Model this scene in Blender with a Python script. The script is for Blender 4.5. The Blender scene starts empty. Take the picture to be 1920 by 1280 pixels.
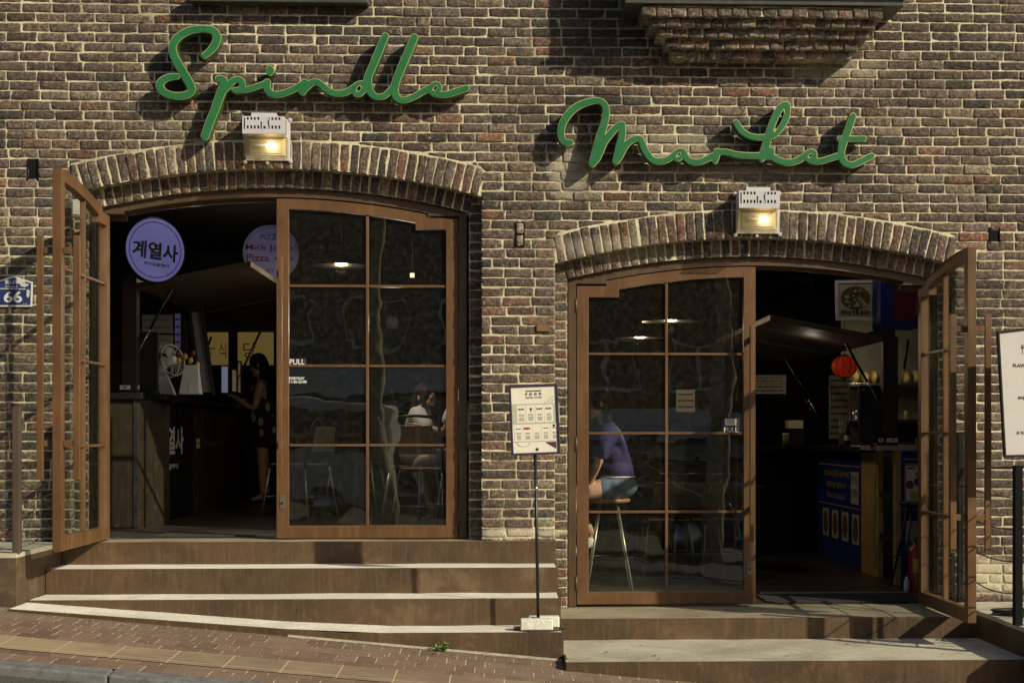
import bpy, bmesh, math, random
from math import sin, cos, pi, radians, sqrt, tan, atan2
from mathutils import Vector, Matrix, noise
from mathutils.geometry import tessellate_polygon
random.seed(7)
SC = bpy.context.scene
COL = SC.collection
# ------------------------------------------------------------------ camera
D0, F, CX0, CY0, YAW = 11.5, 3105.0, 946.0, 816.0, radians(2.5)
CXP = CX0 + F * tan(YAW)
cam_d = bpy.data.cameras.new('camera')
cam = bpy.data.objects.new('camera', cam_d)
COL.objects.link(cam)
cam.location = (0, -D0, 0)
cam.rotation_euler = (pi / 2, 0, -YAW)
cam_d.sensor_width = 36
cam_d.lens = 36 * F / 1920
cam_d.shift_x = (960 - CXP) / 1920
cam_d.shift_y = (CY0 - 640) / 1920
cam_d.clip_start = 0.1
cam_d.clip_end = 600
SC.camera = cam

def P(px, py, Y=0.0):
    u, v = (px - CXP) / F, (CY0 - py) / F
    dx, dy = u * cos(YAW) + sin(YAW), cos(YAW) - u * sin(YAW)
    t = (D0 + Y) / dy
    return Vector((dx * t, Y, v * t))

def PX(px, Y=0.0):
    return P(px, 800, Y).x

def PZ(px, py, Y=0.0):
    return P(px, py, Y).z

def PYz(px, py, z):
    """Y of the point of height z seen at this pixel"""
    u, v = (px - CXP) / F, (CY0 - py) / F
    t = z / v
    return t * (cos(YAW) - u * sin(YAW)) - D0

# ------------------------------------------------------------------ light
SUN_IN = Vector((-1.28, 1.0, -0.94)).normalized()
sun_el = math.asin(-SUN_IN.z)
world = bpy.data.worlds.new('World')
SC.world = world
world.use_nodes = True
wn = world.node_tree
wn.nodes.clear()
wo = wn.nodes.new('ShaderNodeOutputWorld')
wb = wn.nodes.new('ShaderNodeBackground')
ws = wn.nodes.new('ShaderNodeTexSky')
ws.sky_type = 'NISHITA'
ws.sun_disc = False
ws.sun_elevation = sun_el
ws.sun_rotation = atan2(-SUN_IN.x, -SUN_IN.y)
ws.air_density = 1.2
ws.dust_density = 2.0
wb.inputs['Strength'].default_value = 0.08
wn.links.new(ws.outputs[0], wb.inputs[0])
wn.links.new(wb.outputs[0], wo.inputs[0])
sd = bpy.data.lights.new('sun', 'SUN')
sd.energy = 5.0
sd.angle = radians(0.6)
sd.color = (1.0, 0.90, 0.66)
so = bpy.data.objects.new('sun', sd)
COL.objects.link(so)
so.location = (12, -12, 10)
so.rotation_euler = SUN_IN.to_track_quat('-Z', 'Y').to_euler()
SC.view_settings.view_transform = 'Standard'
SC.view_settings.look = 'None'
SC.view_settings.exposure = 0.0
SC.view_settings.gamma = 1.0
SC.cycles.max_bounces = 8
SC.cycles.transparent_max_bounces = 24
SC.cycles.sample_clamp_indirect = 4.0

# ------------------------------------------------------------------ helpers
def tag(o, label=None, cat=None, group=None, kind=None):
    if label: o['label'] = label
    if cat: o['category'] = cat
    if group: o['group'] = group
    if kind: o['kind'] = kind
    return o

def empty(name, loc, label=None, cat=None, group=None):
    o = bpy.data.objects.new(name, None)
    o.empty_display_size = 0.1
    COL.objects.link(o)
    o.location = loc
    return tag(o, label, cat, group)

def wloc(o):
    v = Vector((0, 0, 0))
    while o is not None:
        v += o.location
        o = o.parent
    return v

class MB:
    def __init__(s, M=None):
        s.v, s.f, s.mi, s.sm = [], [], [], []
        s.M = M
        s.cur = 0
        s.bc, s.ed = {}, {}
    def add(s, vs, fs, smooth=False):
        n = len(s.v)
        if s.M is not None:
            vs = [s.M @ Vector(p) for p in vs]
        s.v.extend([tuple(p) for p in vs])
        for f in fs:
            s.f.append(tuple(i + n for i in f))
            s.mi.append(s.cur)
            s.sm.append(smooth)
        return n
    def box(s, x0, x1, y0, y1, z0, z1):
        s.add([(x0,y0,z0),(x1,y0,z0),(x1,y1,z0),(x0,y1,z0),(x0,y0,z1),(x1,y0,z1),(x1,y1,z1),(x0,y1,z1)],
              [(0,3,2,1),(4,5,6,7),(0,1,5,4),(1,2,6,5),(2,3,7,6),(3,0,4,7)])
        return s
    def hexa(s, p):
        """8 corners: bottom 4 then top 4"""
        s.add(p, [(0,3,2,1),(4,5,6,7),(0,1,5,4),(1,2,6,5),(2,3,7,6),(3,0,4,7)])
        return s
    def prism(s, loops, y0, y1, side=None):
        """loops of (x,z); extruded from y0 to y1; later loops are holes"""
        if not isinstance(loops[0][0], (tuple, list)):
            loops = [loops]
        flat = [p for l in loops for p in l]
        tris = tessellate_polygon([[Vector((p[0], p[1], 0)) for p in l] for l in loops])
        n = len(flat)
        vs = [(p[0], y0, p[1]) for p in flat] + [(p[0], y1, p[1]) for p in flat]
        fs = [tuple(t) for t in tris] + [tuple(i + n for i in reversed(t)) for t in tris]
        s.add(vs, fs)
        k = 0
        c = s.cur
        if side is not None: s.cur = side
        for l in loops:
            m = len(l)
            base = len(s.v)
            s.add([(p[0], y0, p[1]) for p in l] + [(p[0], y1, p[1]) for p in l],
                  [(i, (i+1) % m, m + (i+1) % m, m + i) for i in range(m)])
            k += m
        s.cur = c
        return s
    def tube(s, pts, r, n=8, cap=True, close=False):
        pts = [Vector(p) for p in pts]
        rr = r if isinstance(r, (list, tuple)) else [r] * len(pts)
        vs, fs = [], []
        up = None
        m = len(pts)
        for i, p in enumerate(pts):
            a = pts[max(0, i-1)] if not close else pts[i-1]
            b = pts[min(m-1, i+1)] if not close else pts[(i+1) % m]
            t = (b - a)
            if t.length < 1e-9: t = Vector((0,0,1))
            t.normalize()
            if up is None:
                up = t.orthogonal().normalized()
            else:
                up = (up - t * up.dot(t))
                if up.length < 1e-6: up = t.orthogonal()
                up.normalize()
            w = t.cross(up)
            for k in range(n):
                a_ = 2 * pi * k / n
                vs.append(p + (up * cos(a_) + w * sin(a_)) * rr[i])
        last = m if close else m - 1
        for i in range(last):
            for k in range(n):
                j = (i + 1) % m
                fs.append((i*n+k, i*n+(k+1) % n, j*n+(k+1) % n, j*n+k))
        s.add(vs, fs, True)
        if cap and not close:
            s.add([vs[k] for k in range(n)], [tuple(range(n))])
            s.add([vs[(m-1)*n+k] for k in range(n)], [tuple(range(n))])
        return s
    def bar(s, p0, p1, w, h, up=(0,0,1)):
        """rectangular bar from p0 to p1"""
        p0, p1 = Vector(p0), Vector(p1)
        t = (p1 - p0).normalized()
        u = Vector(up); u = (u - t * u.dot(t))
        if u.length < 1e-5: u = t.orthogonal()
        u.normalize()
        v = t.cross(u)
        a, b = v * w / 2, u * h / 2
        s.hexa([p0-a-b, p0+a-b, p1+a-b, p1-a-b, p0-a+b, p0+a+b, p1+a+b, p1-a+b])
        return s
    def lathe(s, prof, c=(0,0,0), n=24, axis='Z', smooth=True, sx=1, sy=1, cap=True):
        vs, fs = [], []
        for (r, z) in prof:
            for k in range(n):
                a = 2*pi*k/n
                x, y = r*cos(a)*sx, r*sin(a)*sy
                q = (x, y, z) if axis == 'Z' else ((x, z, y) if axis == 'Y' else (z, x, y))
                vs.append((q[0]+c[0], q[1]+c[1], q[2]+c[2]))
        m = len(prof)
        for i in range(m-1):
            for k in range(n):
                fs.append((i*n+k, i*n+(k+1) % n, (i+1)*n+(k+1) % n, (i+1)*n+k))
        s.add(vs, fs, smooth)
        for i in (0, m-1):
            if cap and prof[i][0] > 1e-5 and not (m == 2 and abs(prof[0][1]-prof[1][1]) < 1e-9):
                s.add(vs[i*n:(i+1)*n], [tuple(range(n))])
        return s
    def ell(s, c, r, n=16, m=10, fn=None):
        vs, fs = [], []
        for i in range(m+1):
            th = pi*i/m
            for k in range(n):
                a = 2*pi*k/n
                d = Vector((sin(th)*cos(a), sin(th)*sin(a), cos(th)))
                q = 1.0 if fn is None else fn(d)
                vs.append((c[0]+r[0]*d.x*q, c[1]+r[1]*d.y*q, c[2]+r[2]*d.z*q))
        for i in range(m):
            for k in range(n):
                fs.append((i*n+k, (i+1)*n+k, (i+1)*n+(k+1) % n, i*n+(k+1) % n))
        s.add(vs, fs, True)
        return s
    def text(s, body, x0, x1, z0, z1, y=0.0, t=0.0008, bold=0.0, keep=False, align='L'):
        vs, fs = text_geo(body, bold)
        if not vs: return s
        ax, bx = min(p[0] for p in vs), max(p[0] for p in vs)
        az, bz = min(p[1] for p in vs), max(p[1] for p in vs)
        kx = (x1-x0)/max(bx-ax, 1e-6); kz = (z1-z0)/max(bz-az, 1e-6)
        if keep: kx = kz
        off = x0 if align == 'L' else (x0+x1)/2 - kx*(bx-ax)/2
        n = len(vs)
        a = [(off+(p[0]-ax)*kx, y, z0+(p[1]-az)*kz) for p in vs]
        b = [(q[0], y+t, q[2]) for q in a]
        s.add(a + b, [f for f in fs] + [tuple(i+n for i in reversed(f)) for f in fs])
        return s
    def build(s, name, mat, parent=None, bevel=0, origin=None, fix=True, segs=2, auto=None):
        base = wloc(parent) if parent is not None else Vector(origin or (0,0,0))
        own = Vector(origin) - base if (parent is not None and origin is not None) else None
        o0 = Vector(origin) if origin is not None else base
        me = bpy.data.meshes.new(name)
        me.from_pydata([(p[0]-o0.x, p[1]-o0.y, p[2]-o0.z) for p in s.v], [], s.f)
        mats = mat if isinstance(mat, (list, tuple)) else [mat]
        for m in mats: me.materials.append(m)
        me.polygons.foreach_set('material_index', s.mi)
        me.polygons.foreach_set('use_smooth', s.sm)
        if s.bc:
            n = len(s.v)
            c = [0.0]*(4*n); e = [0.0]*n
            for i, col in s.bc.items(): c[4*i:4*i+4] = [col[0], col[1], col[2], 1.0]
            for i, x in s.ed.items(): e[i] = x
            me.attributes.new('bc', 'FLOAT_COLOR', 'POINT').data.foreach_set('color', c)
            me.attributes.new('edge', 'FLOAT', 'POINT').data.foreach_set('value', e)
        if fix:
            bm = bmesh.new(); bm.from_mesh(me)
            bmesh.ops.remove_doubles(bm, verts=bm.verts, dist=1e-5)
            bmesh.ops.recalc_face_normals(bm, faces=bm.faces)
            bm.to_mesh(me); bm.free()
        me.update()
        o = bpy.data.objects.new(name, me)
        COL.objects.link(o)
        if parent is not None:
            o.parent = parent
            if own is not None: o.location = own
        else:
            o.location = o0
        if bevel:
            b = o.modifiers.new('bevel', 'BEVEL'); b.width = bevel; b.segments = segs
            b.limit_method = 'ANGLE'; b.angle_limit = radians(40)
        return o

def lamp(parent, loc, watt, col=(1.0, 0.72, 0.42), r=.05):
    l = bpy.data.lights.new('glow', 'POINT'); l.energy = watt; l.color = col; l.shadow_soft_size = r
    o = bpy.data.objects.new('glow', l); COL.objects.link(o); o.parent = parent
    o.location = Vector(loc)-wloc(parent)
    return o
_tc = {}
def text_geo(body, bold=0.0):
    key = (body, bold)
    if key in _tc: return _tc[key]
    c = bpy.data.curves.new('lettering', 'FONT')
    c.body = body; c.offset = bold; c.resolution_u = 3; c.size = 1
    o = bpy.data.objects.new('lettering', c)
    COL.objects.link(o)
    dg = bpy.context.evaluated_depsgraph_get()
    me = o.evaluated_get(dg).to_mesh()
    vs = [(v.co.x, v.co.y) for v in me.vertices]
    fs = [tuple(p.vertices) for p in me.polygons]
    bpy.data.objects.remove(o); bpy.data.curves.remove(c)
    _tc[key] = (vs, fs)
    return vs, fs

# ------------------------------------------------------------------ materials
class NT:
    def __init__(s, name):
        s.m = bpy.data.materials.new(name); s.m.use_nodes = True
        s.t = s.m.node_tree; s.n = s.t.nodes; s.n.clear()
        s.out = s.N('OutputMaterial')
    def N(s, typ, **kw):
        nd = s.n.new('ShaderNode' + typ)
        for k, v in kw.items(): setattr(nd, k, v)
        return nd
    def L(s, a, b): s.t.links.new(a, b)
    def set(s, nd, **kw):
        for k, v in kw.items():
            nd.inputs[k.replace('_', ' ')].default_value = v
        return nd
    def coord(s, kind='Object', scale=None, rot=None, loc=None):
        tc = s.N('TexCoord')
        mp = s.N('Mapping')
        if scale: mp.inputs['Scale'].default_value = scale
        if rot: mp.inputs['Rotation'].default_value = rot
        if loc: mp.inputs['Location'].default_value = loc
        s.L(tc.outputs[kind], mp.inputs[0])
        return mp.outputs[0]
    def noise(s, vec, scale, detail=4, rough=0.6, dist=0.0):
        n = s.N('TexNoise'); n.inputs['Scale'].default_value = scale
        n.inputs['Detail'].default_value = detail; n.inputs['Roughness'].default_value = rough
        n.inputs['Distortion'].default_value = dist
        if vec is not None: s.L(vec, n.inputs['Vector'])
        return n.outputs[0]
    def ramp(s, fac, stops, interp='LINEAR'):
        r = s.N('ValToRGB'); r.color_ramp.interpolation = interp
        e = r.color_ramp.elements
        while len(e) < len(stops): e.new(0.5)
        for i, (p, c) in enumerate(stops):
            e[i].position = p
            e[i].color = (c, c, c, 1) if not isinstance(c, (tuple, list)) else (c[0], c[1], c[2], 1)
        s.L(fac, r.inputs[0])
        return r.outputs[0]
    def mix(s, fac, a, b, mode='MIX'):
        m = s.N('Mix', data_type='RGBA', blend_type=mode)
        for val, sock in ((fac, m.inputs[0]), (a, m.inputs[6]), (b, m.inputs[7])):
            if hasattr(val, 'is_output') or isinstance(val, bpy.types.NodeSocket): s.L(val, sock)
            elif isinstance(val, (tuple, list)): sock.default_value = (val[0], val[1], val[2], 1)
            else: sock.default_value = val
        return m.outputs[2]
    def math(s, op, a, b=None, clamp=False):
        m = s.N('Math', operation=op, use_clamp=clamp)
        for val, sock in ((a, m.inputs[0]), (b, m.inputs[1])):
            if val is None: continue
            if isinstance(val, bpy.types.NodeSocket): s.L(val, sock)
            else: sock.default_value = val
        return m.outputs[0]
    def bump(s, h, strength=0.3, dist=0.01, nrm=None):
        b = s.N('Bump'); b.inputs['Strength'].default_value = strength; b.inputs['Distance'].default_value = dist
        s.L(h, b.inputs['Height'])
        if nrm is not None: s.L(nrm, b.inputs['Normal'])
        return b.outputs[0]
    def pbsdf(s, color, rough=0.6, metal=0.0, nrm=None, spec=None, coat=None):
        b = s.N('BsdfPrincipled')
        for val, key in ((color, 'Base Color'), (rough, 'Roughness'), (metal, 'Metallic')):
            if isinstance(val, bpy.types.NodeSocket): s.L(val, b.inputs[key])
            elif isinstance(val, (tuple, list)): b.inputs[key].default_value = (val[0], val[1], val[2], 1)
            else: b.inputs[key].default_value = val
        if nrm is not None: s.L(nrm, b.inputs['Normal'])
        if spec is not None: b.inputs['Specular IOR Level'].default_value = spec
        if coat is not None: b.inputs['Coat Weight'].default_value = coat
        s.L(b.outputs[0], s.out.inputs[0])
        return b

def simple(name, col, rough=0.6, metal=0.0, var=0.25, scale=9, bump=0.12, spec=None, bscale=90, bdist=0.002):
    t = NT(name)
    v = t.coord()
    n1 = t.noise(v, scale, 5, 0.65)
    c = t.mix(t.ramp(n1, [(0.3, 0.0), (0.7, 1.0)]), tuple(x*(1-var) for x in col), tuple(min(1, x*(1+var)) for x in col))
    n2 = t.noise(v, bscale, 3)
    rr = t.math('ADD', t.math('MULTIPLY', n1, 0.2), rough-0.1)
    t.pbsdf(c, rr, metal, t.bump(n2, bump, bdist), spec)
    return t.m

def emit(name, col, strength, base=(0.5,0.5,0.5)):
    t = NT(name)
    b = t.pbsdf(base, 0.5)
    b.inputs['Emission Color'].default_value = (col[0], col[1], col[2], 1)
    b.inputs['Emission Strength'].default_value = strength
    return t.m

MORT = (0.80, 0.72, 0.51)
def brick_material():
    t = NT('old_brick')
    v = t.coord()
    at = t.N('Attribute', attribute_name='bc')
    ed = t.N('Attribute', attribute_name='edge')
    nf = t.noise(v, 45, 8, 0.75)
    nm = t.noise(v, 14, 5, 0.6)
    nl = t.noise(v, 1.1, 4, 0.6)
    nh = t.noise(v, 160, 4, 0.7)
    c = t.mix(1.0, at.outputs['Color'], t.ramp(nf, [(0.37, 0.45), (0.5, 1.12), (0.62, 2.3)]), 'MULTIPLY')
    c = t.mix(1.0, c, t.ramp(nl, [(0.32, 0.66), (0.68, 1.22)]), 'MULTIPLY')
    # burnt black crusts
    c = t.mix(t.math('MULTIPLY', t.ramp(nm, [(0.55, 0.0), (0.64, 1.0)]), 0.6), c, (0.035, 0.03, 0.027))
    # mortar smears on the faces and edges
    sm = t.math('ADD', t.math('MULTIPLY', ed.outputs['Fac'], 0.16), t.noise(t.coord(loc=(9, 2, 4)), 26, 7, 0.7))
    nl2 = t.noise(t.coord(loc=(3.1, 0, 8.2)), 0.8, 3, 0.5)
    sm = t.math('ADD', sm, t.math('MULTIPLY', nl2, 0.12))
    c = t.mix(t.math('MULTIPLY', t.ramp(sm, [(0.64, 0.0), (0.80, 1.0)]), 0.65), c, tuple(x*0.8 for x in MORT))
    c = t.mix(t.ramp(nh, [(0.70, 0.0), (0.80, 0.55)]), c, (0.62, 0.56, 0.42))
    c = stains(t, c, 1.0)
    h = t.math('ADD', t.math('MULTIPLY', nf, 0.8), t.math('MULTIPLY', nh, 0.3))
    h = t.math('ADD', h, t.math('MULTIPLY', nm, 0.8))
    t.pbsdf(c, 0.82, 0, t.bump(h, 1.0, 0.024), 0.3)
    return t.m

def blob(t, cx, cz, rx, rz, seed):
    """soft noisy elliptical patch at a place on the wall, 0..1"""
    cz = cz + 1.3      # the wall's own origin lies 1.3 m below the eye level
    v = t.coord(loc=(-cx/rx, 0, -cz/rz), scale=(1/rx, 0, 1/rz))
    ln = t.N('VectorMath', operation='LENGTH'); t.L(v, ln.inputs[0])
    n = t.noise(t.coord(loc=(seed, seed*2, 0)), 6, 5, 0.7)
    d = t.math('ADD', ln.outputs['Value'], t.math('MULTIPLY', t.math('SUBTRACT', n, 0.5), 1.7))
    return t.ramp(d, [(0.55, 1.0), (1.0, 0.0)])

def stains(t, c, k):
    # soot and limewash patches of the old wall, each with its own outline
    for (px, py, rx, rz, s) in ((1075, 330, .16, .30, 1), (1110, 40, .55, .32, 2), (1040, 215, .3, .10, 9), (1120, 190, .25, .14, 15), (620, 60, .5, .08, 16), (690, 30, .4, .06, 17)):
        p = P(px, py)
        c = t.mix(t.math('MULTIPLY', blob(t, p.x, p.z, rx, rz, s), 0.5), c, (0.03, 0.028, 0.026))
    for (px, py, rx, rz, s, a) in ((1070, 330, .18, .22, 3, .5), (1260, 280, .42, .16, 4, .3), (1385, 320, .8, .08, 12, .2),
                                   (1060, 300, .12, .12, 5, .4), (975, 1000, .36, .045, 6, .9), (1150, 465, .5, .10, 7, .3),
                                   (1865, 1080, .34, .16, 8, .85), (1560, 130, .5, .1, 11, .3)):
        p = P(px, py)
        c = t.mix(t.math('MULTIPLY', blob(t, p.x, p.z, rx, rz, s), a), c, (0.62, 0.55, 0.42))
    return c

def mortar_material():
    t = NT('lime_mortar')
    v = t.coord()
    n = t.noise(v, 30, 8, 0.75)
    n2 = t.noise(v, 2.0, 4, 0.6)
    n3 = t.noise(v, 150, 4, 0.7)
    c = t.mix(t.ramp(n, [(0.3, 0.0), (0.65, 1.0)]), tuple(x*0.62 for x in MORT), MORT)
    c = t.mix(t.ramp(n2, [(0.35, 0.75), (0.52, 0.0)]), c, (0.20, 0.17, 0.12))
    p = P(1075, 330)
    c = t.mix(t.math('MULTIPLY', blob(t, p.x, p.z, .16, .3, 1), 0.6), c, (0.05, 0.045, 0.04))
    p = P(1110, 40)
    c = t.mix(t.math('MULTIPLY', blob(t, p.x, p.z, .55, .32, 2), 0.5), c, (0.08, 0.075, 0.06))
    h = t.math('ADD', n, t.math('MULTIPLY', n3, 0.4))
    t.pbsdf(c, 0.9, 0, t.bump(h, 1.0, 0.012), 0.25)
    return t.m

def rusty(name, dark, light, streak=0.5, rough=0.62):
    """rusted / stained steel plate with vertical runs"""
    t = NT(name)
    v = t.coord()
    n1 = t.noise(v, 2.2, 7, 0.65, 0.4)
    n2 = t.noise(t.coord(scale=(22, 22, 2.2)), 1.6, 8, 0.75, .2)
    n3 = t.noise(v, 60, 5, 0.7)
    n4 = t.noise(v, 11, 6, 0.75)
    c = t.mix(t.ramp(n1, [(0.32, 0.0), (0.68, 1.0)]), dark, light)
    c = t.mix(t.math('MULTIPLY', t.ramp(n2, [(0.50, 0.0), (0.72, 1.0)]), streak), c, (0.22, 0.17, 0.09))
    c = t.mix(t.math('MULTIPLY', t.ramp(n2, [(0.28, 1.0), (0.42, 0.0)]), 0.25), c, tuple(x*0.5 for x in dark))
    c = t.mix(t.math('MULTIPLY', t.ramp(n4, [(0.58, 0.0), (0.72, 1.0)]), 0.4), c, (0.22, 0.10, 0.045))
    c = t.mix(t.ramp(n3, [(0.63, 0.0), (0.72, 0.35)]), c, (0.36, 0.30, 0.20))
    c = t.mix(t.ramp(n3, [(0.30, 0.6), (0.42, 0.0)]), c, tuple(x*0.45 for x in dark))
    c = t.mix(t.math('MULTIPLY', t.ramp(n1, [(0.60, 0.0), (0.66, 1.0)]), 0.22), c, (0.22, 0.17, 0.10))
    t.pbsdf(c, t.math('ADD', t.math('MULTIPLY', n4, 0.3), rough-0.12), 0.0, t.bump(t.math('ADD', n3, n4), 0.35, 0.004), 0.35)
    return t.m

def concrete(name, a, b, sc=3.0):
    t = NT(name)
    v = t.coord()
    n1 = t.noise(v, sc, 8, 0.7, 0.3)
    n2 = t.noise(v, 40, 6, 0.75)
    n3 = t.noise(v, 190, 3, 0.6)
    n4 = t.noise(t.coord(scale=(1, 5, 1)), 6, 5, 0.7)
    c = t.mix(t.ramp(n1, [(0.3, 0.0), (0.7, 1.0)]), a, b)
    c = t.mix(1.0, c, t.ramp(n2, [(0.25, 0.72), (0.7, 1.12)]), 'MULTIPLY')
    c = t.mix(t.math('MULTIPLY', t.ramp(n4, [(0.60, 0.0), (0.72, 1.0)]), 0.45), c, tuple(x*0.45 for x in a))
    c = t.mix(t.ramp(n3, [(0.70, 0.0), (0.78, 0.6)]), c, (0.12, 0.11, 0.09))
    t.pbsdf(c, 0.85, 0, t.bump(t.math('ADD', n2, n3), 0.5, 0.004), 0.3)
    return t.m

def painted_steel(name, col, worn=(0.30, 0.17, 0.07)):
    t = NT(name)
    v = t.coord()
    n1 = t.noise(v, 3.0, 6, 0.65)
    n2 = t.noise(v, 26, 6, 0.7)
    n3 = t.noise(t.coord(scale=(9, 9, 1)), 2.5, 5, 0.6)
    c = t.mix(t.ramp(n1, [(0.3, 0.0), (0.7, 1.0)]), tuple(x*0.72 for x in col), tuple(x*1.15 for x in col))
    c = t.mix(t.math('MULTIPLY', t.ramp(n3, [(0.5, 0.0), (0.7, 1.0)]), 0.35), c, worn)
    c = t.mix(t.math('MULTIPLY', t.ramp(n2, [(0.64, 0.0), (0.72, 1.0)]), 0.35), c, tuple(x*0.4 for x in col))
    t.pbsdf(c, t.math('ADD', t.math('MULTIPLY', n1, 0.25), 0.33), 0.0, t.bump(n2, 0.15, 0.002), 0.5)
    return t.m

def glass_material(name='window_glass', wav=0.5):
    t = NT(name)
    v = t.coord()
    h1 = t.noise(v, 3.2, 1, 0.4, 0.6)
    h2 = t.noise(t.coord(scale=(1, 1, 2.2)), 1.3, 1, 0.4)
    nrm = t.bump(t.math('ADD', h1, h2), 1.0, 0.0016*wav)
    lw = t.N('LayerWeight'); lw.inputs[0].default_value = 0.5
    t.L(nrm, lw.inputs['Normal'])
    fr_ = t.math('ADD', t.math('MULTIPLY', t.math('POWER', lw.outputs['Facing'], 5.0), 0.90), 0.072)
    gl = t.N('BsdfGlossy'); gl.inputs['Color'].default_value = (1, 1, 1, 1); gl.inputs['Roughness'].default_value = 0.0
    t.L(nrm, gl.inputs['Normal'])
    tr = t.N('BsdfTransparent')
    tr.inputs['Color'].default_value = (0.93, 0.95, 0.93, 1)
    dirt = t.N('BsdfDiffuse'); dirt.inputs[0].default_value = (0.6, 0.56, 0.45, 1)
    mx = t.N('MixShader')
    t.L(fr_, mx.inputs[0]); t.L(tr.outputs[0], mx.inputs[1]); t.L(gl.outputs[0], mx.inputs[2])
    m2 = t.N('MixShader')
    nd = t.noise(v, 22, 6, 0.8)
    t.L(t.ramp(nd, [(0.45, 0.003), (0.8, 0.02)]), m2.inputs[0]); t.L(mx.outputs[0], m2.inputs[1]); t.L(dirt.outputs[0], m2.inputs[2])
    t.L(m2.outputs[0], t.out.inputs[0])
    return t.m

M = {}
M['brick'] = brick_material()
M['mortar'] = mortar_material()
M['riser'] = rusty('rusted_steel_riser', (0.046, 0.027, 0.015), (0.104, 0.060, 0.030), 0.3)
M['plinth'] = rusty('rusted_steel_plinth', (0.045, 0.027, 0.018), (0.085, 0.055, 0.033), 0.2)
M['tread'] = concrete('worn_concrete_tread', (0.56, 0.53, 0.45), (0.84, 0.81, 0.72))
M['tread_dark'] = concrete('weathered_concrete_slab', (0.26, 0.235, 0.18), (0.58, 0.54, 0.44), 2.2)
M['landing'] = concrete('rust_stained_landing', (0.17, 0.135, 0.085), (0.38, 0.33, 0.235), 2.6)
M['frame'] = painted_steel('brown_door_frame', (0.082, 0.048, 0.024), (0.14, 0.09, 0.045))
M['leaf'] = painted_steel('orange_brown_door', (0.118, 0.057, 0.023), (0.22, 0.125, 0.055))
M['glass'] = glass_material()
M['black'] = simple('black_metal', (0.012, 0.012, 0.013), 0.4, 0.0, 0.3)
M['blackmatte'] = simple('black_matte', (0.008, 0.008, 0.009), 0.85, spec=0.12)
M['steel'] = simple('brushed_steel', (0.55, 0.55, 0.54), 0.3, 1.0, 0.15)
M['white'] = simple('white_paint', (0.72, 0.71, 0.68), 0.5, 0, 0.06)
M['cream'] = simple('cream_plastic', (0.62, 0.58, 0.45), 0.45, 0, 0.08)
M['darkwood'] = simple('dark_stained_wood', (0.030, 0.019, 0.012), 0.55, 0, 0.5, 5)
M['ink'] = simple('black_print', (0.02, 0.02, 0.022), 0.6, 0, 0.1)
M['inkgrey'] = simple('grey_print', (0.22, 0.22, 0.22), 0.6, 0, 0.1)
M['letter_white'] = simple('white_vinyl', (0.85, 0.85, 0.85), 0.5, 0, 0.03)
# ------------------------------------------------------------------ the brick building
K = 1/270.0
HWO, HWI = 380*K, 1.317            # half widths of the outer order and the recessed inner order
R_EXT, R_INT = 5.689, 5.689-0.192   # outer ring of voussoirs
REC = 0.11                          # depth of the inner order
OPEN = []
for (cxp, crown, leafb, floor_y) in ((520, 264, 1008.5, 1010), (1418, 395, 1131, 1135)):
    xc = PX(cxp)
    zc = PZ(cxp, crown) - R_EXT
    OPEN.append(dict(xc=xc, xf=PX(518.5 if cxp < 900 else 1416.5, .16), zc=zc, leaf=PZ(cxp, leafb, .16), floor=PZ(cxp, floor_y, .16)))
R_II = PZ(520, 352, REC) - OPEN[0]['zc']   # intrados of the inner ring
ZL, ZR = OPEN[0]['floor'], OPEN[1]['floor']
WX0, WX1, WZ1 = -6.2, 6.2, 3.9
WZ0 = -2.1

BCOL = [((0.104, 0.077, 0.063), 34), ((0.132, 0.098, 0.078), 28), ((0.152, 0.112, 0.086), 14), ((0.158, 0.098, 0.072), 9),
        ((0.185, 0.098, 0.068), 2), ((0.070, 0.058, 0.052), 13), ((0.19, 0.155, 0.115), 4), ((0.118, 0.084, 0.074), 12)]
rb = random.Random(11)
def bcolor():
    c = rb.choices([b[0] for b in BCOL], [b[1] for b in BCOL])[0]
    k = rb.uniform(0.68, 1.20)
    return tuple(x*k*rb.uniform(0.95, 1.05)*1.0 for x in c)

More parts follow.
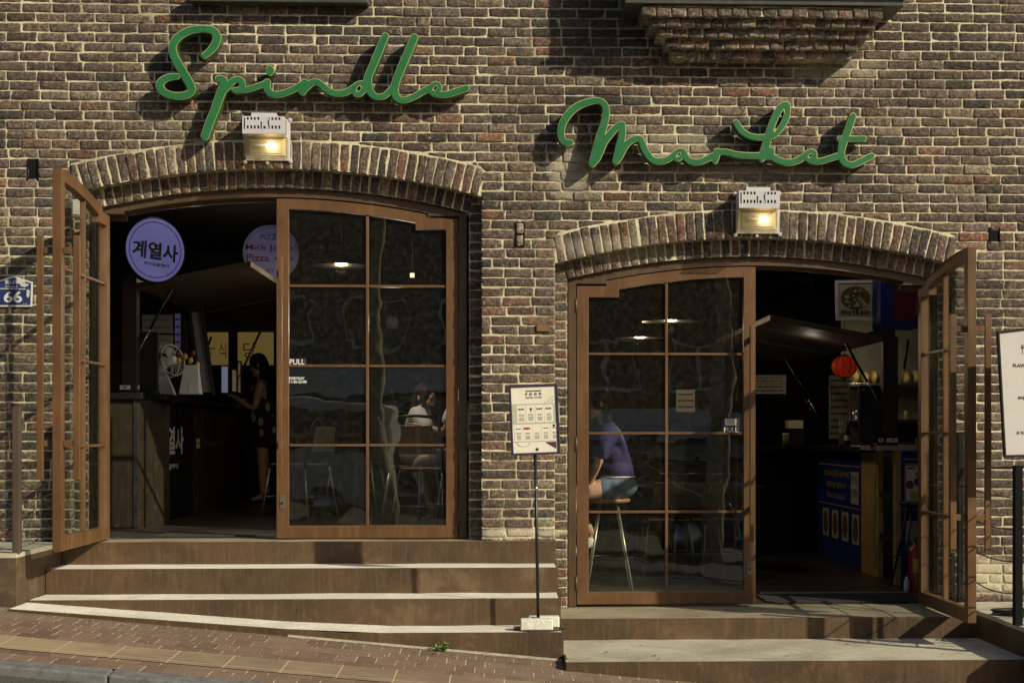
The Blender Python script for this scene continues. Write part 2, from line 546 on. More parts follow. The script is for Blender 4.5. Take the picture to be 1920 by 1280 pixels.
def brick(mb, fn, Y, depth, nu=7, nv=4, col=None, rough=1.0):
    """one fired brick: fn(u,v)->(x,z) of the front face, front at Y, body to Y+depth"""
    col = col or bcolor()
    seed = Vector((rb.uniform(0, 99), rb.uniform(0, 99), rb.uniform(0, 99)))
    e = 0.055 if nu > 5 else 0.12
    us = [0, e] + [e + (1-2*e)*i/(nu-3) for i in range(1, nu-3)] + [1-e, 1]
    ez = 0.14
    vs_ = [0, ez] + [ez + (1-2*ez)*i/(nv-3) for i in range(1, nv-3)] + [1-ez, 1]
    dy = rb.uniform(-0.0035, 0.004) * rough
    tx, tz = rb.uniform(-.003, .003)*rough, rb.uniform(-.003, .003)*rough
    chip = rb.random() < 0.22
    verts, bord = [], []
    for j, v in enumerate(vs_):
        for i, u in enumerate(us):
            x, z = fn(u, v)
            b = i in (0, nu-1) or j in (0, nv-1)
            q = Vector((x*22, z*22, 0)) + seed
            if b:
                nx = noise.noise(q); nz = noise.noise(q + Vector((31, 7, 5)))
                x += nx*0.0055*rough; z += nz*0.0048*rough
            y = Y + dy + tx*(u-.5) + tz*(v-.5) + noise.noise(q*0.9)*0.0032*rough
            if chip: y += max(0, noise.noise(q*0.9 + Vector((5, 5, 5)))-0.05)*0.010
            if b:
                y += 0.0042
                if (i in (0, nu-1)) and (j in (0, nv-1)): y += 0.003
            verts.append((x, y, z)); bord.append(b)
    faces = []
    for j in range(nv-1):
        for i in range(nu-1):
            a = j*nu+i
            faces.append((a, a+1, a+nu+1, a+nu))
    ring = [i for i in range(nu)] + [j*nu+nu-1 for j in range(1, nv)] + [(nv-1)*nu+i for i in range(nu-2, -1, -1)] + [j*nu for j in range(nv-2, 0, -1)]
    n0 = len(verts)
    for r in ring:
        p = verts[r]
        verts.append((p[0], Y+depth, p[2]))
    m = len(ring)
    for i in range(m):
        j = (i+1) % m
        faces.append((ring[j], ring[i], n0+i, n0+j))
    mb.cur = 0
    base = mb.add(verts, faces, True)
    for i in range(len(verts)):
        mb.bc[base+i] = col
        mb.ed[base+i] = 1.0 if (i >= n0 or bord[i]) else 0.0
    return base

def lo_outer(x):
    b = -99
    for o in OPEN:
        if abs(x-o['xc']) < HWO:
            b = o['zc'] + sqrt(R_EXT**2 - (x-o['xc'])**2) + 0.010
    return b

bld = empty('brick_building', (0, 0, -1.3), 'old dark brick building front with two arched doorways', 'building')
CH, BL, MJ = 0.0667, 0.2, 0.010
VENTS = [(P(62, 318), .034, .075), (P(975, 440), .034, .085), (P(1865, 441), .036, .055)]

def wall_rows(mb):
    k0 = int(math.floor(WZ0/CH)); k1 = int(math.ceil(WZ1/CH))
    zoff = PZ(300, 8) % CH
    for k in range(k0, k1+1):
        z0 = k*CH + zoff + MJ/2; z1 = z0 + CH - MJ
        cuts = []
        for o in OPEN:
            zs = o['zc'] + sqrt(R_EXT**2 - HWO**2)
            if z1 < zs + 0.004:
                cuts.append((o['xc']-HWO, o['xc']+HWO, True))
            elif z1 < o['zc'] + R_EXT:
                w = sqrt(max(0, R_EXT**2 - (z1-0.014-o['zc'])**2))
                cuts.append((o['xc']-w, o['xc']+w, False))
        for (vp, vw, vh) in VENTS:
            if abs((z0+z1)/2 - vp.z) < vh and not (vp.x > 0 and vp.x < 1):
                cuts.append((vp.x-vw, vp.x+vw, True))
        cuts.sort()
        ints = []; a = WX0
        for c0, c1, hard in cuts:
            if c0 > a: ints.append([a, c0, None, hard])
            a = max(a, c1)
        ints.append([a, WX1, None, None])
        # joint grid for this row
        ph = (k % 2)*BL/2 + rb.uniform(-0.022, 0.022)
        joints = []
        x = WX0 - BL + ph
        while x < WX1 + BL:
            joints.append(x + rb.uniform(-0.006, 0.006))
            r = rb.random()
            x += BL if r > 0.07 else (BL*0.5 if r > 0.025 else BL*1.0)
        for it in ints:
            xa, xb = it[0], it[1]
            js = [j for j in joints if xa + 0.055 < j < xb - 0.055]
            edges = [xa] + js + [xb]
            for i in range(len(edges)-1):
                x0 = edges[i] + (MJ/2 if i else 0.0); x1 = edges[i+1] - (MJ/2 if i < len(edges)-2 else 0.0)
                far = x1 < -3.75 or x0 > 4.0 or z0 > 3.3
                near_jamb = any(abs(x0-(o['xc']+HWO)) < .01 or abs(x1-(o['xc']-HWO)) < .01 for o in OPEN)
                dep = REC - 0.005 if near_jamb else 0.03
                wob = rb.uniform(-.002, .002)
                nu = max(5, int((x1-x0)/0.03)+1) if not far else 5
                if far:
                    brick(mb, lambda u, v: (x0+(x1-x0)*u, z0+(z1-z0)*v+wob), 0, dep, 5, 4)
                    continue
                # clip by the arch
                samp = [x0+(x1-x0)*i_/10 for i_ in range(11)]
                ok = [(z1 - max(z0, lo_outer(s_))) > 0.011 for s_ in samp]
                if not any(ok): continue
                i0 = ok.index(True); i1 = 10 - ok[::-1].index(True)
                xa_, xb_ = samp[i0], samp[i1]
                if xb_ - xa_ < 0.018: continue
                brick(mb, lambda u, v: (xa_+(xb_-xa_)*u, (lambda lo: lo+(z1-lo)*v+wob)(max(z0, min(lo_outer(xa_+(xb_-xa_)*u), z1-0.006)))), 0, dep, max(5, nu), 4)

mb = MB()
wall_rows(mb)
for o in OPEN:   # recessed inner order: a header-wide pier each side
    zt = o['zc'] + sqrt(R_II**2 - HWI**2) + 0.19
    k = 0
    z = o['floor'] - 0.06
    while z < zt:
        for sgn in (-1, 1):
            xa, xb = o['xc'] + sgn*HWI, o['xc'] + sgn*(HWO+0.03)
            x0, x1 = min(xa, xb), max(xa, xb)
            zz0, zz1 = z + MJ/2 + rb.uniform(-.001, .001), z + CH - MJ/2
            brick(mb, lambda u, v: (x0+(x1-x0)*u, zz0+(zz1-zz0)*v), REC, 0.1, 5, 4)
        z += CH
# mortar bed of the outer face, of the inner order, and the reveals
mb.cur = 1
def strip(xa, xb, lo, Y, hi=WZ1, dx=0.04):
    n = max(1, int(math.ceil((xb-xa)/dx)))
    for i in range(n):
        a, b = xa+(xb-xa)*i/n, xa+(xb-xa)*(i+1)/n
        mb.add([(a, Y, lo(a)), (b, Y, lo(b)), (b, Y, hi), (a, Y, hi)], [(0, 1, 2, 3)])
oL, oR = OPEN
YM = 0.0085
flat = lambda x: WZ0
strip(WX0, oL['xc']-HWO, flat, YM, dx=3)
arcl = lambda o, R: (lambda x: o['zc'] + sqrt(R*R-(x-o['xc'])**2))
strip(oL['xc']-HWO, oL['xc']+HWO, arcl(oL, R_INT+.004), YM)
strip(oL['xc']+HWO, oR['xc']-HWO, flat, YM, dx=3)
strip(oR['xc']-HWO, oR['xc']+HWO, arcl(oR, R_INT+.004), YM)
strip(oR['xc']+HWO, WX1, flat, YM, dx=3)
for o in OPEN:
    Y2 = REC + YM
    for sg in (-1, 1):
        xs_ = sorted((o['xc']+sg*HWI+sg*0.0, o['xc']+sg*(HWO+0.06)))
        mb.add([(xs_[0], Y2, WZ0), (xs_[1], Y2, WZ0), (xs_[1], Y2, 2.2), (xs_[0], Y2, 2.2)], [(0, 1, 2, 3)])
        zs = o['zc'] + sqrt(R_INT**2-HWO**2)
        x = o['xc']+sg*(HWO+.004)
        mb.add([(x, YM, WZ0), (x, Y2, WZ0), (x, Y2, zs+.02), (x, YM, zs+.02)], [(0, 1, 2, 3)])
        x = o['xc']+sg*(HWI+.004)
        mb.add([(x, Y2, WZ0), (x, .30, WZ0), (x, .30, zs), (x, Y2, zs)], [(0, 1, 2, 3)])
    n = 40
    for i in range(n):
        for (hw, R, ya, yb) in ((HWO+.004, R_INT+.004, YM, Y2), (HWI+.004, R_II+.004, Y2, .30)):
            a, b = o['xc']-hw+2*hw*i/n, o['xc']-hw+2*hw*(i+1)/n
            fa, fb = arcl(o, R)(a), arcl(o, R)(b)
            mb.add([(a, ya, fa), (b, ya, fb), (b, yb, fb), (a, yb, fa)], [(0, 1, 2, 3)])
        a, b = o['xc']-HWI+2*HWI*i/n, o['xc']-HWI+2*HWI*(i+1)/n
        f = arcl(o, R_II+.004)
        mb.add([(a, Y2, f(a)), (b, Y2, f(b)), (b, Y2, f(b)+.3), (a, Y2, f(a)+.3)], [(0, 1, 2, 3)])
mb.build('brick_wall', [M['brick'], M['mortar']], bld, fix=False)

# arches: two rings of voussoirs each
for o in OPEN:
    mb = MB()
    for (R0, R1, Y, hw, dep) in ((R_INT, R_EXT, -0.004, HWO, REC+.01), (R_II, R_II+0.19, REC-0.003, HWI+.03, 0.12)):
        amax = math.asin(hw/((R0+R1)/2)) + 0.012
        n = int(round(2*amax*R1/0.0675))
        for i in range(n):
            a0 = -amax + 2*amax*i/n; a1 = -amax + 2*amax*(i+1)/n
            g = 0.0046
            jt, jb = rb.uniform(-.004, .005), rb.uniform(-.004, .004)
            dr = rb.uniform(-.008, .004)
            xc_, zc_ = o['xc'], o['zc']
            def fn(u, v, a0=a0, a1=a1, R0=R0, R1=R1+dr):
                # u along the height of the voussoir, v across
                R = R0 + (R1-R0)*u
                a = a0 + g/R + (a1-a0-2*g/R)*(1-v)
                x = xc_ + R*sin(a) + (jt*u + jb*(1-u))
                x = max(xc_-hw-.002, min(xc_+hw+.002, x))
                return (x, zc_ + R*cos(a))
            if abs(fn(.5, 0)[0]-fn(.5, 1)[0]) < 0.02: continue
            brick(mb, fn, Y, dep, 7, 4, rough=1.15)
        mb.cur = 1
        # bedding behind the voussoirs
        f0, f1 = (lambda x: o['zc']+sqrt(R0*R0-(x-o['xc'])**2)), (lambda x: o['zc']+sqrt((R1+.01)**2-(x-o['xc'])**2))
        for i in range(40):
            a, b = o['xc']-hw+2*hw*i/40, o['xc']-hw+2*hw*(i+1)/40
            mb.add([(a, Y+.008, f0(a)+.002), (b, Y+.008, f0(b)+.002), (b, Y+.008, f1(b)), (a, Y+.008, f1(a))], [(0, 1, 2, 3)])
    mb.build('brick_arch', [M['brick'], M['mortar']], bld, fix=False)

# small vents in the wall: hole darkness put in as flat black plates, the middle one blocked with brick pieces
for i, (vp, vw, vh) in enumerate(VENTS):
    mb = MB()
    w, h = vw*0.95, vh*1.0
    if i == 1:
        mb.box(vp.x-w, vp.x+w, -0.006, 0.02, vp.z-h, vp.z+h)
        mb.build('vent', M['blackmatte'], bld)
        mb = MB()
        for s in (-1, 1):
            zz = vp.z + s*h*0.5
            brick(mb, lambda u, v: (vp.x-w*.72+w*1.44*u, zz-h*.40+h*.8*v), -0.012, 0.02, 5, 4, (0.22, 0.18, 0.14))
        mb.build('vent_block', [M['brick'], M['mortar']], bld, fix=False)
    else:
        t_ = 0.004
        mb.box(vp.x-w, vp.x+w, 0.0055, 0.0058, vp.z-h, vp.z+h)
        mb.box(vp.x-w-t_, vp.x-w, -0.004, 0.03, vp.z-h, vp.z+h)
        mb.box(vp.x+w, vp.x+w+t_, -0.004, 0.03, vp.z-h, vp.z+h)
        mb.build('vent', M['blackmatte'], bld)
p = P(1018, 615)
MB().box(p.x-.045, p.x+.045, -.012, .02, p.z-.024, p.z+.024).build('timber_block', simple('timber_block', (0.16, 0.08, 0.035), 0.7), bld, bevel=.002)

# stepped brick corbel and the box it carries, top right; a second box edge top left
mb = MB()
rows = [(1202, 1656, 15, 32, .36), (1219, 1641, 36, 51, .31), (1232, 1630, 56, 71, .26), (1246, 1609, 76, 92, .21), (1256, 1596, 96, 111, .15)]
for (xa, xb, ya, yb, pr) in rows:
    x0, x1 = PX(xa, -pr), PX(xb, -pr)
    z0, z1 = PZ(1430, yb, -pr), PZ(1430, ya, -pr)
    n = int(round((x1-x0)/0.104))
    for i in range(n):
        a, b = x0+(x1-x0)*i/n+.004, x0+(x1-x0)*(i+1)/n-.004
        dz = rb.uniform(-.003, .003)
        brick(mb, lambda u, v: (a+(b-a)*u, z0+dz+(z1-z0)*v), -pr, pr, 5, 4, tuple(c*1.35 for c in bcolor()), 1.6)
    mb.cur = 1
    mb.box(x0+.006, x1-.006, -pr+.012, .003, z0+.004, z1+.012)
mb.build('corbel', [M['brick'], M['mortar']], bld, fix=False)
M['steel_'] = simple('dull_lock_steel', (0.20, 0.17, 0.13), 0.4, 0.6, 0.2)
M['ledge'] = painted_steel('dark_green_grey_steel', (0.055, 0.055, 0.042), (0.12, 0.12, 0.09))
mb = MB()
z = PZ(1430, 9, -.39)
mb.box(PX(1172, -.39), PX(1695, -.39), -.39, -.001, z, z+.8)
mb.box(PX(1172, -.39)-.03, PX(1695, -.39)+.03, -.42, -.392, z+.05, z+.075)
mb.build('box_bay', M['ledge'], bld, bevel=.004)
z = PZ(520, 4, -.12)
mb = MB()
mb.box(PX(355, -.12), PX(690, -.12), -.12, -.001, z, z+.07)
mb.box(PX(372, -.12), PX(672, -.12), -.08, -.001, z+.072, z+1.0)
mb.build('window_sill', M['ledge'], bld, bevel=.004)

# ------------------------------------------------------------------ door frames and leaves
KL = 11.66/3105
LT = 0.055
W = 337*KL
R_FU = R_II - 0.060
def frame_part(o):
    mb = MB()
    xc, zc = o['xf'], o['zc']
    hj = 1.326
    hin = W + 0.006
    Y0, Y1 = 0.150, 0.27
    zb = o['floor'] + .002
    n = 36
    arc = lambda R, x: zc + sqrt(R*R-(x-xc)**2)
    outer = [(xc-hj+2*hj*i/n, arc(R_II-.003, xc-hj+2*hj*i/n)-.000) for i in range(n+1)]
    wu = 281*KL
    zf = o['leaf'] + 601*KL
    inn_r = [(xc+hin, zb), (xc+hin, zf), (xc+wu, zf), (xc+wu, arc(R_FU, xc+wu))]
    inn_arc = [(xc+wu-2*wu*i/24, arc(R_FU, xc+wu-2*wu*i/24)) for i in range(1, 24)]
    inn_l = [(xc-wu, arc(R_FU, xc-wu)), (xc-wu, zf), (xc-hin, zf), (xc-hin, zb)]
    poly = [(xc-hj, zb)] + outer + [(xc+hj, zb)] + inn_r + inn_arc + inn_l
    mb.prism(poly, Y0, Y1)
    mb.build('door_frame', M['frame'], bld, bevel=.0025)
    # a raised stop bead that casts the thin shadow line round the leaves
    mb = MB()
    b = [(xc-hin+.02, zb), (xc-hin+.02, zf-.03), (xc-hin+.033, zf-.03), (xc-hin+.033, zb)]
    mb.prism(b, .232, .262)
    mb.build('door_stop', M['frame'], bld)
    mb = MB()
    mb.prism([(2*xc-q[0], q[1]) for q in b], .232, .262)
    mb.build('door_stop', M['frame'], bld)
    up = [(xc-wu+2*wu*i/30, arc(R_FU+.012, xc-wu+2*wu*i/30)) for i in range(31)]
    dn = [(x, z-.034) for x, z in reversed(up)]
    MB().prism(up+dn, .2335, .2625).build('arch_light_stop', M['frame'], bld)  # added behind the leaf top to block room light in the gap
    for sg in (-1, 1):
        xs_ = sorted((xc+sg*(wu+.001), xc+sg*(hin+.01)))
        mb = MB(); mb.box(xs_[0], xs_[1], .2705, .285, zf-.034, zf+.05); mb.build('door_stop', M['frame'], bld)  # added strip closing the gap over the leaf against light from inside
for o in OPEN: frame_part(o)

def make_leaf(o, Tm, label, stickers=None):
    """Tm maps (u, n, v): u from the meeting edge to the hinge, n into the leaf, v up"""
    Rl = R_FU - 0.006
    dv = o['leaf'] - o['zc']
    va = lambda u, R=Rl: sqrt(R*R-u*u) - dv
    U = lambda q: q*KL
    outer = [(0, 0), (W, 0), (W, U(597)), (U(282), U(597)), (U(282), va(U(282)))]
    outer += [(U(282)*(1-i/16), va(U(282)*(1-i/16))) for i in range(1, 17)]
    Ri = Rl - U(20)
    inner = [(U(22), U(23)), (U(315), U(23)), (U(315), U(576)), (U(258), U(576)), (U(258), va(U(258), Ri))]
    inner += [(U(258)+(U(22)-U(258))*i/14, va(U(258)+(U(22)-U(258))*i/14, Ri)) for i in range(1, 15)]
    mb = MB(Tm); mb.prism([outer, inner], 0, LT)
    # slim bead round the glass
    d = mb.build('door', M['leaf'], bld, bevel=.002)
    d['label'] = label
    mm = MB(Tm)
    um = U(168)
    hh = [U(470), U(321), U(173)]
    w2 = .0095
    top = va(um, Ri)
    vv = [U(23)] + [h for h in reversed(hh)] + [top]
    mm.box(um-w2, um+w2, .010, LT-.010, U(23)+.0005, top-.0005)
    for h in hh:
        mm.box(U(22)+.0005, um-w2-.0005, .012, LT-.012, h-w2*.9, h+w2*.9)
        mm.box(um+w2+.0005, U(315)-.0005, .012, LT-.012, h-w2*.9, h+w2*.9)
    mm.build('muntins', M['leaf'], d, bevel=.002)
    mg = MB(Tm)
    gi = [(U(22)-.004, U(23)-.004), (U(315)+.004, U(23)-.004), (U(315)+.004, U(576)+.004), (U(258)+.004, U(576)+.004), (U(258)+.004, va(U(258), Ri)+.003)]
    gi += [(U(258)+(U(22)-U(258))*i/14 - (.004 if i == 14 else 0), va(U(258)+(U(22)-U(258))*i/14, Ri)+.003) for i in range(1, 15)]
    mg.prism(gi, LT/2-.0025, LT/2+.0025)
    mg.build('pane', M['glass'], d)
    for side in (-1, 1):
        mh = MB(Tm)
        nn = -.085 if side < 0 else LT+.085
        mh.box(U(7), U(7)+.026, nn-.02, nn+.02, U(118), U(522))
        for hv in (U(178), U(497)):
            a, b = (nn+.02, -.0005) if side < 0 else (LT+.0005, nn-.02)
            mh.box(U(7)+.004, U(7)+.022, min(a, b), max(a, b), hv-.02, hv+.02)
        mh.build('handle', M['leaf'], d, bevel=.003)
    for hv in (U(40), U(300), U(560)):
        mk = MB(Tm)
        mk.tube([(W+.006, -.008, hv-.05), (W+.006, -.008, hv+.05)], .009, 10)
        mk.build('hinge', M['frame'], d)
    # lock plate with keyhole and two screws on the meeting stile
    mk = MB(Tm); mk.box(U(6), U(16), -.004, -.0005, U(55), U(80)); lk = mk.build('lock_plate', M['steel_'], d, bevel=.001)
    mk = MB(Tm); mk.tube([(U(11), -.0045, U(66)), (U(11), -.012, U(66))], .008, 10); mk.build('keyhole', M['black'], lk)
    return d

def MT(ax, ay, az, loc):
    m = Matrix((Vector(ax), Vector(ay), Vector(az))).transposed().to_4x4()
    m.translation = Vector(loc)
    return m
LY = 0.160
xm = PX(518.5, LY)
leafA = make_leaf(oL, MT((1,0,0), (0,1,0), (0,0,1), (xm, LY, oL['leaf'])), 'closed right leaf of the left doorway')
xm2 = PX(1416.5, LY)
leafC = make_leaf(oR, MT((-1,0,0), (0,1,0), (0,0,1), (xm2, LY, oR['leaf'])), 'closed left leaf of the right doorway')
xh = PX(206.5, LY)
leafB = make_leaf(oL, MT((0,1,0), (1,0,0), (0,0,1), (xh-LT, LY-W-.005, oL['leaf'])), 'orange brown open leaf standing out at the far left')
xh2 = PX(1721, LY)
leafD = make_leaf(oR, MT((0,1,0), (1,0,0), (0,0,1), (xh2, LY-W-.005, oR['leaf'])), 'dark open leaf standing out at the far right')
# vinyl lettering on the glass
def lettering(leaf, items, mat, y=LY+LT/2-.006, back=None):
    mb = MB()
    for (s, x0, x1, y0, y1, bd) in items:
        a, b = P(x0, y1, y), P(x1, y0, y)
        mb.text(s, a.x, b.x, a.z, b.z, y, .0006, bd)
    return mb.build('lettering', mat, leaf, fix=False)
lettering(leafA, [('PULL', 543, 571, 673, 683, .0)], M['letter_white'])
lettering(leafA, [('EVERYDAY', 542, 571, 706.5, 711.5, .01), ('11:30-22:00', 542, 575, 713, 718, .01)], M['letter_white'])
lettering(leafC, [('PULL', 1358, 1384, 801, 810, .0)], M['letter_white'])
M['vinyl'] = simple('dark_purple_vinyl', (0.05, 0.04, 0.07), 0.4, 0, 0.1)
a, b = P(541, 684.5, LY+LT/2-.0045), P(574, 672, LY+LT/2-.0045)
MB().box(a.x, b.x, a.y, a.y+.0006, a.z, b.z).build('sticker', M['vinyl'], leafA)
a, b = P(1355, 812, LY+LT/2-.0045), P(1388, 783, LY+LT/2-.0045)
MB().box(a.x, b.x, a.y, a.y+.0006, a.z, b.z).build('sticker', M['vinyl'], leafC)
a, b = P(1359.5, 797, LY+LT/2-.0055), P(1380.5, 785, LY+LT/2-.0055)
MB().box(a.x, b.x, a.y, a.y+.0006, a.z, b.z).build('sticker', M['cream'], leafC)
lettering(leafC, [('고정문', 1362, 1376, 786.5, 794, .0)], M['ink'], y=LY+LT/2-.0065)
# ------------------------------------------------------------------ script lettering signs
import numpy as np
def cat_rom(pts, n=8):
    """pts: (x,y,r) -> dense smooth polyline"""
    if len(pts) < 3:
        out = []
        for i in range(len(pts)-1):
            for k in range(n):
                t = k/n; out.append(tuple(pts[i][j]*(1-t)+pts[i+1][j]*t for j in range(3)))
        return out + [pts[-1]]
    out = []
    q = [pts[0]] + list(pts) + [pts[-1]]
    for i in range(1, len(q)-2):
        p0, p1, p2, p3 = q[i-1], q[i], q[i+1], q[i+2]
        for k in range(n):
            t = k/n
            out.append(tuple(0.5*((2*p1[j]) + (-p0[j]+p2[j])*t + (2*p0[j]-5*p1[j]+4*p2[j]-p3[j])*t*t + (-p0[j]+3*p1[j]-3*p2[j]+p3[j])*t**3) for j in range(3)))
    out.append(pts[-1])
    return out

def sdf_grid(strokes, x0, x1, y0, y1, h, holes=()):
    nx, ny = int((x1-x0)/h)+1, int((y1-y0)/h)+1
    X, Y = np.meshgrid(x0+h*np.arange(nx), y0+h*np.arange(ny), indexing='ij')
    d = np.full(X.shape, 1e9)
    for st in strokes:
        pl = cat_rom(st)
        for (ax, ay, ar), (bx, by, br) in zip(pl[:-1], pl[1:]):
            vx, vy = bx-ax, by-ay
            L = vx*vx+vy*vy
            if L < 1e-9: continue
            t = np.clip(((X-ax)*vx+(Y-ay)*vy)/L, 0, 1)
            dd = np.hypot(X-ax-t*vx, Y-ay-t*vy) - (ar+(br-ar)*t)
            d = np.minimum(d, dd)
    for (hx, hy, rx, ry, ang) in holes:
        c, s = cos(radians(ang)), sin(radians(ang))
        u, v = (X-hx)*c+(Y-hy)*s, -(X-hx)*s+(Y-hy)*c
        dd = (np.sqrt((u/rx)**2+(v/ry)**2)-1)*min(rx, ry)
        d = np.maximum(d, -dd)
    return X, Y, d

def marching(X, Y, d, iso):
    """filled region d<iso: verts (px,py), faces, boundary segments"""
    V, idx, Fc, S = [], {}, [], []
    nx, ny = d.shape
    def gv(i, j):
        k = ('g', i, j)
        if k not in idx: idx[k] = len(V); V.append((float(X[i, j]), float(Y[i, j])))
        return idx[k]
    def ev(i, j, i2, j2):
        k = ('e', i, j, i2, j2) if (i, j) < (i2, j2) else ('e', i2, j2, i, j)
        if k not in idx:
            a, b = d[i, j]-iso, d[i2, j2]-iso
            t = min(.98, max(.02, float(a/(a-b))))
            idx[k] = len(V)
            V.append((float(X[i, j]*(1-t)+X[i2, j2]*t), float(Y[i, j]*(1-t)+Y[i2, j2]*t)))
        return idx[k]
    ins = d < iso
    cell = ins[:-1, :-1] | ins[1:, :-1] | ins[1:, 1:] | ins[:-1, 1:]
    for i, j in zip(*np.nonzero(cell)):
        cs = [(i, j), (i+1, j), (i+1, j+1), (i, j+1)]
        poly, tagv = [], []
        for k in range(4):
            a, b = cs[k], cs[(k+1) % 4]
            if ins[a]: poly.append(gv(*a)); tagv.append(0)
            if ins[a] != ins[b]: poly.append(ev(*a, *b)); tagv.append(1)
        if len(poly) >= 3:
            Fc.append(tuple(poly))
            m = len(poly)
            for k in range(m):
                if tagv[k] and tagv[(k+1) % m]:
                    S.append((poly[k], poly[(k+1) % m]))
    return V, Fc, S

def sign_part(name, X, Y, d, iso, yf, yb, mats, parent, back=True):
    V, Fc, S = marching(X, Y, d, iso)
    mb = MB()
    fr = [P(x, y, yf) for x, y in V]
    bk = [Vector((p.x, yb, p.z)) for p in fr]
    mb.cur = 0
    mb.add(fr, Fc)
    mb.cur = 1
    n = len(V)
    seg = []
    for a, b in S: seg.append((a, b, n+b, n+a))
    mb.v.extend([tuple(p) for p in bk]);
    for f in seg: mb.f.append(f); mb.mi.append(1); mb.sm.append(False)
    return mb.build(name, mats, parent, fix=False)

def cvt(pts, ox, oy, s):
    return [(ox+p[0]/s, oy+p[1]/s, p[2]/s) for p in pts]
def ca(p): return cvt(p, 280, 40, 5.333)
def cb(p): return cvt(p, 560, 50, 5.818)
def cc(p): return cvt(p, 1030, 170, 5.818)
def cd(p): return cvt(p, 1330, 180, 5.818)
spindle = [
    ca([(548,345,33),(605,300,38),(655,235,42),(676,160,44),(640,98,40),(560,76,37),(470,80,38),(375,105,40),(295,155,42),(245,215,42),(230,285,42),(252,360,43),(300,450,44),(352,535,44),(400,620,45),(425,680,42),(400,722,40),(330,745,39),(250,746,38),(165,722,40),(110,672,42),(112,615,42),(165,572,38),(230,555,35),(278,553,32)]),
    ca([(692,577,36),(735,590,42),(742,650,48),(700,760,46),(650,900,44),(600,1020,44),(556,1150,43)]),
    ca([(742,680,46),(790,640,40),(840,595,36),(890,582,35),(925,610,36),(928,660,34),(905,680,32)]),
    ca([(850,690,30),(900,690,32),(980,682,32),(1070,655,32),(1140,630,32),(1180,610,36)]),
    ca([(1178,612,38),(1175,660,38),(1195,705,37),(1240,730,36),(1310,728,35),(1400,700,35),(1490,655,36),(1560,620,40)]),
    cb([(62,610,42),(48,660,44),(42,712,42)]),
    cb([(40,700,42),(90,655,44),(140,615,40),(190,605,38),(240,630,38),(300,685,38),(360,718,38),(430,728,38),(510,718,38),(590,675,38),(640,635,36),(690,620,34)]),
    cb([(690,622,34),(640,650,34),(612,700,34),(622,735,34),(665,735,34),(705,700,34),(740,650,38)]),
    cb([(945,106,41),(905,200,44),(855,320,45),(800,450,44),(755,560,46),(755,640,50),(775,700,44),(820,752,38),(870,768,35),(930,758,36),(985,715,36),(1030,670,40)]),
    cb([(1262,118,43),(1215,235,45),(1160,360,46),(1105,490,46),(1062,600,46),(1045,690,46),(1060,755,44),(1105,800,37),(1180,795,35),(1260,765,36),(1350,712,38),(1420,675,38)]),
    cb([(1430,690,34),(1460,650,36),(1500,632,36),(1532,648,32),(1530,685,34)]),
    cb([(1430,690,36),(1475,728,36),(1540,742,38),(1620,738,38),(1700,715,38),(1770,690,38),(1830,672,37)]),
]
sp_holes = [(560+655/5.818, 50+672/5.818, 5.2, 2.0, -55), (560+1492/5.818, 50+668/5.818, 4.6, 2.0, -45)]
dot_i = [cvt([(1205,478,38),(1210,500,42)], 280, 40, 5.333), cvt([(1210,500,42),(1205,508,38)], 280, 40, 5.333)]
market = [
    cc([(228,565,38),(185,568,38),(145,540,40),(128,470,42),(140,380,42),(185,290,44),(255,210,44),(350,150,42),(450,118,38),(530,110,37),(590,140,38),(618,200,40),(615,290,42),(590,400,44),(555,500,48),(520,620,46),(488,730,42),(468,800,40)]),
    cc([(468,800,40),(520,740,40),(560,650,42),(600,560,42),(660,480,42),(720,412,40),(770,372,38),(795,375,40)]),
    cc([(790,378,42),(795,440,42),(790,520,42),(768,620,44),(745,710,42),(728,770,40)]),
    cc([(735,765,40),(775,700,42),(815,620,42),(865,565,38),(930,528,36),(990,528,36),(1020,590,38),(1050,660,38),(1095,725,38),(1150,765,38),(1220,770,37),(1290,750,36),(1360,705,36),(1400,670,36),(1440,658,36)]),
    cc([(1440,660,38),(1395,690,36),(1370,725,34),(1400,742,34),(1440,715,36),(1460,690,36)]),
    cc([(1455,665,36),(1480,710,38),(1520,760,37),(1580,780,36),(1650,775,36),(1720,745,38),(1780,715,38),(1830,690,40)]),
    cc([(1828,655,30),(1825,700,40),(1808,768,34)]),
    cd([(78,600,32),(120,608,34),(200,615,36),(300,640,36),(420,650,36),(520,652,37),(600,655,40)]),
    cd([(572,690,34),(590,620,44),(625,520,46),(655,400,40),(690,300,40),(735,200,40),(785,120,40),(840,98,38),(852,150,38),(835,240,42),(800,310,42),(745,380,42),(690,430,40)]),
    cd([(290,288,33),(325,345,36),(375,400,36),(440,435,36),(520,452,36),(600,450,36),(650,440,36)]),
    cd([(610,640,40),(650,600,40),(682,600,36),(670,640,36)]),
    cd([(600,655,40),(670,660,38),(740,695,38),(820,722,38),(890,724,38),(960,705,38),(1020,670,38),(1065,630,36)]),
    cd([(1065,650,34),(1085,618,36),(1125,610,34),(1145,630,34),(1145,680,34)]),
    cd([(1065,680,34),(1110,705,36),(1170,715,36),(1240,705,36),(1320,680,36),(1400,655,38)]),
    cd([(1568,220,38),(1540,300,40),(1500,410,42),(1460,520,44),(1440,610,42),(1455,690,42),(1500,740,38),(1570,748,36),(1640,722,36),(1710,685,36),(1770,655,36)]),
    cd([(1423,470,36),(1500,470,34),(1600,467,33),(1686,467,34)]),
]
mk_holes = [(1030+1415/5.818, 170+697/5.818, 4.2, 1.8, -40), (1330+768/5.818, 180+268/5.818, 17.5, 3.2, -64), (1330+1105/5.818, 180+650/5.818, 4.0, 1.8, -45)]
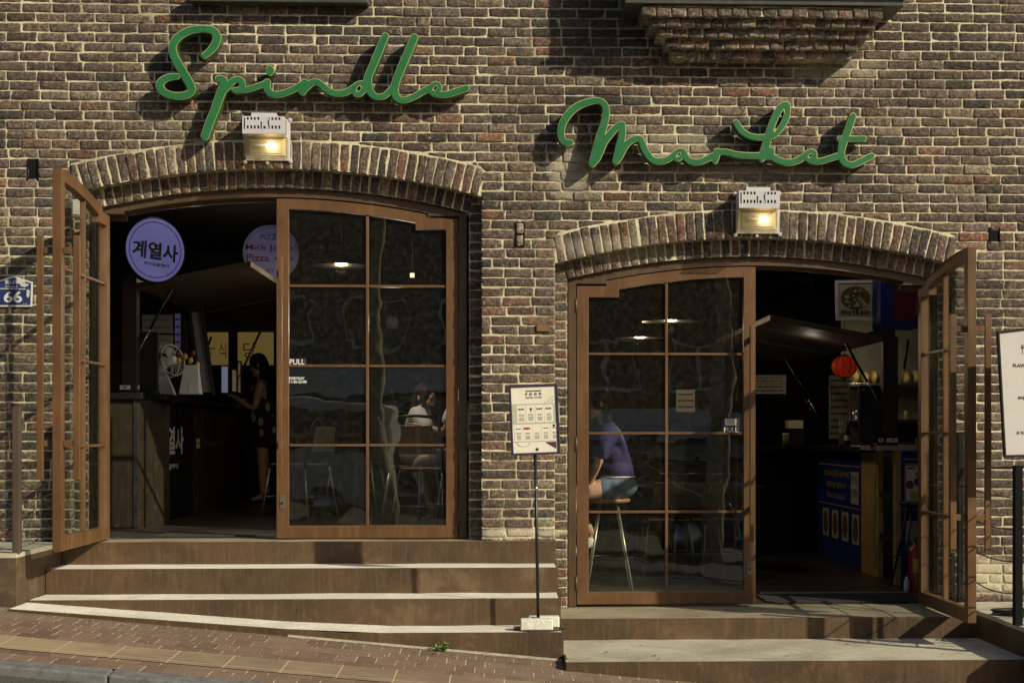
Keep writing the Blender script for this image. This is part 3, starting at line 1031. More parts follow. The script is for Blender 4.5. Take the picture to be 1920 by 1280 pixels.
def green(name, a, b):
    t = NT(name)
    v = t.coord()
    n = t.noise(v, 5, 4, 0.6)
    n2 = t.noise(v, 90, 4, 0.7)
    n3 = t.noise(t.coord(scale=(1, 1, .35)), 30, 5, 0.7)
    c = t.mix(t.ramp(n, [(0.3, 0.0), (0.7, 1.0)]), a, b)
    c = t.mix(t.math('MULTIPLY', t.ramp(n3, [(0.55, 0.0), (0.75, 1.0)]), 0.3), c, (0.10, 0.20, 0.10))
    t.pbsdf(c, t.math('ADD', t.math('MULTIPLY', n2, 0.2), 0.28), 0, t.bump(n2, 0.06, 0.001), 0.5)
    return t.m
M['green_face'] = green('green_acrylic', (0.016, 0.120, 0.040), (0.026, 0.165, 0.058))
M['green_side'] = green('green_painted_return', (0.030, 0.075, 0.022), (0.05, 0.11, 0.035))
M['brass_rim'] = simple('brass_rim', (0.42, 0.42, 0.17), 0.4, 0.3, 0.15)
for (nm, strokes, holes, box, lab, extra) in (
        ('script_sign', spindle, sp_holes, (286, 888, 40, 270), 'green script letter sign reading Spindle on the brick wall above the left doorway', dot_i),
        ('script_sign', market, mk_holes, (1036, 1648, 178, 322), 'green script letter sign reading Market on the brick wall above the right doorway', None)):
    c0 = P((box[0]+box[1])/2, box[3]-60, -.03)
    root = empty(nm, c0, lab, 'sign', 'green script letter signs')
    X, Y, d = sdf_grid(strokes, box[0], box[1], box[2], box[3], 1.5, holes)
    sign_part('letter_body', X, Y, d, 0.0, -.128, -.030, [M['brass_rim'], M['green_side']], root)
    sign_part('letter_face', X, Y, d, -1.35, -.1315, -.1275, [M['green_face'], M['green_face']], root)
    if extra:
        X, Y, d = sdf_grid(extra, 495, 520, 120, 148, 0.8)
        b = sign_part('letter_dot', X, Y, d, 0.0, -.128, -.030, [M['brass_rim'], M['green_side']], root)
        sign_part('letter_face', X, Y, d, -1.6, -.1315, -.1275, [M['green_face'], M['green_face']], b)
    mb = MB()
    pts = [s_[len(s_)//2] for s_ in strokes[::2]]
    for q in pts:
        p = P(q[0], q[1], -.12)
        mb.tube([(p.x, -.035, p.z), (p.x, .004, p.z)], .006, 8)
    mb.build('standoff', M['steel'], root)

# ------------------------------------------------------------------ wall lamps
M['lamp_grey'] = simple('light_grey_cast_housing', (0.50, 0.49, 0.52), 0.5, 0, 0.06)
M['bulb'] = emit('lit_bulb', (1.0, 0.80, 0.48), 9.0, (0.9, 0.8, 0.6))
def lampglass():
    t = NT('ribbed_lamp_glass')
    v = t.coord()
    w = t.N('TexWave'); w.inputs['Scale'].default_value = 60; t.L(v, w.inputs[0])
    nrm = t.bump(w.outputs[0], 0.4, 0.002)
    tr = t.N('BsdfTransparent'); tr.inputs[0].default_value = (0.95, 0.91, 0.78, 1)
    gl = t.N('BsdfGlossy'); gl.inputs['Roughness'].default_value = 0.12; t.L(nrm, gl.inputs['Normal'])
    df = t.N('BsdfTranslucent'); df.inputs[0].default_value = (0.9, 0.8, 0.55, 1); t.L(nrm, df.inputs['Normal'])
    m1 = t.N('MixShader'); m1.inputs[0].default_value = 0.20
    t.L(tr.outputs[0], m1.inputs[1]); t.L(df.outputs[0], m1.inputs[2])
    m2 = t.N('MixShader'); m2.inputs[0].default_value = 0.10
    t.L(m1.outputs[0], m2.inputs[1]); t.L(gl.outputs[0], m2.inputs[2])
    t.L(m2.outputs[0], t.out.inputs[0])
    return t.m
M['lamp_glass'] = lampglass()
M['reflector'] = simple('warm_reflector', (0.70, 0.66, 0.52), 0.35, 0.1, 0.05)
def wall_lamp(px, py, label):
    """px,py: centre of the housing in the photo"""
    c = P(px, py, 0)
    root = empty('wall_lamp', (c.x, 0, c.z), label, 'wall lamp', 'industrial wall lamps above the doors')
    k = 1/270
    def X(a): return c.x + a*k
    def Z(a): return c.z - a*k
    mb = MB()
    mb.box(X(-41), X(41), -.022, -.001, Z(39), Z(-38))
    for (a, b) in ((-42, 42), (42, 40), (41, -37), (-43, -36)):
        mb.tube([(X(a), -.001, Z(b)), (X(a), -.026, Z(b))], .0135, 12)
        mb.tube([(X(a), -.026, Z(b)), (X(a), -.030, Z(b))], .006, 8)
    mb.tube([(X(-1), -.001, Z(43)), (X(-1), -.02, Z(43))], .012, 10)
    mb.build('back_plate', M['lamp_grey'], root, bevel=.003)
    # finned housing: front plate with cut slots over a dark cavity
    mb = MB()
    yf = -.165
    x0, x1, z0, z1 = X(-41), X(35), Z(-4), Z(-36)
    holes = []
    for s in range(10):
        if s in (4, 5): continue
        a = -33 + s*6.4
        for (t0, t1) in ((-34, -29), (-19, -13)):
            holes.append([(X(a), Z(t1)), (X(a+3.6), Z(t1)), (X(a+3.6), Z(t0)), (X(a), Z(t0))])
    for a, t0 in ((-8, -26), (5.0, -34)):
        holes.append([(X(a), Z(-12.5)), (X(a+2.6), Z(-12.5)), (X(a+2.6), Z(t0)), (X(a), Z(t0))])
    holes.append([(X(-3), Z(-13)), (X(1.5), Z(-13)), (X(1.5), Z(-18)), (X(-3), Z(-18))])
    holes.append([(X(-38.5), Z(-12)), (X(-36), Z(-12)), (X(-36), Z(-33)), (X(-38.5), Z(-33))])
    mb.prism([[(x0, z0), (x1, z0), (x1, z1), (x0, z1)]] + holes, yf, yf+.012)
    mb.box(x0, x0+.006, yf+.0122, -.0225, z0, z1)
    mb.box(x1-.006, x1, yf+.0122, -.0225, z0, z1)
    mb.box(x0+.0062, x1-.0062, yf+.0122, -.0225, z1-.006, z1)
    mb.box(x0+.0062, x1-.0062, yf+.0122, -.0225, z0, z0+.006)
    for i in range(9):
        zz = z0+.012+(z1-z0-.02)*i/9
        mb.box(x1+.0002, x1+.006, -.14, -.05, zz, zz+.005)
    mb.box(X(-26), X(19), -.13, -.0225, z1+.0005, z1+.030)
    mb.build('housing', M['lamp_grey'], root)
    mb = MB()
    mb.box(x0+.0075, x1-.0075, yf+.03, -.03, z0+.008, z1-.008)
    mb.build('fins', simple('shadowed_fin_block', (0.16, 0.16, 0.17), 0.6), root)  # fins in a darker grey, the cavity's shade put into the colour
    mb = MB()
    g0, g1 = X(-39), X(33)
    zt, zb = z0-.0006, Z(35)
    mb.hexa([(g0+.004, -.135, zb), (g1-.002, -.135, zb), (X(37), -.0225, zb-.006), (g0-.002, -.0225, zb-.006),
             (g0, -.152, zt), (g1, -.152, zt), (X(38), -.0225, zt), (g0-.002, -.0225, zt)])
    mb.build('lens', M['lamp_glass'], root, bevel=.006)
    mb = MB()
    mb.hexa([(g0+.03, -.055, zb+.03), (g1-.02, -.055, zb+.03), (g1, -.028, zb+.012), (g0+.01, -.028, zb+.012),
             (g0+.03, -.055, zt-.02), (g1-.02, -.055, zt-.02), (g1, -.028, zt-.004), (g0+.01, -.028, zt-.004)])
    mb.build('reflector', M['reflector'], root)
    mb = MB()
    mb.ell((X(9), -.088, Z(14)), (.036, .022, .021), 20, 12)
    mb.build('bulb', M['bulb'], root)
    mb = MB(); mb.tube([(X(9)-.037, -.088, Z(14)), (X(-24), -.088, Z(14))], .015, 12); mb.build('bulb_socket', M['white'], root)
    mb = MB()
    for zz in (zb+.006,):
        mb.tube([(g0+.002, -.141, zz), (g1-.002, -.141, zz)], .0035, 8)
    mb.build('lens_clip', M['lamp_grey'], root)
    mb = MB(); mb.tube([(X(12), -.06, z1+.031), (X(13), -.062, z1+.05), (X(20), -.045, z1+.052), (X(26), -.02, z1+.035), (X(27), -.002, z1+.02)], .004, 6)
    mb.tube([(X(-4), -.05, z1+.031), (X(-3), -.045, z1+.045), (X(4), -.03, z1+.046), (X(6), -.002, z1+.04)], .003, 6)
    mb.build('cable', M['black'], root)
wall_lamp(503, 263, 'light grey industrial wall lamp, lit, below the Spindle letters')
wall_lamp(1420, 400, 'light grey industrial wall lamp, lit, below the Market letters')

# small cream light on the wall behind the left open door
p = P(145, 390, 0)
r_ = empty('small_light', (p.x, 0, p.z), 'small cream box light on the bricks behind the far left open door', 'wall light')
a, b = P(134, 407, -.05), P(157, 374, -.05)
MB().box(a.x, b.x, -.06, -.004, a.z, b.z).build('light_body', M['cream'], r_, bevel=.008)
MB().box(a.x+.012, b.x-.024, -.068, -.0605, a.z+.014, b.z-.014).build('light_cover', M['white'], r_, bevel=.003)

# ------------------------------------------------------------------ number plaque, menu stand, big menu board
M['navy'] = simple('navy_enamel', (0.030, 0.045, 0.16), 0.35, 0, 0.35, 30)
r_ = empty('house_number_plaque', P(25, 545, -.01), 'blue house number plaque reading 66 on the bricks at the left edge', 'plaque')
def pg(pts, Y): return [(P(x, y, Y).x, P(x, y, Y).z) for x, y in pts]
MB().prism(pg([(-17, 575), (60, 575), (61, 529), (26, 517), (-17, 530)], -.012), -.014, -.002).build('plaque_rim', M['white'], r_, bevel=.002)
MB().prism(pg([(-14.5, 571.5), (57, 571.5), (58, 531), (26, 520.5), (-14.5, 533)], -.016), -.017, -.0143).build('plaque_field', M['navy'], r_)
def lab_text(parent, items, Y, mat, t=.0006, name='lettering'):
    mb = MB()
    for (s, x0, x1, y0, y1, bd) in items:
        a, b = P(x0, y1, Y), P(x1, y0, Y)
        mb.text(s, a.x, b.x, a.z, b.z, Y, t, bd)
    return mb.build(name, mat, parent, fix=False)
lab_text(r_, [('66', 7, 41.5, 546, 567, .022), ('희나무', 9, 36, 525.5, 533.5, .02), ('Huinamu-ro', 10, 33, 535, 538.5, .0), ('가 로', 42, 51, 568, 570.5, 0)], -.018, M['white'])
mb = MB()
a, b = P(-8, 541.8, -.018), P(32, 540.4, -.018)
mb.box(a.x, b.x, -.018, -.0172, a.z, b.z)
a, b = P(35, 542.4, -.018), P(48, 541, -.018)
mb.box(a.x, b.x, -.018, -.0172, a.z, b.z)
mb.build('plaque_line', M['white'], r_)
rr = random.Random(4)
mb = MB()
pts = []
for cx, cy, rx, ry in ((39, 527, 11, 5), (46, 533, 8, 4), (52.5, 548, 3.2, 9)):
    ring = []
    for i in range(26):
        a = 2*pi*i/26; q = rr.uniform(.72, 1.12)
        ring.append((cx+rx*cos(a)*q, cy+ry*sin(a)*q + (cx-37)*0.12))
    mb.prism(pg(ring, -.0176), -.0178-.0002*len(mb.v)/400, -.0171)
mb.build('worn_patch', simple('bare_white_enamel', (0.62, 0.62, 0.56), 0.6, 0, 0.15, 40), r_)

# menu stand on the third step
M['purple_frame'] = simple('purple_black_frame', (0.040, 0.028, 0.065), 0.4, 0, 0.2)
M['paper'] = simple('menu_paper', (0.74, 0.70, 0.60), 0.5, 0, 0.04)
M['sage'] = simple('sage_band', (0.42, 0.45, 0.36), 0.5, 0, 0.05)
M['purple_print'] = simple('purple_print', (0.10, 0.02, 0.07), 0.5, 0, 0.1)
M['red_print'] = simple('red_print', (0.35, 0.03, 0.03), 0.5, 0, 0.1)
YS = -1.12
base = P(1012, 1176, YS)
zt3 = PZ(1000, 1185, -1.3)
YS2 = YS
stand = empty('menu_stand', (P(1008, 1170, YS).x, YS, zt3), 'framed white food menu on a thin black pole held by white blocks on the steps', 'menu stand')
pt, pb_ = P(1003.5, 848, YS), Vector((P(1009.5, 1170, YS).x, YS, zt3+.006))
mb = MB(); mb.tube([(pt.x, YS, pt.z), tuple(pb_)], .0105, 12)
mb.build('pole', M['black'], stand)
q = pt.lerp(pb_, .205)
MB().tube([(q.x-.0003, YS, q.z-.012), (q.x+.0003, YS, q.z+.012)], .0135, 12).build('collar', M['steel'], stand)
mb = MB(); mb.lathe([(0, .0035), (.16, .0035), (.165, 0.001), (.165, 0)], (pb_.x+.005, YS-.0, zt3+.001), 36)
mb.build('foot_plate', M['black'], stand)
# tilted panel: corners measured at its distance
cs = [P(959, 854, YS-.01), P(1051, 850, YS-.01), P(1045.5, 719, YS-.01), P(953.5, 722, YS-.01)]
pc = sum(cs, Vector())/4
ux = ((cs[1]-cs[0])+(cs[2]-cs[3])).normalized(); uz = ((cs[3]-cs[0])+(cs[2]-cs[1])).normalized()
pw = (cs[1]-cs[0]).length; ph_ = (cs[3]-cs[0]).length
uy = Vector((0, 1, 0))
TM = MT(ux, uy, uz, (pc.x, YS-.012, pc.z))
w2, h2 = pw/2, ph_/2
fr = .0145
mb = MB(TM); mb.prism([[(-w2,-h2),(w2,-h2),(w2,h2),(-w2,h2)], [(-w2+fr,-h2+fr),(w2-fr,-h2+fr),(w2-fr,h2-fr),(-w2+fr,h2-fr)]], -.012, .008)
mb.build('panel_frame', M['purple_frame'], stand, bevel=.003)
MB(TM).box(-w2+fr, w2-fr, -.004, .006, -h2+fr, h2-fr).build('menu_sheet', M['paper'], stand)
# print: local coordinates from the enlarged crop (sheet spans 140..800 x 180..1115)
def q2(x, y): return ((x-455)/(7.53)*K*.975*.93, (650-y)/(7.53)*K*.975*.93)
def panel_box(mb, x0, y0, x1, y1, n=-.0046, t=.0004):
    a, b = q2(x0, y1), q2(x1, y0)
    mb.box(a[0], b[0], n, n+t, a[1], b[1])
mb = MB(TM); panel_box(mb, 145, 425, 808, 712); panel_box(mb, 150, 950, 808, 962)
mb.build('menu_band', M['sage'], stand)
mb = MB(TM)
for i in range(4): panel_box(mb, 212+i*128, 445, 334+i*128, 690, -.0052)
for i in range(5): panel_box(mb, 165+i*127, 716, 283+i*127+(0 if i < 4 else 6), 950, -.0052)
mb.build('menu_card', M['paper'], stand)
mb = MB(TM)
def tx(s, x0, x1, y0, y1, bd=0.0):
    a, b = q2(x0, y1), q2(x1, y0)
    mb.text(s, a[0], b[0], a[1], b[1], -.0060, .0004, bd)
tx('SPINDLE MARKET', 345, 568, 238, 258, .03)
tx('F  O  O  D', 345, 568, 273, 310, .05)
tx('EVERYDAY 11:30-22:00', 347, 568, 326, 352, .0)
for i in range(4):
    a = q2(600+i*28, 418); b = q2(726+i*26-(20 if i == 3 else 0), 320+i*14)
    mb.bar((a[0], -.0050, a[1]), (b[0], -.0050, b[1]), .0013, .0005, (0, 1, 0))
for i in range(4):
    x = 225+i*128
    if i != 1:
        for j in range(3): panel_box(mb, x+8+j*28, 488+(j % 2)*4, x+30+j*28, 512, -.0060)
    else:
        panel_box(mb, x+42, 485, x+72, 512, -.0060); panel_box(mb, x+50, 512, x+62, 540, -.0060)
    for r in range(6):
        rr_ = 30+rr.random()*12
        panel_box(mb, x+52-rr_, 572+r*15+(10 if r > 1 else 0), x+52+rr_, 577+r*15+(10 if r > 1 else 0), -.0060, .0003)
for i in range(5):
    x = 178+i*127
    if i in (0, 3, 4): panel_box(mb, x+10, 768, x+84, 778, -.0060)
    if i == 4:
        c = q2(722, 741); mb.lathe([(0, 0), (.0092*.28, 0)], (0, 0, 0), 4) if False else None
        ring = [(c[0]+.0085*cos(2*pi*k/20), c[1]+.0085*sin(2*pi*k/20)) for k in range(20)]
        mb.prism(ring, -.0060, -.0054)
    for r in range(6):
        rr_ = 28+rr.random()*14
        panel_box(mb, x+48-rr_, 832+r*15+(10 if r > 1 else 0), x+48+rr_, 837+r*15+(10 if r > 1 else 0), -.0060, .0003)
c = q2(475, 1069)
mb.prism([(c[0]+.0095*cos(2*pi*k/20), c[1]+.0095*sin(2*pi*k/20)) for k in range(20)], -.0060, -.0045)
mb.build('menu_print', M['ink'], stand, fix=False)
mb = MB(TM); c = q2(342, 771)
mb.prism([(c[0]+.023*cos(2*pi*k/24), c[1]+.0075*sin(2*pi*k/24)) for k in range(24)], -.0060, -.0054)
mb.build('menu_logo', M['red_print'], stand)
mb = MB(TM); mb.prism([q2(590, 970), q2(744, 968), q2(744, 1065)], -.0060, -.0045)
a, b = q2(290, 965), None
arc_ = [(a[0]+.040*cos(pi+pi*k/20), -.0050, a[1]+.026*sin(pi+pi*k/20)) for k in range(21)]
mb.build('menu_triangle', M['purple_print'], stand)
MB(TM).tube(arc_, .0012, 6).build('menu_arc', M['inkgrey'], stand)
# the two white blocks that hold the foot down
M['white_block'] = concrete('white_cement_block', (0.62, 0.60, 0.53), (0.80, 0.78, 0.70), 8)
for (px0, px1, py0, py1, Y, lab) in ((976, 1037, 1160, 1182, -1.245, 'white painted brick lying on the menu stand foot, in front of the pole'),
                                    (991, 1049, 1155, 1176, -1.10, 'white painted brick lying on the menu stand foot, behind the pole')):
    a, b = P(px0, py1, Y), P(px1, py0, Y)
    mb = MB()
    n0 = 0
    zz0 = zt3 + .0062
    mb.box(a.x, b.x, Y, Y+.095, zz0, zz0+.068)
    o_ = mb.build('white_block', M['white_block'], None, bevel=.008, origin=((a.x+b.x)/2, Y+.045, zz0), segs=3)
    tag(o_, lab, 'brick', 'white bricks weighing down the menu stand')

# large menu board at the right edge
YB = -1.38
bd = empty('menu_board', P(1905, 858, YB), 'large tilted white menu board with a black frame at the right edge', 'menu board')
cs = [P(1882, 857, YB), P(2075, 851, YB), P(2064, 597, YB), P(1869, 621, YB)]
ux = (cs[2]-cs[3]).normalized(); uz = (cs[3]-cs[0]).normalized()
TB = MT(ux, (0, 1, 0), uz, tuple(cs[0]))
wB, hB = 128/300, (cs[3]-cs[0]).length
f_ = .017
mb = MB(); 
def bl(s, t): # bilinear on the board face
    return cs[0]*(1-s)*(1-t)+cs[1]*s*(1-t)+cs[2]*s*t+cs[3]*(1-s)*t
def bpoly(l): return [(bl(s, t).x, bl(s, t).z) for s, t in l]
mb.prism([bpoly([(0,0),(1,0),(1,1),(0,1)]), bpoly([(.021,.018),(.979,.018),(.979,.982),(.021,.982)])], YB-.015, YB+.02)
mb.build('board_frame', M['black'], bd, bevel=.003)
mb = MB(); mb.prism(bpoly([(.021,.018),(.979,.018),(.979,.982),(.021,.982)]), YB-.006, YB+.012)
mb.build('board_sheet', simple('white_board', (0.56, 0.54, 0.53), 0.45, 0, 0.04), bd)
mb = MB()
def btx(s, x0, x1, y0, y1, bdv):
    a, b = P(x0, y1, YB), P(x1, y0, YB)
    mb.text(s, a.x, b.x, a.z, b.z, YB-.0072, .0006, bdv)
btx('FLAVOUR', 1898.5, 1936, 682, 688.5, .04)
btx('ENJOY', 1908.5, 1934, 743, 749.5, .04)
btx('A VARIETY', 1905, 1945, 808, 814, .04)
for dx in (-2, 0, 2):
    a, b = P(1916.3+dx, 651, YB), P(1916.3+dx, 646, YB)
    mb.box(a.x-.0012, a.x+.0012, YB-.0072, YB-.0066, a.z, b.z)
a, b = P(1916.5, 664, YB), P(1916.5, 652, YB)
mb.box(a.x-.0015, a.x+.0015, YB-.0072, YB-.0066, a.z, b.z)
a, b = P(1916.3, 653.5, YB), P(1916.3, 650.5, YB)
mb.box(a.x-.0085, a.x+.0085, YB-.0072, YB-.0066, a.z, b.z)
mb.build('lettering', M['ink'], bd, fix=False)
mb = MB(); a = P(1990, 850, YB)
mb.tube([(a.x, YB+.035, a.z+.6), (a.x+.0, YB+.035, -1.165)], .014, 10)
mb.build('pole', M['black'], bd)

# ------------------------------------------------------------------ steps, plinths, rails
def Gz(x, Y):
    return -1.06 - .095*(x+3.10) + .02*(Y+1.3)
z1 = ZL-.002
XL0 = PX(31, -1.13)
zt = [PZ(600, 1056, -.1), PZ(600, 1111.5, -.5), PZ(900, 1185, -1.3)]
XR, XLp = PX(1042, -.1), PX(116, -.1)
steps = empty('entrance_steps', (-1.3, -.7, -1.3), 'four rusty brown steps with pale concrete treads below the left doorway', 'steps')
def slab(name, x0, x1, y0, y1, z0, z1, mat, parent, bev=.004, z1b=None):
    mb = MB(); mb.box(x0, x1, y0, y1, z0, z1)
    return mb.build(name, mat, parent, bevel=bev)
NS = 3
plates = []
def riser(x0, x1, Y, ztop, zbot, parent, mat='riser', zl=None):
    """steel plate closing the step; zl gives the top at the left end"""
    mb = MB()
    zl = ztop if zl is None else zl
    n = 30
    pts = [(x0+(x1-x0)*i/n) for i in range(n+1)]
    xk = x0 + (x1-x0)*.60
    top = [(x, (zl+(ztop-zl)*min(1, (x-x0)/(xk-x0))) ) for x in pts]
    mb.prism([(x0, zbot)] + [(x1, zbot)] + list(reversed(top)), Y, Y+.012)
    return mb.build('riser', M[mat], parent, bevel=.0015)
riser(XLp, XR, -.10, z1, zt[0]-.01, steps)
riser(XLp, XR+.004, -.50, zt[0], zt[1]-.01, steps)
riser(XLp, XR+.008, -.90, zt[1], -1.40, steps)
riser(XL0, XR+.012, -1.30, zt[2], -1.75, steps, zl=zt[1]-.012)
# right-hand end cheeks of the steps
for (xr, ya, yb, ztp) in ((XR, -.0995, .10, z1-.0), (XR+.004, -.4995, -.1005, zt[0]), (XR+.008, -.8995, -.5005, zt[1]), (XR+.012, -1.2995, -.9005, zt[2])):
    mb = MB(); mb.box(xr-.012, xr-.0005, ya+.0125, yb+.012, -1.6, ztp-.0004); mb.build('cheek', M['riser'], steps)
def tread(x0, x1, y0, y1, z, zl=None, mat='tread', parent=None, nseg=40):
    """slab with a slightly uneven top"""
    mb = MB(); zl = z if zl is None else zl
    xk = x0 + (x1-x0)*.60
    vs, fs = [], []
    for i in range(nseg+1):
        x = x0+(x1-x0)*i/nseg
        zz = zl+(z-zl)*min(1, (x-x0)/(xk-x0))
        for j in range(4):
            y = y0+(y1-y0)*j/3
            vs.append((x, y, zz + noise.noise(Vector((x*3, y*5, z*9)))*.004 - .0015))
    for i in range(nseg):
        for j in range(3):
            fs.append((i*4+j, (i+1)*4+j, (i+1)*4+j+1, i*4+j+1))
    mb.add(vs, fs, True)
    n = len(vs)
    mb.add([(x0, y0, vs[0][2]-.05), (x1, y0, vs[-1][2]-.05), (x1, y1, vs[-1][2]-.05), (x0, y1, vs[0][2]-.05)], [(0,1,2,3)])
    return mb.build('tread', M[mat], parent, fix=False)
tread(XLp, XR-.0125, -.088, .30, z1-.001, parent=steps, mat='landing')
tread(XLp, XR-.0085, -.488, -.1005, zt[0]-.0005, parent=steps)
tread(XLp, XR-.0045, -.888, -.5005, zt[1]-.0005, parent=steps)
tread(XL0, XR-.0005, -1.288, -.9005, zt[2]-.0005, zl=zt[1]-.012, parent=steps)

stepsR = empty('entrance_steps', (2.0, -.9, -1.5), 'two broad rusty steps with grey concrete tops below the right doorway', 'steps')
XP = PX(1837, -.6)
z2 = ZR-.002; z3 = PZ(1400, 1197, -.6)
YF = -1.68
riser(XR+.0125, XP, -.60, z2, z3-.01, stepsR)
tread(XR+.0005, XP, -.588, .30, z2-.001, parent=stepsR, mat='landing')
riser(XR+.0125, XP+.02, YF, z3, -2.15, stepsR)
tread(XR+.0125, XP+.02, YF+.012, -.6005, z3-.0005, parent=stepsR, mat='tread_dark', nseg=60)
mb = MB(); mb.box(XR+.0130, XR+.024, YF+.0125, -1.31, -1.9, z3-.001); mb.build('cheek', M['riser'], stepsR)

plL = empty('planter_plinth', (-3.6, -.6, -1.1), 'rusty steel plinth with a concrete top left of the left steps', 'plinth')
XL0 = PX(31, -1.13)
zp = PZ(20, 1018, 0)+.01
mb = MB(); mb.box(-6.15, XL0, -1.13, -.02, -1.6, zp-.03); mb.build('plinth_body', M['plinth'], plL, bevel=.003)
mb = MB(); mb.box(-6.14, XL0-.001, -1.128, -.02, zp-.0295, zp); mb.build('plinth_top', M['tread_dark'], plL, bevel=.003)
plR = empty('planter_plinth', (4.0, -.6, -1.6), 'rusty steel plinth with a concrete top right of the right steps', 'plinth')
XR0 = PX(1833, -.6)
zp2 = -1.165
mb = MB(); mb.box(XR0, 6.15, YF-.3, -.02, -2.3, zp2-.03); mb.build('plinth_body', M['plinth'], plR, bevel=.003)
mb = MB(); mb.box(XR0+.001, 6.14, YF-.298, -.02, zp2-.0295, zp2); mb.build('plinth_top', M['tread_dark'], plR, bevel=.003)
M['post'] = painted_steel('dark_rusty_post', (0.075, 0.055, 0.04), (0.14, 0.10, 0.06))
# left railing
rl = empty('wire_railing', (PX(31, -1.09), -1.09, zp), 'dark post with two sagging wires on the plinth at the left edge', 'railing')
xp_ = PX(32, -1.09)
mb = MB(); mb.box(xp_-.022, xp_+.022, -1.12, -1.06, zp, PZ(31, 762, -1.09)); mb.build('post', M['post'], rl, bevel=.003)
mb = MB(); xq = PX(110, -.06); mb.box(xq-.02, xq+.02, -.09, -.03, zp, PZ(110, 790, -.06)); mb.build('post', M['post'], rl, bevel=.003)
def wire(mb, a, b, sag, r=.0045, n=14):
    a, b = Vector(a), Vector(b)
    mb.tube([a.lerp(b, i/n) - Vector((0, 0, sag*4*(i/n)*(1-i/n))) for i in range(n+1)], r, 6)
for zz in (-.58, -.36):
    mb = MB(); wire(mb, (xp_, -1.09, zz), (xq, -.06, zz), .05); wire(mb, (xp_, -1.09, zz), (-6.0, -1.09, zz+.1), .05); mb.build('wire', M['black'], rl)
# right railing
YR = -1.45
xr = PX(1908, YR)
rr_ = empty('wire_railing', (xr, YR, zp2), 'black post with five sagging wires on the plinth at the right edge', 'railing')
ztp = PZ(1908, 872, YR)
mb = MB(); mb.box(xr-.024, xr+.024, YR-.03, YR+.03, zp2, ztp); mb.build('post', M['blackmatte'], rr_, bevel=.003)
xw = PX(1800, -.05)
mb = MB(); mb.box(xw-.02, xw+.02, -.08, -.03, zp2, .02); mb.build('post', M['black'], rr_, bevel=.003)
mb = MB(); mb.bar((xw, -.055, -.235), (xr+.9, YR+.2, ztp+.012), .03, .012); mb.build('top_rail', M['black'], rr_)
for i in range(5):
    mb = MB(); zz = PZ(1908, 934+i*59, YR)
    wire(mb, (xw, -.055, zz+.035), (xr, YR, zz), .012+.014*i); wire(mb, (xr, YR, zz), (xr+1.2, YR+.1, zz-.02), .02)
    mb.build('wire', M['black'], rr_)
# coil of black cable and a small silver fitting on the right plinth
mb = MB()
pts = []
cx_, cy_ = PX(1905, -.9), -.95
for i in range(60):
    a = i*.42; pts.append((cx_+.16*cos(a)*(1+.1*sin(i)), cy_+.13*sin(a), zp2+.008+.0006*i))
mb.tube(pts, .006, 6)
tag(mb.build('cable_coil', M['black'], None, origin=(cx_, cy_, zp2)), 'coil of black cable lying on the right plinth by the bricks', 'cable')

# weed at the foot of the steps
M['leafgreen'] = simple('weed_leaf', (0.10, 0.16, 0.03), 0.6, 0, 0.4, 40)
wx, wy = PX(833, -1.34), -1.34
wz = Gz(wx, wy)
mb = MB(); rw = random.Random(3)
for i in range(80):
    a = rw.uniform(0, 2*pi); r = rw.uniform(.005, .055); h = rw.uniform(.01, .055)
    c = Vector((wx + r*cos(a)*1.3, wy-.02 + .5*r*sin(a), wz+h))
    d = Vector((rw.uniform(-1, 1), rw.uniform(-1, .4), rw.uniform(-.2, 1))).normalized()*rw.uniform(.010, .022)
    e = d.cross(Vector((rw.uniform(-1, 1), rw.uniform(-1, 1), 1))).normalized()*d.length*.45
    mb.add([c-d*.6, c+e-d*.1, c+d, c-e-d*.1], [(0, 1, 2, 3)])
for i in range(12):
    a = rw.uniform(0, 2*pi)
    mb.tube([(wx, wy, wz), (wx+.03*cos(a), wy+.015*sin(a), wz+.035)], .0012, 4)
tag(mb.build('weed', M['leafgreen'], None, origin=(wx, wy, wz), fix=False), 'small green weed sprouting where the steps meet the pavement', 'weed')

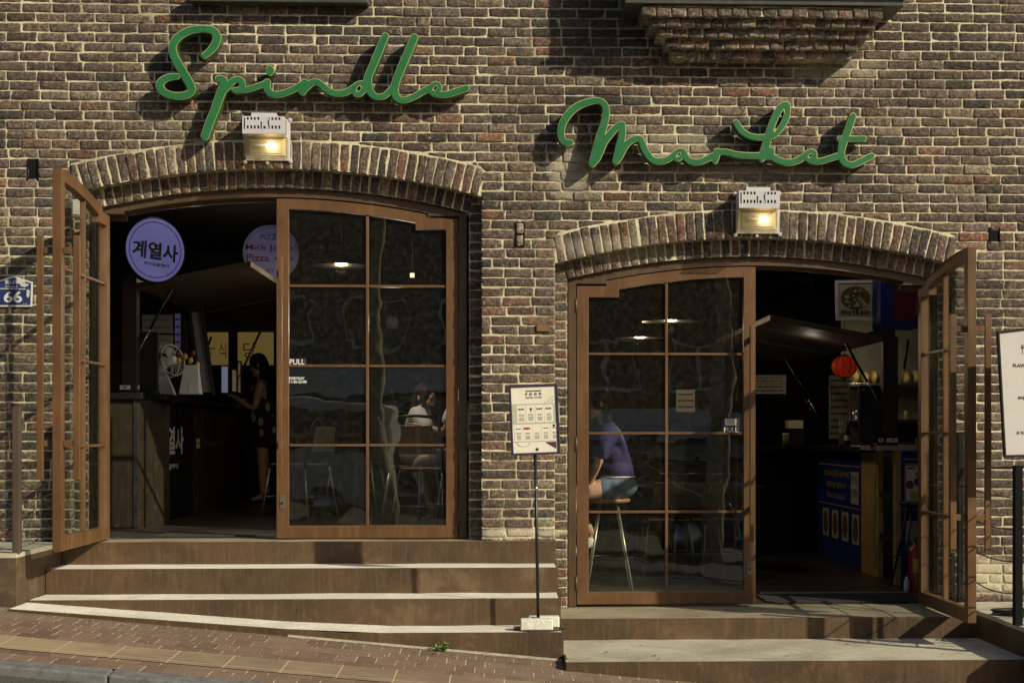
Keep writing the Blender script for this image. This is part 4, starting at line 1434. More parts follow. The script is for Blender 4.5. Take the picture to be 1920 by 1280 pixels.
# ------------------------------------------------------------------ pavement, tactile strip, kerb, road
def paver_material():
    t = NT('red_brown_pavers')
    v = t.coord()
    sp = t.N('SeparateXYZ'); t.L(v, sp.inputs[0])
    X, Yc = sp.outputs[0], sp.outputs[1]
    wob = t.noise(v, 9, 2)
    row = t.math('DIVIDE', Yc, .226)
    rf = t.math('FLOOR', row)
    sh = t.math('MULTIPLY', t.math('MODULO', t.math('ABSOLUTE', rf), 2.0), .5)
    col = t.math('ADD', t.math('DIVIDE', X, .1135), sh)
    col = t.math('ADD', col, t.math('MULTIPLY', t.math('SUBTRACT', wob, .5), .05))
    cf = t.math('FRACT', col); rr = t.math('FRACT', row)
    vj = t.math('SUBTRACT', 1.0, t.ramp(t.math('ABSOLUTE', t.math('SUBTRACT', cf, .5)), [(0.0, 1.0), (0.462, 1.0), (0.482, 0.0)]))
    hj = t.math('SUBTRACT', 1.0, t.ramp(t.math('ABSOLUTE', t.math('SUBTRACT', rr, .5)), [(0.0, 1.0), (0.480, 1.0), (0.490, 0.0)]))
    cmb = t.N('CombineXYZ'); t.L(t.math('FLOOR', col), cmb.inputs[0]); t.L(rf, cmb.inputs[1])
    wn_ = t.N('TexWhiteNoise'); t.L(cmb.outputs[0], wn_.inputs[0])
    n1 = t.noise(v, 1.2, 5, 0.6); n2 = t.noise(v, 90, 4, 0.7); n3 = t.noise(t.coord(scale=(1, 6, 1)), 4, 5, 0.7)
    n4 = t.noise(t.coord(loc=(4, 3, 1)), 5, 4, 0.6)
    c = t.mix(wn_.outputs[0], (0.118, 0.072, 0.052), (0.215, 0.135, 0.096))
    c = t.mix(t.ramp(n1, [(0.4, 0.0), (0.65, 0.6)]), c, (0.21, 0.15, 0.11))
    c = t.mix(t.math('MULTIPLY', t.ramp(n3, [(0.45, 0.0), (0.7, 1.0)]), .3), c, (0.27, 0.21, 0.15))
    c = t.mix(t.ramp(n2, [(0.35, .35), (0.5, 0.0)]), c, (0.07, 0.045, 0.035))
    c = t.mix(t.math('MULTIPLY', hj, .8), c, (0.075, 0.055, 0.042))
    c = t.mix(t.math('MULTIPLY', vj, t.ramp(n4, [(0.48, .12), (0.58, .9)])), c, (0.52, 0.45, 0.33))
    h = t.math('SUBTRACT', t.math('MULTIPLY', n2, .3), t.math('MAXIMUM', vj, hj))
    t.pbsdf(c, 0.8, 0, t.bump(h, 0.5, 0.004), 0.3)
    return t.m
def tactile_material():
    t = NT('worn_yellow_tactile_paving')
    v = t.coord()
    br = t.N('TexBrick'); br.offset = 0
    br.inputs['Scale'].default_value = 1; br.inputs['Brick Width'].default_value = .3; br.inputs['Row Height'].default_value = .6
    br.inputs['Mortar Size'].default_value = .004
    t.L(t.coord(loc=(0, .13, 0)), br.inputs['Vector'])
    w = t.N('TexWave', wave_type='BANDS', bands_direction='Y'); w.inputs['Scale'].default_value = 4.2; t.L(v, w.inputs[0])
    n = t.noise(v, 1.3, 6, 0.7); n2 = t.noise(v, 70, 4, 0.7)
    c = t.mix(t.ramp(n, [(0.4, 0.0), (0.6, 1.0)]), (0.31, 0.235, 0.145), (0.20, 0.135, 0.095))
    c = t.mix(br.outputs['Fac'], c, (0.45, 0.38, 0.27))
    c = t.mix(t.math('MULTIPLY', t.ramp(w.outputs[0], [(0.2, 1.0), (0.5, 0.0)]), 0.15), c, (0.22, 0.17, 0.11))
    t.pbsdf(c, 0.8, 0, t.bump(t.math('ADD', w.outputs[0], t.math('MULTIPLY', n2, .4)), 0.5, 0.005), 0.3)
    return t.m
def asphalt_material():
    t = NT('road_asphalt')
    v = t.coord()
    n1 = t.noise(v, .7, 5, 0.6); n2 = t.noise(v, 70, 6, 0.8)
    vo = t.N('TexVoronoi'); vo.inputs['Scale'].default_value = 95; t.L(v, vo.inputs[0])
    c = t.mix(t.ramp(vo.outputs[0], [(0.1, 0.0), (0.55, 1.0)]), (0.16, 0.145, 0.10), (0.055, 0.052, 0.045))
    c = t.mix(t.ramp(n2, [(0.55, 0), (0.75, .5)]), c, (0.34, 0.30, 0.20))
    c = t.mix(t.ramp(n1, [(0.3, 0.0), (0.7, 0.4)]), c, (0.06, 0.055, 0.05))
    t.pbsdf(c, 0.85, 0, t.bump(vo.outputs[0], 0.6, 0.006), 0.3)
    return t.m
def ground_strip(name, y0, y1, dz, mat, x0=-45, x1=45, slope=True, kind='structure'):
    mb = MB()
    xs = [x0, -8, -4, -2, 0, 2, 4, 8, x1]
    vs, fs = [], []
    for x in xs:
        for y in (y0, y1): vs.append((x, y, Gz(x, y)+dz))
    for i in range(len(xs)-1): fs.append((i*2, i*2+2, i*2+3, i*2+1))
    mb.add(vs, fs)
    o = mb.build(name, mat, None, origin=(0, 0, 0), fix=False)
    return tag(o, kind=kind)
YK0, YK1 = -2.91, -3.06
pv = ground_strip('pavement', YK0, -.01, 0, paver_material(), -6.2, 14)
pv2 = ground_strip('tactile_strip', -2.61, -2.19, .004, tactile_material(), -30, 30)
o = ground_strip('pavement', YK0, 0.3, -.02, bpy.data.materials['red_brown_pavers'], -45, 45)
road = ground_strip('road', -120, YK1, -.055, asphalt_material(), -90, 90)
M['kerb'] = concrete('grey_granite_kerb', (0.10, 0.098, 0.10), (0.20, 0.195, 0.195), 14)
mb = MB()
x = -9.0
n = 0
while x < 9:
    a, b = x+.003, x+.997
    mb.hexa([(a, YK1, Gz(a, YK1)-.2), (b, YK1, Gz(b, YK1)-.2), (b, YK0-.002, Gz(b, YK0)-.2), (a, YK0-.002, Gz(a, YK0)-.2),
             (a, YK1, Gz(a, YK1)-.006), (b, YK1, Gz(b, YK1)-.006), (b, YK0-.002, Gz(b, YK0)+.003), (a, YK0-.002, Gz(a, YK0)+.003)])
    x += 1.0
kb = tag(mb.build('kerb', M['kerb'], None, bevel=.012, origin=(0, YK1, -1.4), segs=3), kind='structure')
# dry leaves blown against the steps
M['dryleaf'] = simple('dry_leaf', (0.20, 0.13, 0.05), 0.8, 0, 0.5, 9)
mb = MB(); rl_ = random.Random(21)
for i in range(34):
    if i % 3: xx, yy = rl_.uniform(-3.0, .3), -1.36-abs(rl_.gauss(0, .22)); zz = Gz(xx, yy)+.004
    else: xx, yy, zz = rl_.uniform(.45, 3.0), rl_.uniform(-1.6, -.66), PZ(1400, 1197, -.6)+.004
    a = rl_.uniform(0, 6.3); s_ = rl_.uniform(.010, .022)
    d = Vector((cos(a), sin(a), 0))*s_; e = Vector((-sin(a), cos(a), 0))*s_*.45; u_ = Vector((0, 0, s_*.35)); c_ = Vector((xx, yy, zz))
    mb.add([c_-d, c_+e+u_, c_+d+u_*.5, c_-e+u_], [(0, 1, 2), (0, 2, 3)])
tag(mb.build('leaf_litter', M['dryleaf'], None, origin=(0, 0, 0), fix=False), kind='stuff')
# thin cement skirt where pavers meet steel, with scattered grit
M['grit'] = concrete('pale_cement_fillet', (0.26, 0.23, 0.17), (0.45, 0.41, 0.31), 9)
mb = MB()
vs, fs = [], []
N_ = 90
for i in range(N_+1):
    xx = PX(540, -1.3) + (XR - PX(540, -1.3))*i/N_
    w = .02 + .022*abs(noise.noise(Vector((xx*7, 0, 0)))) + .01*abs(noise.noise(Vector((xx*33, 0, 4))))
    vs += [(xx, -1.3005, Gz(xx, -1.3)+.012), (xx, -1.3-w, Gz(xx, -1.3-w)+.001)]
for i in range(N_): fs.append((2*i, 2*i+1, 2*i+3, 2*i+2))
mb.add(vs, fs, True)
tag(mb.build('cement_fillet', M['grit'], None, origin=(0, 0, 0), fix=False), kind='structure')
mb = MB(); rg = random.Random(8)
for i in range(420):
    xx = rg.uniform(-3.4, 3.4); yy = -1.34 - abs(rg.gauss(0, .5)); s = rg.uniform(.002, .006)
    if yy < -2.85 or (xx > .35 and yy > -1.75): continue
    z = Gz(xx, yy)
    mb.add([(xx-s, yy, z), (xx, yy-s, z), (xx+s, yy, z), (xx, yy+s, z), (xx, yy, z+s)], [(0,1,4),(1,2,4),(2,3,4),(3,0,4)])
tag(mb.build('grit', M['grit'], None, origin=(0, 0, 0), fix=False), kind='stuff', label=None)
M['pend'] = emit('pendant_glow', (1.0, 0.75, 0.35), 0.35, (.8, .7, .5))
# ------------------------------------------------------------------ interior shell
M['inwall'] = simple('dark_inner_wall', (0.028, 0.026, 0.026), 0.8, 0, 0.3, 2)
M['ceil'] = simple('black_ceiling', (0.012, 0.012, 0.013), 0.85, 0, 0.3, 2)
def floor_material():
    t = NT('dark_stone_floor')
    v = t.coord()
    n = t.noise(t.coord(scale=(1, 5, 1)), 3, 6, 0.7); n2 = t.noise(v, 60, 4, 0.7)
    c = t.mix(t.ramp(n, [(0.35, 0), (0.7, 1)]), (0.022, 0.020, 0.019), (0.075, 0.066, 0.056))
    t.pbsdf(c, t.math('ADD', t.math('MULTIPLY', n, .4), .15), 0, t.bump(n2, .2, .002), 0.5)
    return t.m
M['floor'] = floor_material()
XD = PX(1000, .3)          # the party wall between the two rooms
ZC = 2.25
def room(x0, x1, zf, nm):
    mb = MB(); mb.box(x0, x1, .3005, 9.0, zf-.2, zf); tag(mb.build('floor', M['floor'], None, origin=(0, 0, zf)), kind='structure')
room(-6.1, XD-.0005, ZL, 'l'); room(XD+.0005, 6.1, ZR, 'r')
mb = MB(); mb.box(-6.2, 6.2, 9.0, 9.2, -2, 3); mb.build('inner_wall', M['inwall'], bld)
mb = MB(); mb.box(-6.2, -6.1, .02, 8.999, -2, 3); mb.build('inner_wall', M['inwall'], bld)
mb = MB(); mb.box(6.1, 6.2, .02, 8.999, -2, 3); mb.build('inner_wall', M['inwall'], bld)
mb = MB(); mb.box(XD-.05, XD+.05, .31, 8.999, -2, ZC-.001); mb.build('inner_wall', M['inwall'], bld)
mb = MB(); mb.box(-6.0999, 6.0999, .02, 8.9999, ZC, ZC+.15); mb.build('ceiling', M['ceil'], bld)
# inner lining of the front wall round the openings, closes the depth behind the bricks
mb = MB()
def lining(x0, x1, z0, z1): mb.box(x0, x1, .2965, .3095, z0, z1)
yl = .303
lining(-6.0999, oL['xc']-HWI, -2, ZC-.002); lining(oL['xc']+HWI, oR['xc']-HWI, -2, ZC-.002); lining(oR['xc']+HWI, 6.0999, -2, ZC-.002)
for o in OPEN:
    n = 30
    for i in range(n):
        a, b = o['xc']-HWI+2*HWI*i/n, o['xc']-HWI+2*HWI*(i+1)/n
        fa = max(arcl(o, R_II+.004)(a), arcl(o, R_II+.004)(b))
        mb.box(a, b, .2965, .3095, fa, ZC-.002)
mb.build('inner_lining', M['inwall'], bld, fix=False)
# door mats and metal thresholds
def mat_mat():
    t = NT('coir_mat'); v = t.coord(); n = t.noise(v, 160, 4, .8); n2 = t.noise(v, 6, 4, .6)
    c = t.mix(n, (0.02, 0.021, 0.024), (0.11, 0.105, 0.09)); c = t.mix(t.math('MULTIPLY', n2, .5), c, (0.05, 0.05, 0.05))
    t.pbsdf(c, .95, 0, t.bump(n, 1, .01), .1); return t.m
M['mat'] = mat_mat()
for (x0, x1, zf, lab, ya, yb) in ((PX(306, .7), PX(740, .7), ZL, 'grey coir mat on the floor just inside the left doorway', .42, 1.0),
                          (PX(1424, .7), PX(1720, .7), ZR, 'dark blue grey coir mat on the floor just inside the right doorway', .34, .95)):
    mb = MB(); mb.box(x0, x1, ya, yb, zf+.0005, zf+.012)
    tag(mb.build('door_mat', M['mat'], None, origin=((x0+x1)/2, .7, zf), bevel=.004), lab, 'mat')
M['thresh'] = simple('worn_threshold', (0.42, 0.38, 0.28), 0.5, 0.4, 0.2)
mb = MB(); mb.box(PX(1424, 1.05), PX(1700, 1.05), 1.03, 1.06, ZR, ZR+.01)
mb.build('threshold', M['thresh'], bld)

# ------------------------------------------------------------------ left food stall
M['stallwood'] = rusty('smoke_brown_panel', (0.016, 0.011, 0.007), (0.034, 0.024, 0.013), 0.15)
M['yellowply'] = simple('yellow_pine', (0.42, 0.31, 0.10), 0.6, 0, 0.3, 6)
M['violet_sign'] = emit('violet_lit_face', (0.34, 0.32, 0.95), 0.19, (0.14, 0.14, 0.25))
M['violet_dim'] = emit('violet_dim_face', (0.30, 0.28, 0.62), 0.085, (0.12, 0.12, 0.17))
M['dark_red'] = simple('dark_red_print', (0.12, 0.012, 0.02), 0.6, 0, 0.1)
M['navy_print'] = simple('navy_print', (0.02, 0.025, 0.09), 0.6, 0, 0.1)
M['socket'] = simple('white_socket', (0.60, 0.60, 0.60), 0.4, 0, 0.05)
SX, SY0 = PX(256, 1.49), 1.49         # counter side plane and its front end
zc1 = PZ(256, 741, 1.49)
c = empty('stall_counter', (SX-.3, SY0, ZL), 'dark brown stall counter with white Korean lettering along the left side inside', 'counter', )
def panelx(x, y0, y1, z0, z1, mat, par, nm='side_panel', th=.02):
    mb = MB(); mb.box(x-th, x, y0, y1, z0, z1); return mb.build(nm, mat, par, bevel=.002)
mb = MB(); mb.box(SX-.42, SX-.024, SY0, SY0+.02, ZL+.001, zc1-.03); mb.build('front_panel', M['stallwood'], c, bevel=.003)
xo_ = PX(318, 2.1)
mb = MB(); mb.hexa([(SX-.02, SY0+.004, ZL+.001), (SX, SY0+.004, ZL+.001), (xo_, 2.1, ZL+.001), (SX-.02, 2.17, ZL+.001), (SX-.02, SY0+.004, zc1-.03), (SX, SY0+.004, zc1-.03), (xo_, 2.1, zc1-.03), (SX-.02, 2.17, zc1-.03)]); mb.build('side_panel', M['stallwood'], c)
panelx(SX-.006, 2.174, 3.85, ZL+.001, zc1-.03, M['blackmatte'], c)
panelx(SX, 3.854, 6.5, ZL+.001, zc1-.03, M['stallwood'], c)
mb = MB(); mb.box(SX-.022, SX+.004, SY0-.008, SY0+.0035, ZL+.001, zc1-.031); mb.build('corner_strip', M['steel'], c)
mb = MB(); mb.box(SX-.70, SX+.05, SY0-.04, 6.5, zc1-.0295, zc1+.02); mb.box(SX+.0505, PX(320, 2.1)+.02, SY0+.30, 2.2, zc1-.029, zc1+.0195); mb.build('countertop', M['black'], c, bevel=.004)
# lettering lies on the side plane, facing +x
TS = MT((0, 1, 0), (-1, 0, 0), (0, 0, 1), (SX+.0005, 0, 0))
def ytext(par, s, y0, y1, z0, z1, mat, bold=.02, xo=0):
    m = TS.copy(); m.translation.x += xo
    mb = MB(m); mb.text(s, y0, y1, z0, z1, -.001, .0008, bold); return mb.build('lettering', mat, par, fix=False)
M['grey_letter'] = simple('pale_grey_letters', (0.55, 0.55, 0.55), 0.5, 0, 0.05)
ytext(c, '계열사', 2.30, 3.37, PZ(330, 852, 2.9), PZ(330, 800, 2.9), M['grey_letter'], .03)
ytext(c, '치킨&골뱅이', 2.3, 3.12, PZ(330, 881, 2.6), PZ(330, 870, 2.6), M['grey_letter'], .04)
ytext(c, "Mick Jones's Pizza", 4.34, 5.45, PZ(405, 839, 4.9), PZ(405, 822, 4.9), simple('faint_letters', (0.10, 0.095, 0.085), .6), .02)
for zz in (830, 840):
    mb = MB(TS); mb.box(3.98, 4.16, -.0012, -.0004, PZ(378, zz, 4.05), PZ(378, zz-8, 4.05)); mb.build('badge', M['cream'], c)
# post, beam and the raised hatch of the stall
pst = empty('stall_canopy', (SX-.05, SY0, zc1), 'brown raised stall hatch with gas struts above the left counter', 'stall hatch')
mb = MB(); a, b = PX(228, SY0), PX(256, SY0); mb.box(a, b, SY0, SY0+.12, zc1+.0205, 1.18); mb.build('post', M['darkwood'], pst, bevel=.003)
mb = MB(); mb.box(SX-.10, SX-.0, SY0+.0, 6.4, 1.182, 1.26); mb.build('beam', M['darkwood'], pst, bevel=.003)
def hatch(x0, z0, x1, z1, y0, y1, mat, par):
    mb = MB(); dz = .045
    mb.hexa([(x0, y0, z0-dz), (x1, y0, z1-dz), (x1, y1, z1-dz), (x0, y1, z0-dz), (x0, y0, z0), (x1, y0, z1), (x1, y1, z1), (x0, y1, z0)])
    mb.build('hatch_board', mat, par, bevel=.002)
M['hatch'] = simple('brown_hatch_board', (0.060, 0.038, 0.022), 0.6, 0, 0.3, 4)
hx, hz = PX(470, SY0), PZ(470, 489, SY0)
hatch(SX+.004, PZ(273, 531, SY0), hx, hz, SY0, 4.05, M['hatch'], pst)
hatch(SX+.004, PZ(273, 531, SY0), hx, hz, 4.15, 6.3, M['hatch'], pst)
def strut(par, a, b):
    a, b = Vector(a), Vector(b); m = a.lerp(b, .62)
    mb = MB(); mb.tube([tuple(a), tuple(m)], .011, 10); s = mb.build('gas_strut', M['black'], par)
    mb = MB(); mb.tube([tuple(m), tuple(b)], .005, 8); mb.build('strut_rod', M['steel'], s)
strut(pst, P(322, 540, 1.6), P(257, 664, 1.55))
strut(pst, P(488, 622, 4.0), P(430, 745, 3.7))
strut(pst, P(396, 632, 5.6), P(372, 700, 5.2))
# underside fittings: small spot lamp
sp = P(395, 538, 3.0)
mb = MB(); mb.tube([(sp.x, 3.0, sp.z+.06), (sp.x-.02, 3.0, sp.z)], .03, 12); mb.build('spot_lamp', M['white'], pst); lamp(pst, (sp.x-.08, 3.0, sp.z-.06), 7, (1, .85, .65)); lamp(pst, (sp.x, 5.2, sp.z-.02), 5, (1, .85, .65))  # the far light has no fitting, added to brighten the stall
# round signs
def round_sign(px, py, Y, rad, yaw, label, lit, items, ringmat, grp=None):
    p = P(px, py, Y)
    root = empty('round_sign', p, label, 'sign', grp)
    T = Matrix.Translation(p) @ Matrix.Rotation(yaw, 4, 'Z')
    mb = MB(T); mb.lathe([(0, .05), (rad+.004, .05), (rad+.006, .03), (rad+.006, -.02), (rad+.001, -.026), (rad-.004, -.022)], (0, 0, 0), 48, 'Y', cap=False)
    mb.build('sign_box', M['black'], root)
    mb = MB(T); mb.lathe([(0, -.020), (rad-.004, -.020)], (0, 0, 0), 48, 'Y'); mb.build('sign_face', lit, root)
    for (r0, r1, mt) in ringmat:
        mb = MB(T); mb.lathe([(r0, -.0215), (r1, -.0215)], (0, 0, 0), 48, 'Y', cap=False); mb.build('ring', mt, root)
    for (s, x0, x1, z0, z1, bdv, mt, tilt) in items:
        mb = MB(T @ Matrix.Rotation(tilt, 4, 'Y')); mb.text(s, x0, x1, z0, z1, -.0225, .0006, bdv); mb.build('lettering', mt, root, fix=False)
    return root
r1 = 59*13.0/3105
round_sign(289, 469, 1.42, r1, radians(38), 'round violet lit sign with black Korean letters and a ring at the top left inside', M['violet_sign'],
    [('계열사', -.19, .19, -.075, .06, .03, M['ink'], radians(4)), ('치킨&골뱅이', -.09, .12, -.125, -.098, .02, M['ink'], radians(4))], [(r1-.036, r1-.030, M['ink'])])
r2 = 52*15.6/3105
rsr = round_sign(508, 474, 4.1, r2, radians(12), 'round dim violet pizza sign with dark red lettering, partly behind the door frame', M['violet_dim'],
    [('PIZZA', -.10, .10, .12, .17, .0, M['navy_print'], 0), ("Mick Jones's", -.235, .27, .005, .075, .012, M['dark_red'], 0),
     ('Pizza', -.225, -.02, -.085, -.018, .012, M['dark_red'], 0), ('★ ★ ★', .02, .22, -.075, -.035, 0, M['navy_print'], 0), ('EST. NY', -.04, .12, -.19, -.15, 0, M['navy_print'], 0)],
    [(r2-.022, r2-.018, M['navy_print']), (r2-.036, r2-.034, M['navy_print'])])
# boards and papers on the stall's back wall
M['paper_dim'] = simple('aged_paper', (0.42, 0.40, 0.35), 0.6, 0, 0.1)
def paper(px0, py0, px1, py1, Y, label, rows=4, name='notice', mat='paper_dim', seed=1, ink='ink', cat='notice', group=None):
    a, b = P(px0, py1, Y), P(px1, py0, Y)
    root = empty(name, ((a.x+b.x)/2, Y, a.z), label, cat, group)
    MB().box(a.x, b.x, Y, Y+.012, a.z, b.z).build('sheet', M[mat], root)
    mb = MB(); r = random.Random(seed)
    h = (b.z-a.z)/(rows*2+1)
    for i in range(rows):
        z = b.z-h*(1.2+2*i)
        x = a.x+.08*(b.x-a.x)
        while x < b.x-.14*(b.x-a.x):
            w = r.uniform(.05, .16)*(b.x-a.x)
            mb.box(x, min(x+w, b.x-.08*(b.x-a.x)), Y-.0008, Y-.0002, z-h*.55, z)
            x += w+.03*(b.x-a.x)
    if mb.v: mb.build('print', M[ink], root, fix=False)
    return root
paper(266, 590, 324, 624, 4.6, 'white notice with grey lines, upper one on the wall behind the left counter', 2, seed=3, ink='inkgrey')
paper(297, 628, 324, 662, 4.6, 'white notice, lower one on the wall behind the left counter', 2, seed=5, ink='inkgrey')
paper(328, 588, 338, 652, 4.62, 'narrow violet strip notice on the wall behind the left counter', 4, seed=6, mat='violet_dim')
mb = MB(); a, b = PX(205, 5.2), PX(352, 5.2); mb.box(a-1.2, b, 5.2, 5.3, ZL, 1.2); mb.build('inner_wall', M['inwall'], bld)
# monitor back, fan, bag with tulips, till, frames on the counter
def on_counter(px): return zc1+.02
mb = MB()
a, b = PX(257, 1.62), PX(296, 1.62)
mon = empty('display_screen', ((a+b)/2, 1.64, zc1+.02), 'black flat display turned away beside the post on the left counter', 'screen')
mb.box(a, b, 1.62, 1.66, zc1+.035, PZ(270, 622, 1.62)); mb.build('screen_case', M['black'], mon, bevel=.004)
mb = MB(); mb.box((a+b)/2-.07, (a+b)/2+.07, 1.58, 1.74, zc1+.0205, zc1+.034); mb.build('stand', M['black'], mon)
for (x0, x1, lab, yy) in ((225, 244, 'left white double socket at the foot of the post on the left counter', SY0-.012), (252, 261, 'right small white socket at the foot of the post on the left counter', SY0+.05)):
    a, b = P(x0, 730, yy), P(x1, 722, yy)
    r_ = empty('socket_box', ((a.x+b.x)/2, yy, a.z), lab, 'socket')
    MB().box(a.x, b.x, yy-.012, yy+.01, a.z, b.z).build('socket_body', M['socket'], r_, bevel=.002)
    mb = MB(); mb.lathe([(0, 0), (.008, 0), (.008, .002)], ((a.x+b.x)/2, yy-.0145, (a.z+b.z)/2), 16, 'Y'); mb.build('outlet', M['ink'], r_)
# desk fan
fx, fy = PX(322, 2.2), 2.2
fz = zc1+.02
fan = empty('desk_fan', (fx, fy, fz), 'grey white desk fan standing on the left counter beside the flower bag', 'fan')
mb = MB(); mb.hexa([(fx-.10, fy-.05, fz), (fx+.03, fy-.05, fz), (fx+.03, fy+.06, fz), (fx-.10, fy+.06, fz), (fx-.11, fy-.01, fz+.26), (fx-.07, fy-.01, fz+.26), (fx-.07, fy+.02, fz+.26), (fx-.11, fy+.02, fz+.26)]); mb.build('fan_stand', M['white'], fan, bevel=.008)
T = Matrix.Translation((fx-.01, fy, fz+.28)) @ Matrix.Rotation(radians(58), 4, 'Z') @ Matrix.Rotation(radians(-12), 4, 'X')
mb = MB(T)
for q in (-.03, .03): mb.lathe([(.128, q), (.134, q), (.134, q+.006), (.128, q+.006), (.128, q)], (0, 0, 0), 28, 'Y', cap=False)
for k in range(24):
    a = 2*pi*k/24
    mb.tube([(.03*cos(a), -.035, .03*sin(a)), (.10*cos(a), -.038, .10*sin(a)), (.131*cos(a), -.02, .131*sin(a)), (.131*cos(a), .03, .131*sin(a))], .0018, 4)
mb.build('fan_guard', M['white'], fan)
mb = MB(T); mb.lathe([(0, -.045), (.035, -.042), (.035, .06), (.05, .065), (.04, .12), (0, .13)], (0, 0, 0), 20, 'Y'); mb.build('fan_motor', M['white'], fan)
mb = MB(T)
for k in range(4):
    a = k*pi/2
    mb.add([(.02*cos(a), 0, .02*sin(a)), (.11*cos(a-.3), -.01, .11*sin(a-.3)), (.12*cos(a+.25), .012, .12*sin(a+.25)), (.03*cos(a+.7), .006, .03*sin(a+.7))], [(0, 1, 2, 3)])
mb.build('fan_blade', M['steel'], fan)
bx0, bx1 = PX(338, 2.0), PX(377, 2.0)
bag = empty('white_bag', ((bx0+bx1)/2, 2.0, fz), 'white paper bag with creased sides on the left counter, tulips behind it', 'bag')
mb = MB(); bw = (bx1-bx0)/2; bm_ = (bx0+bx1)/2; bh = PZ(350, 684, 2.0)
mb.hexa([(bm_-bw, 1.93, fz), (bm_+bw, 1.93, fz), (bm_+bw, 2.08, fz), (bm_-bw, 2.08, fz), (bm_-bw*.62, 1.985, bh), (bm_+bw*.75, 1.985, bh), (bm_+bw*.75, 2.03, bh), (bm_-bw*.62, 2.03, bh)])
mb.build('bag_body', M['white'], bag, bevel=.006)
mb = MB(); mb.box(bm_-.006, bm_-.002, 1.925, 1.932, fz+.01, fz+.12); mb.build('fold', M['paper_dim'], bag)
M['tulip_red'] = simple('tulip_red', (0.18, 0.012, 0.012), 0.5); M['tulip_yel'] = simple('tulip_yellow', (0.65, 0.50, 0.04), 0.5)
tul = empty('tulip_bunch', (bm_-.05, 2.12, fz), 'bunch of red and yellow tulips behind the white bag on the left counter', 'flowers')
mb = MB(); mb.lathe([(0, 0), (.035, 0), (.045, .10), (.04, .15), (.043, .16)], (bm_-.05, 2.13, fz), 16); mb.build('vase', M['black'], tul)
for i, (px, py, mt) in enumerate(((334, 664, 'tulip_red'), (361, 662, 'tulip_red'), (335, 676, 'tulip_yel'), (357, 676, 'tulip_yel'), (370, 684, 'tulip_yel'), (347, 668, 'tulip_yel'))):
    q = P(px, py, 2.08)
    mb = MB(); mb.tube([(bm_-.05, 2.12, fz+.12), (bm_-.05+(q.x-bm_+.05)*.5, 2.1, (fz+.12+q.z)/2+.01), (q.x, q.y, q.z-.015)], .0035, 6); st_ = mb.build('stem', M['leafgreen'], tul)
    mb = MB(); mb.ell(q, (.020, .018, .028), 12, 8, lambda d: 1+.12*cos(3*atan2(d.y, d.x))*(1-abs(d.z))); mb.build('blossom', M[mt], st_)
M['screen_on'] = emit('lit_screen', (0.45, 0.55, 0.85), 0.18, (0.1, 0.1, 0.12))
def framed(px0, py0, px1, py1, Y, lean, label, mat='black', nm='picture_frame', cat='frame', sheet='paper_dim'):
    a, b = P(px0, py1, Y), P(px1, py0, Y)
    root = empty(nm, ((a.x+b.x)/2, Y, a.z), label, cat)
    T = Matrix.Translation((a.x, Y, a.z)) @ Matrix.Rotation(lean, 4, 'Z')
    w, h = (b.x-a.x)/max(.2, cos(lean)), b.z-a.z
    MB(T).prism([[(0,0),(w,0),(w,h),(0,h)], [(.012,.012),(w-.012,.012),(w-.012,h-.012),(.012,h-.012)]], -.012, .008).build('frame', M[mat], root)
    MB(T).box(.012, w-.012, -.002, .006, .012, h-.012).build('sheet', M[sheet], root)
    return root
framed(412, 684, 426, 738, 3.1, radians(50), 'black point of sale terminal with a small lit screen on the left counter', nm='payment_terminal', cat='terminal', sheet='screen_on')
framed(432, 690, 442, 736, 3.6, radians(55), 'black table display standing left of the tall one near the far end of the counter', nm='table_display', cat='display')
framed(443, 676, 450, 738, 4.1, radians(60), 'tall thin black table display near the far end of the left counter', nm='table_display', cat='display')
# leaning menu easel
a, b = P(378, 585, 2.9), P(396, 740, 2.4)
es = empty('menu_easel', (b.x, 2.4, fz), 'tall dark leaning menu easel on the left counter right of the white bag', 'easel')
mb = MB(); mb.bar((a.x-.08, 2.75, fz+.75), (b.x-.09, 2.4, fz), .03, .02); mb.bar((a.x+.03, 2.75, fz+.75), (b.x+.02, 2.4, fz), .03, .02); mb.build('easel_frame', M['black'], es)
mb = MB(); mb.hexa([(b.x-.075, 2.415, fz+.03), (b.x+.005, 2.415, fz+.03), (b.x+.005, 2.425, fz+.03), (b.x-.075, 2.425, fz+.03), (a.x-.065, 2.74, fz+.72), (a.x+.015, 2.74, fz+.72), (a.x+.015, 2.75, fz+.72), (a.x-.065, 2.75, fz+.72)]); mb.build('easel_sheet', M['inkgrey'], es)
# lit yellow menu panels on the back wall
M['yellow_lit'] = emit('warm_lit_panel', (0.80, 0.55, 0.15), 0.11, (0.17, 0.13, 0.05))
for (x0, x1, s, tx0, tx1, lab) in ((385, 428, 'ㅜ 식', 388, 424, 'warm lit yellow panel left of the standing woman at the back'), (446, 513, '당', 456, 480, 'warm lit yellow panel behind the woman at the back of the left room')):
    Y = 8.2
    a, b = P(x0, 684, Y), P(x1, 623, Y)
    r_ = empty('menu_lightbox', ((a.x+b.x)/2, Y, a.z), lab, 'lightbox')
    MB().box(a.x-.02, b.x+.02, Y, Y+.08, a.z-.02, b.z+.02).build('box_frame', M['black'], r_)
    MB().box(a.x, b.x, Y-.006, Y-.001, a.z, b.z).build('lit_face', M['yellow_lit'], r_)
    mb = MB(); c0, c1 = P(tx0, 671, Y-.01), P(tx1, 642, Y-.01); mb.text(s, c0.x, c1.x, c0.z, c1.z, Y-.009, .002, -.005); mb.build('lettering', M['ink'], r_, fix=False)

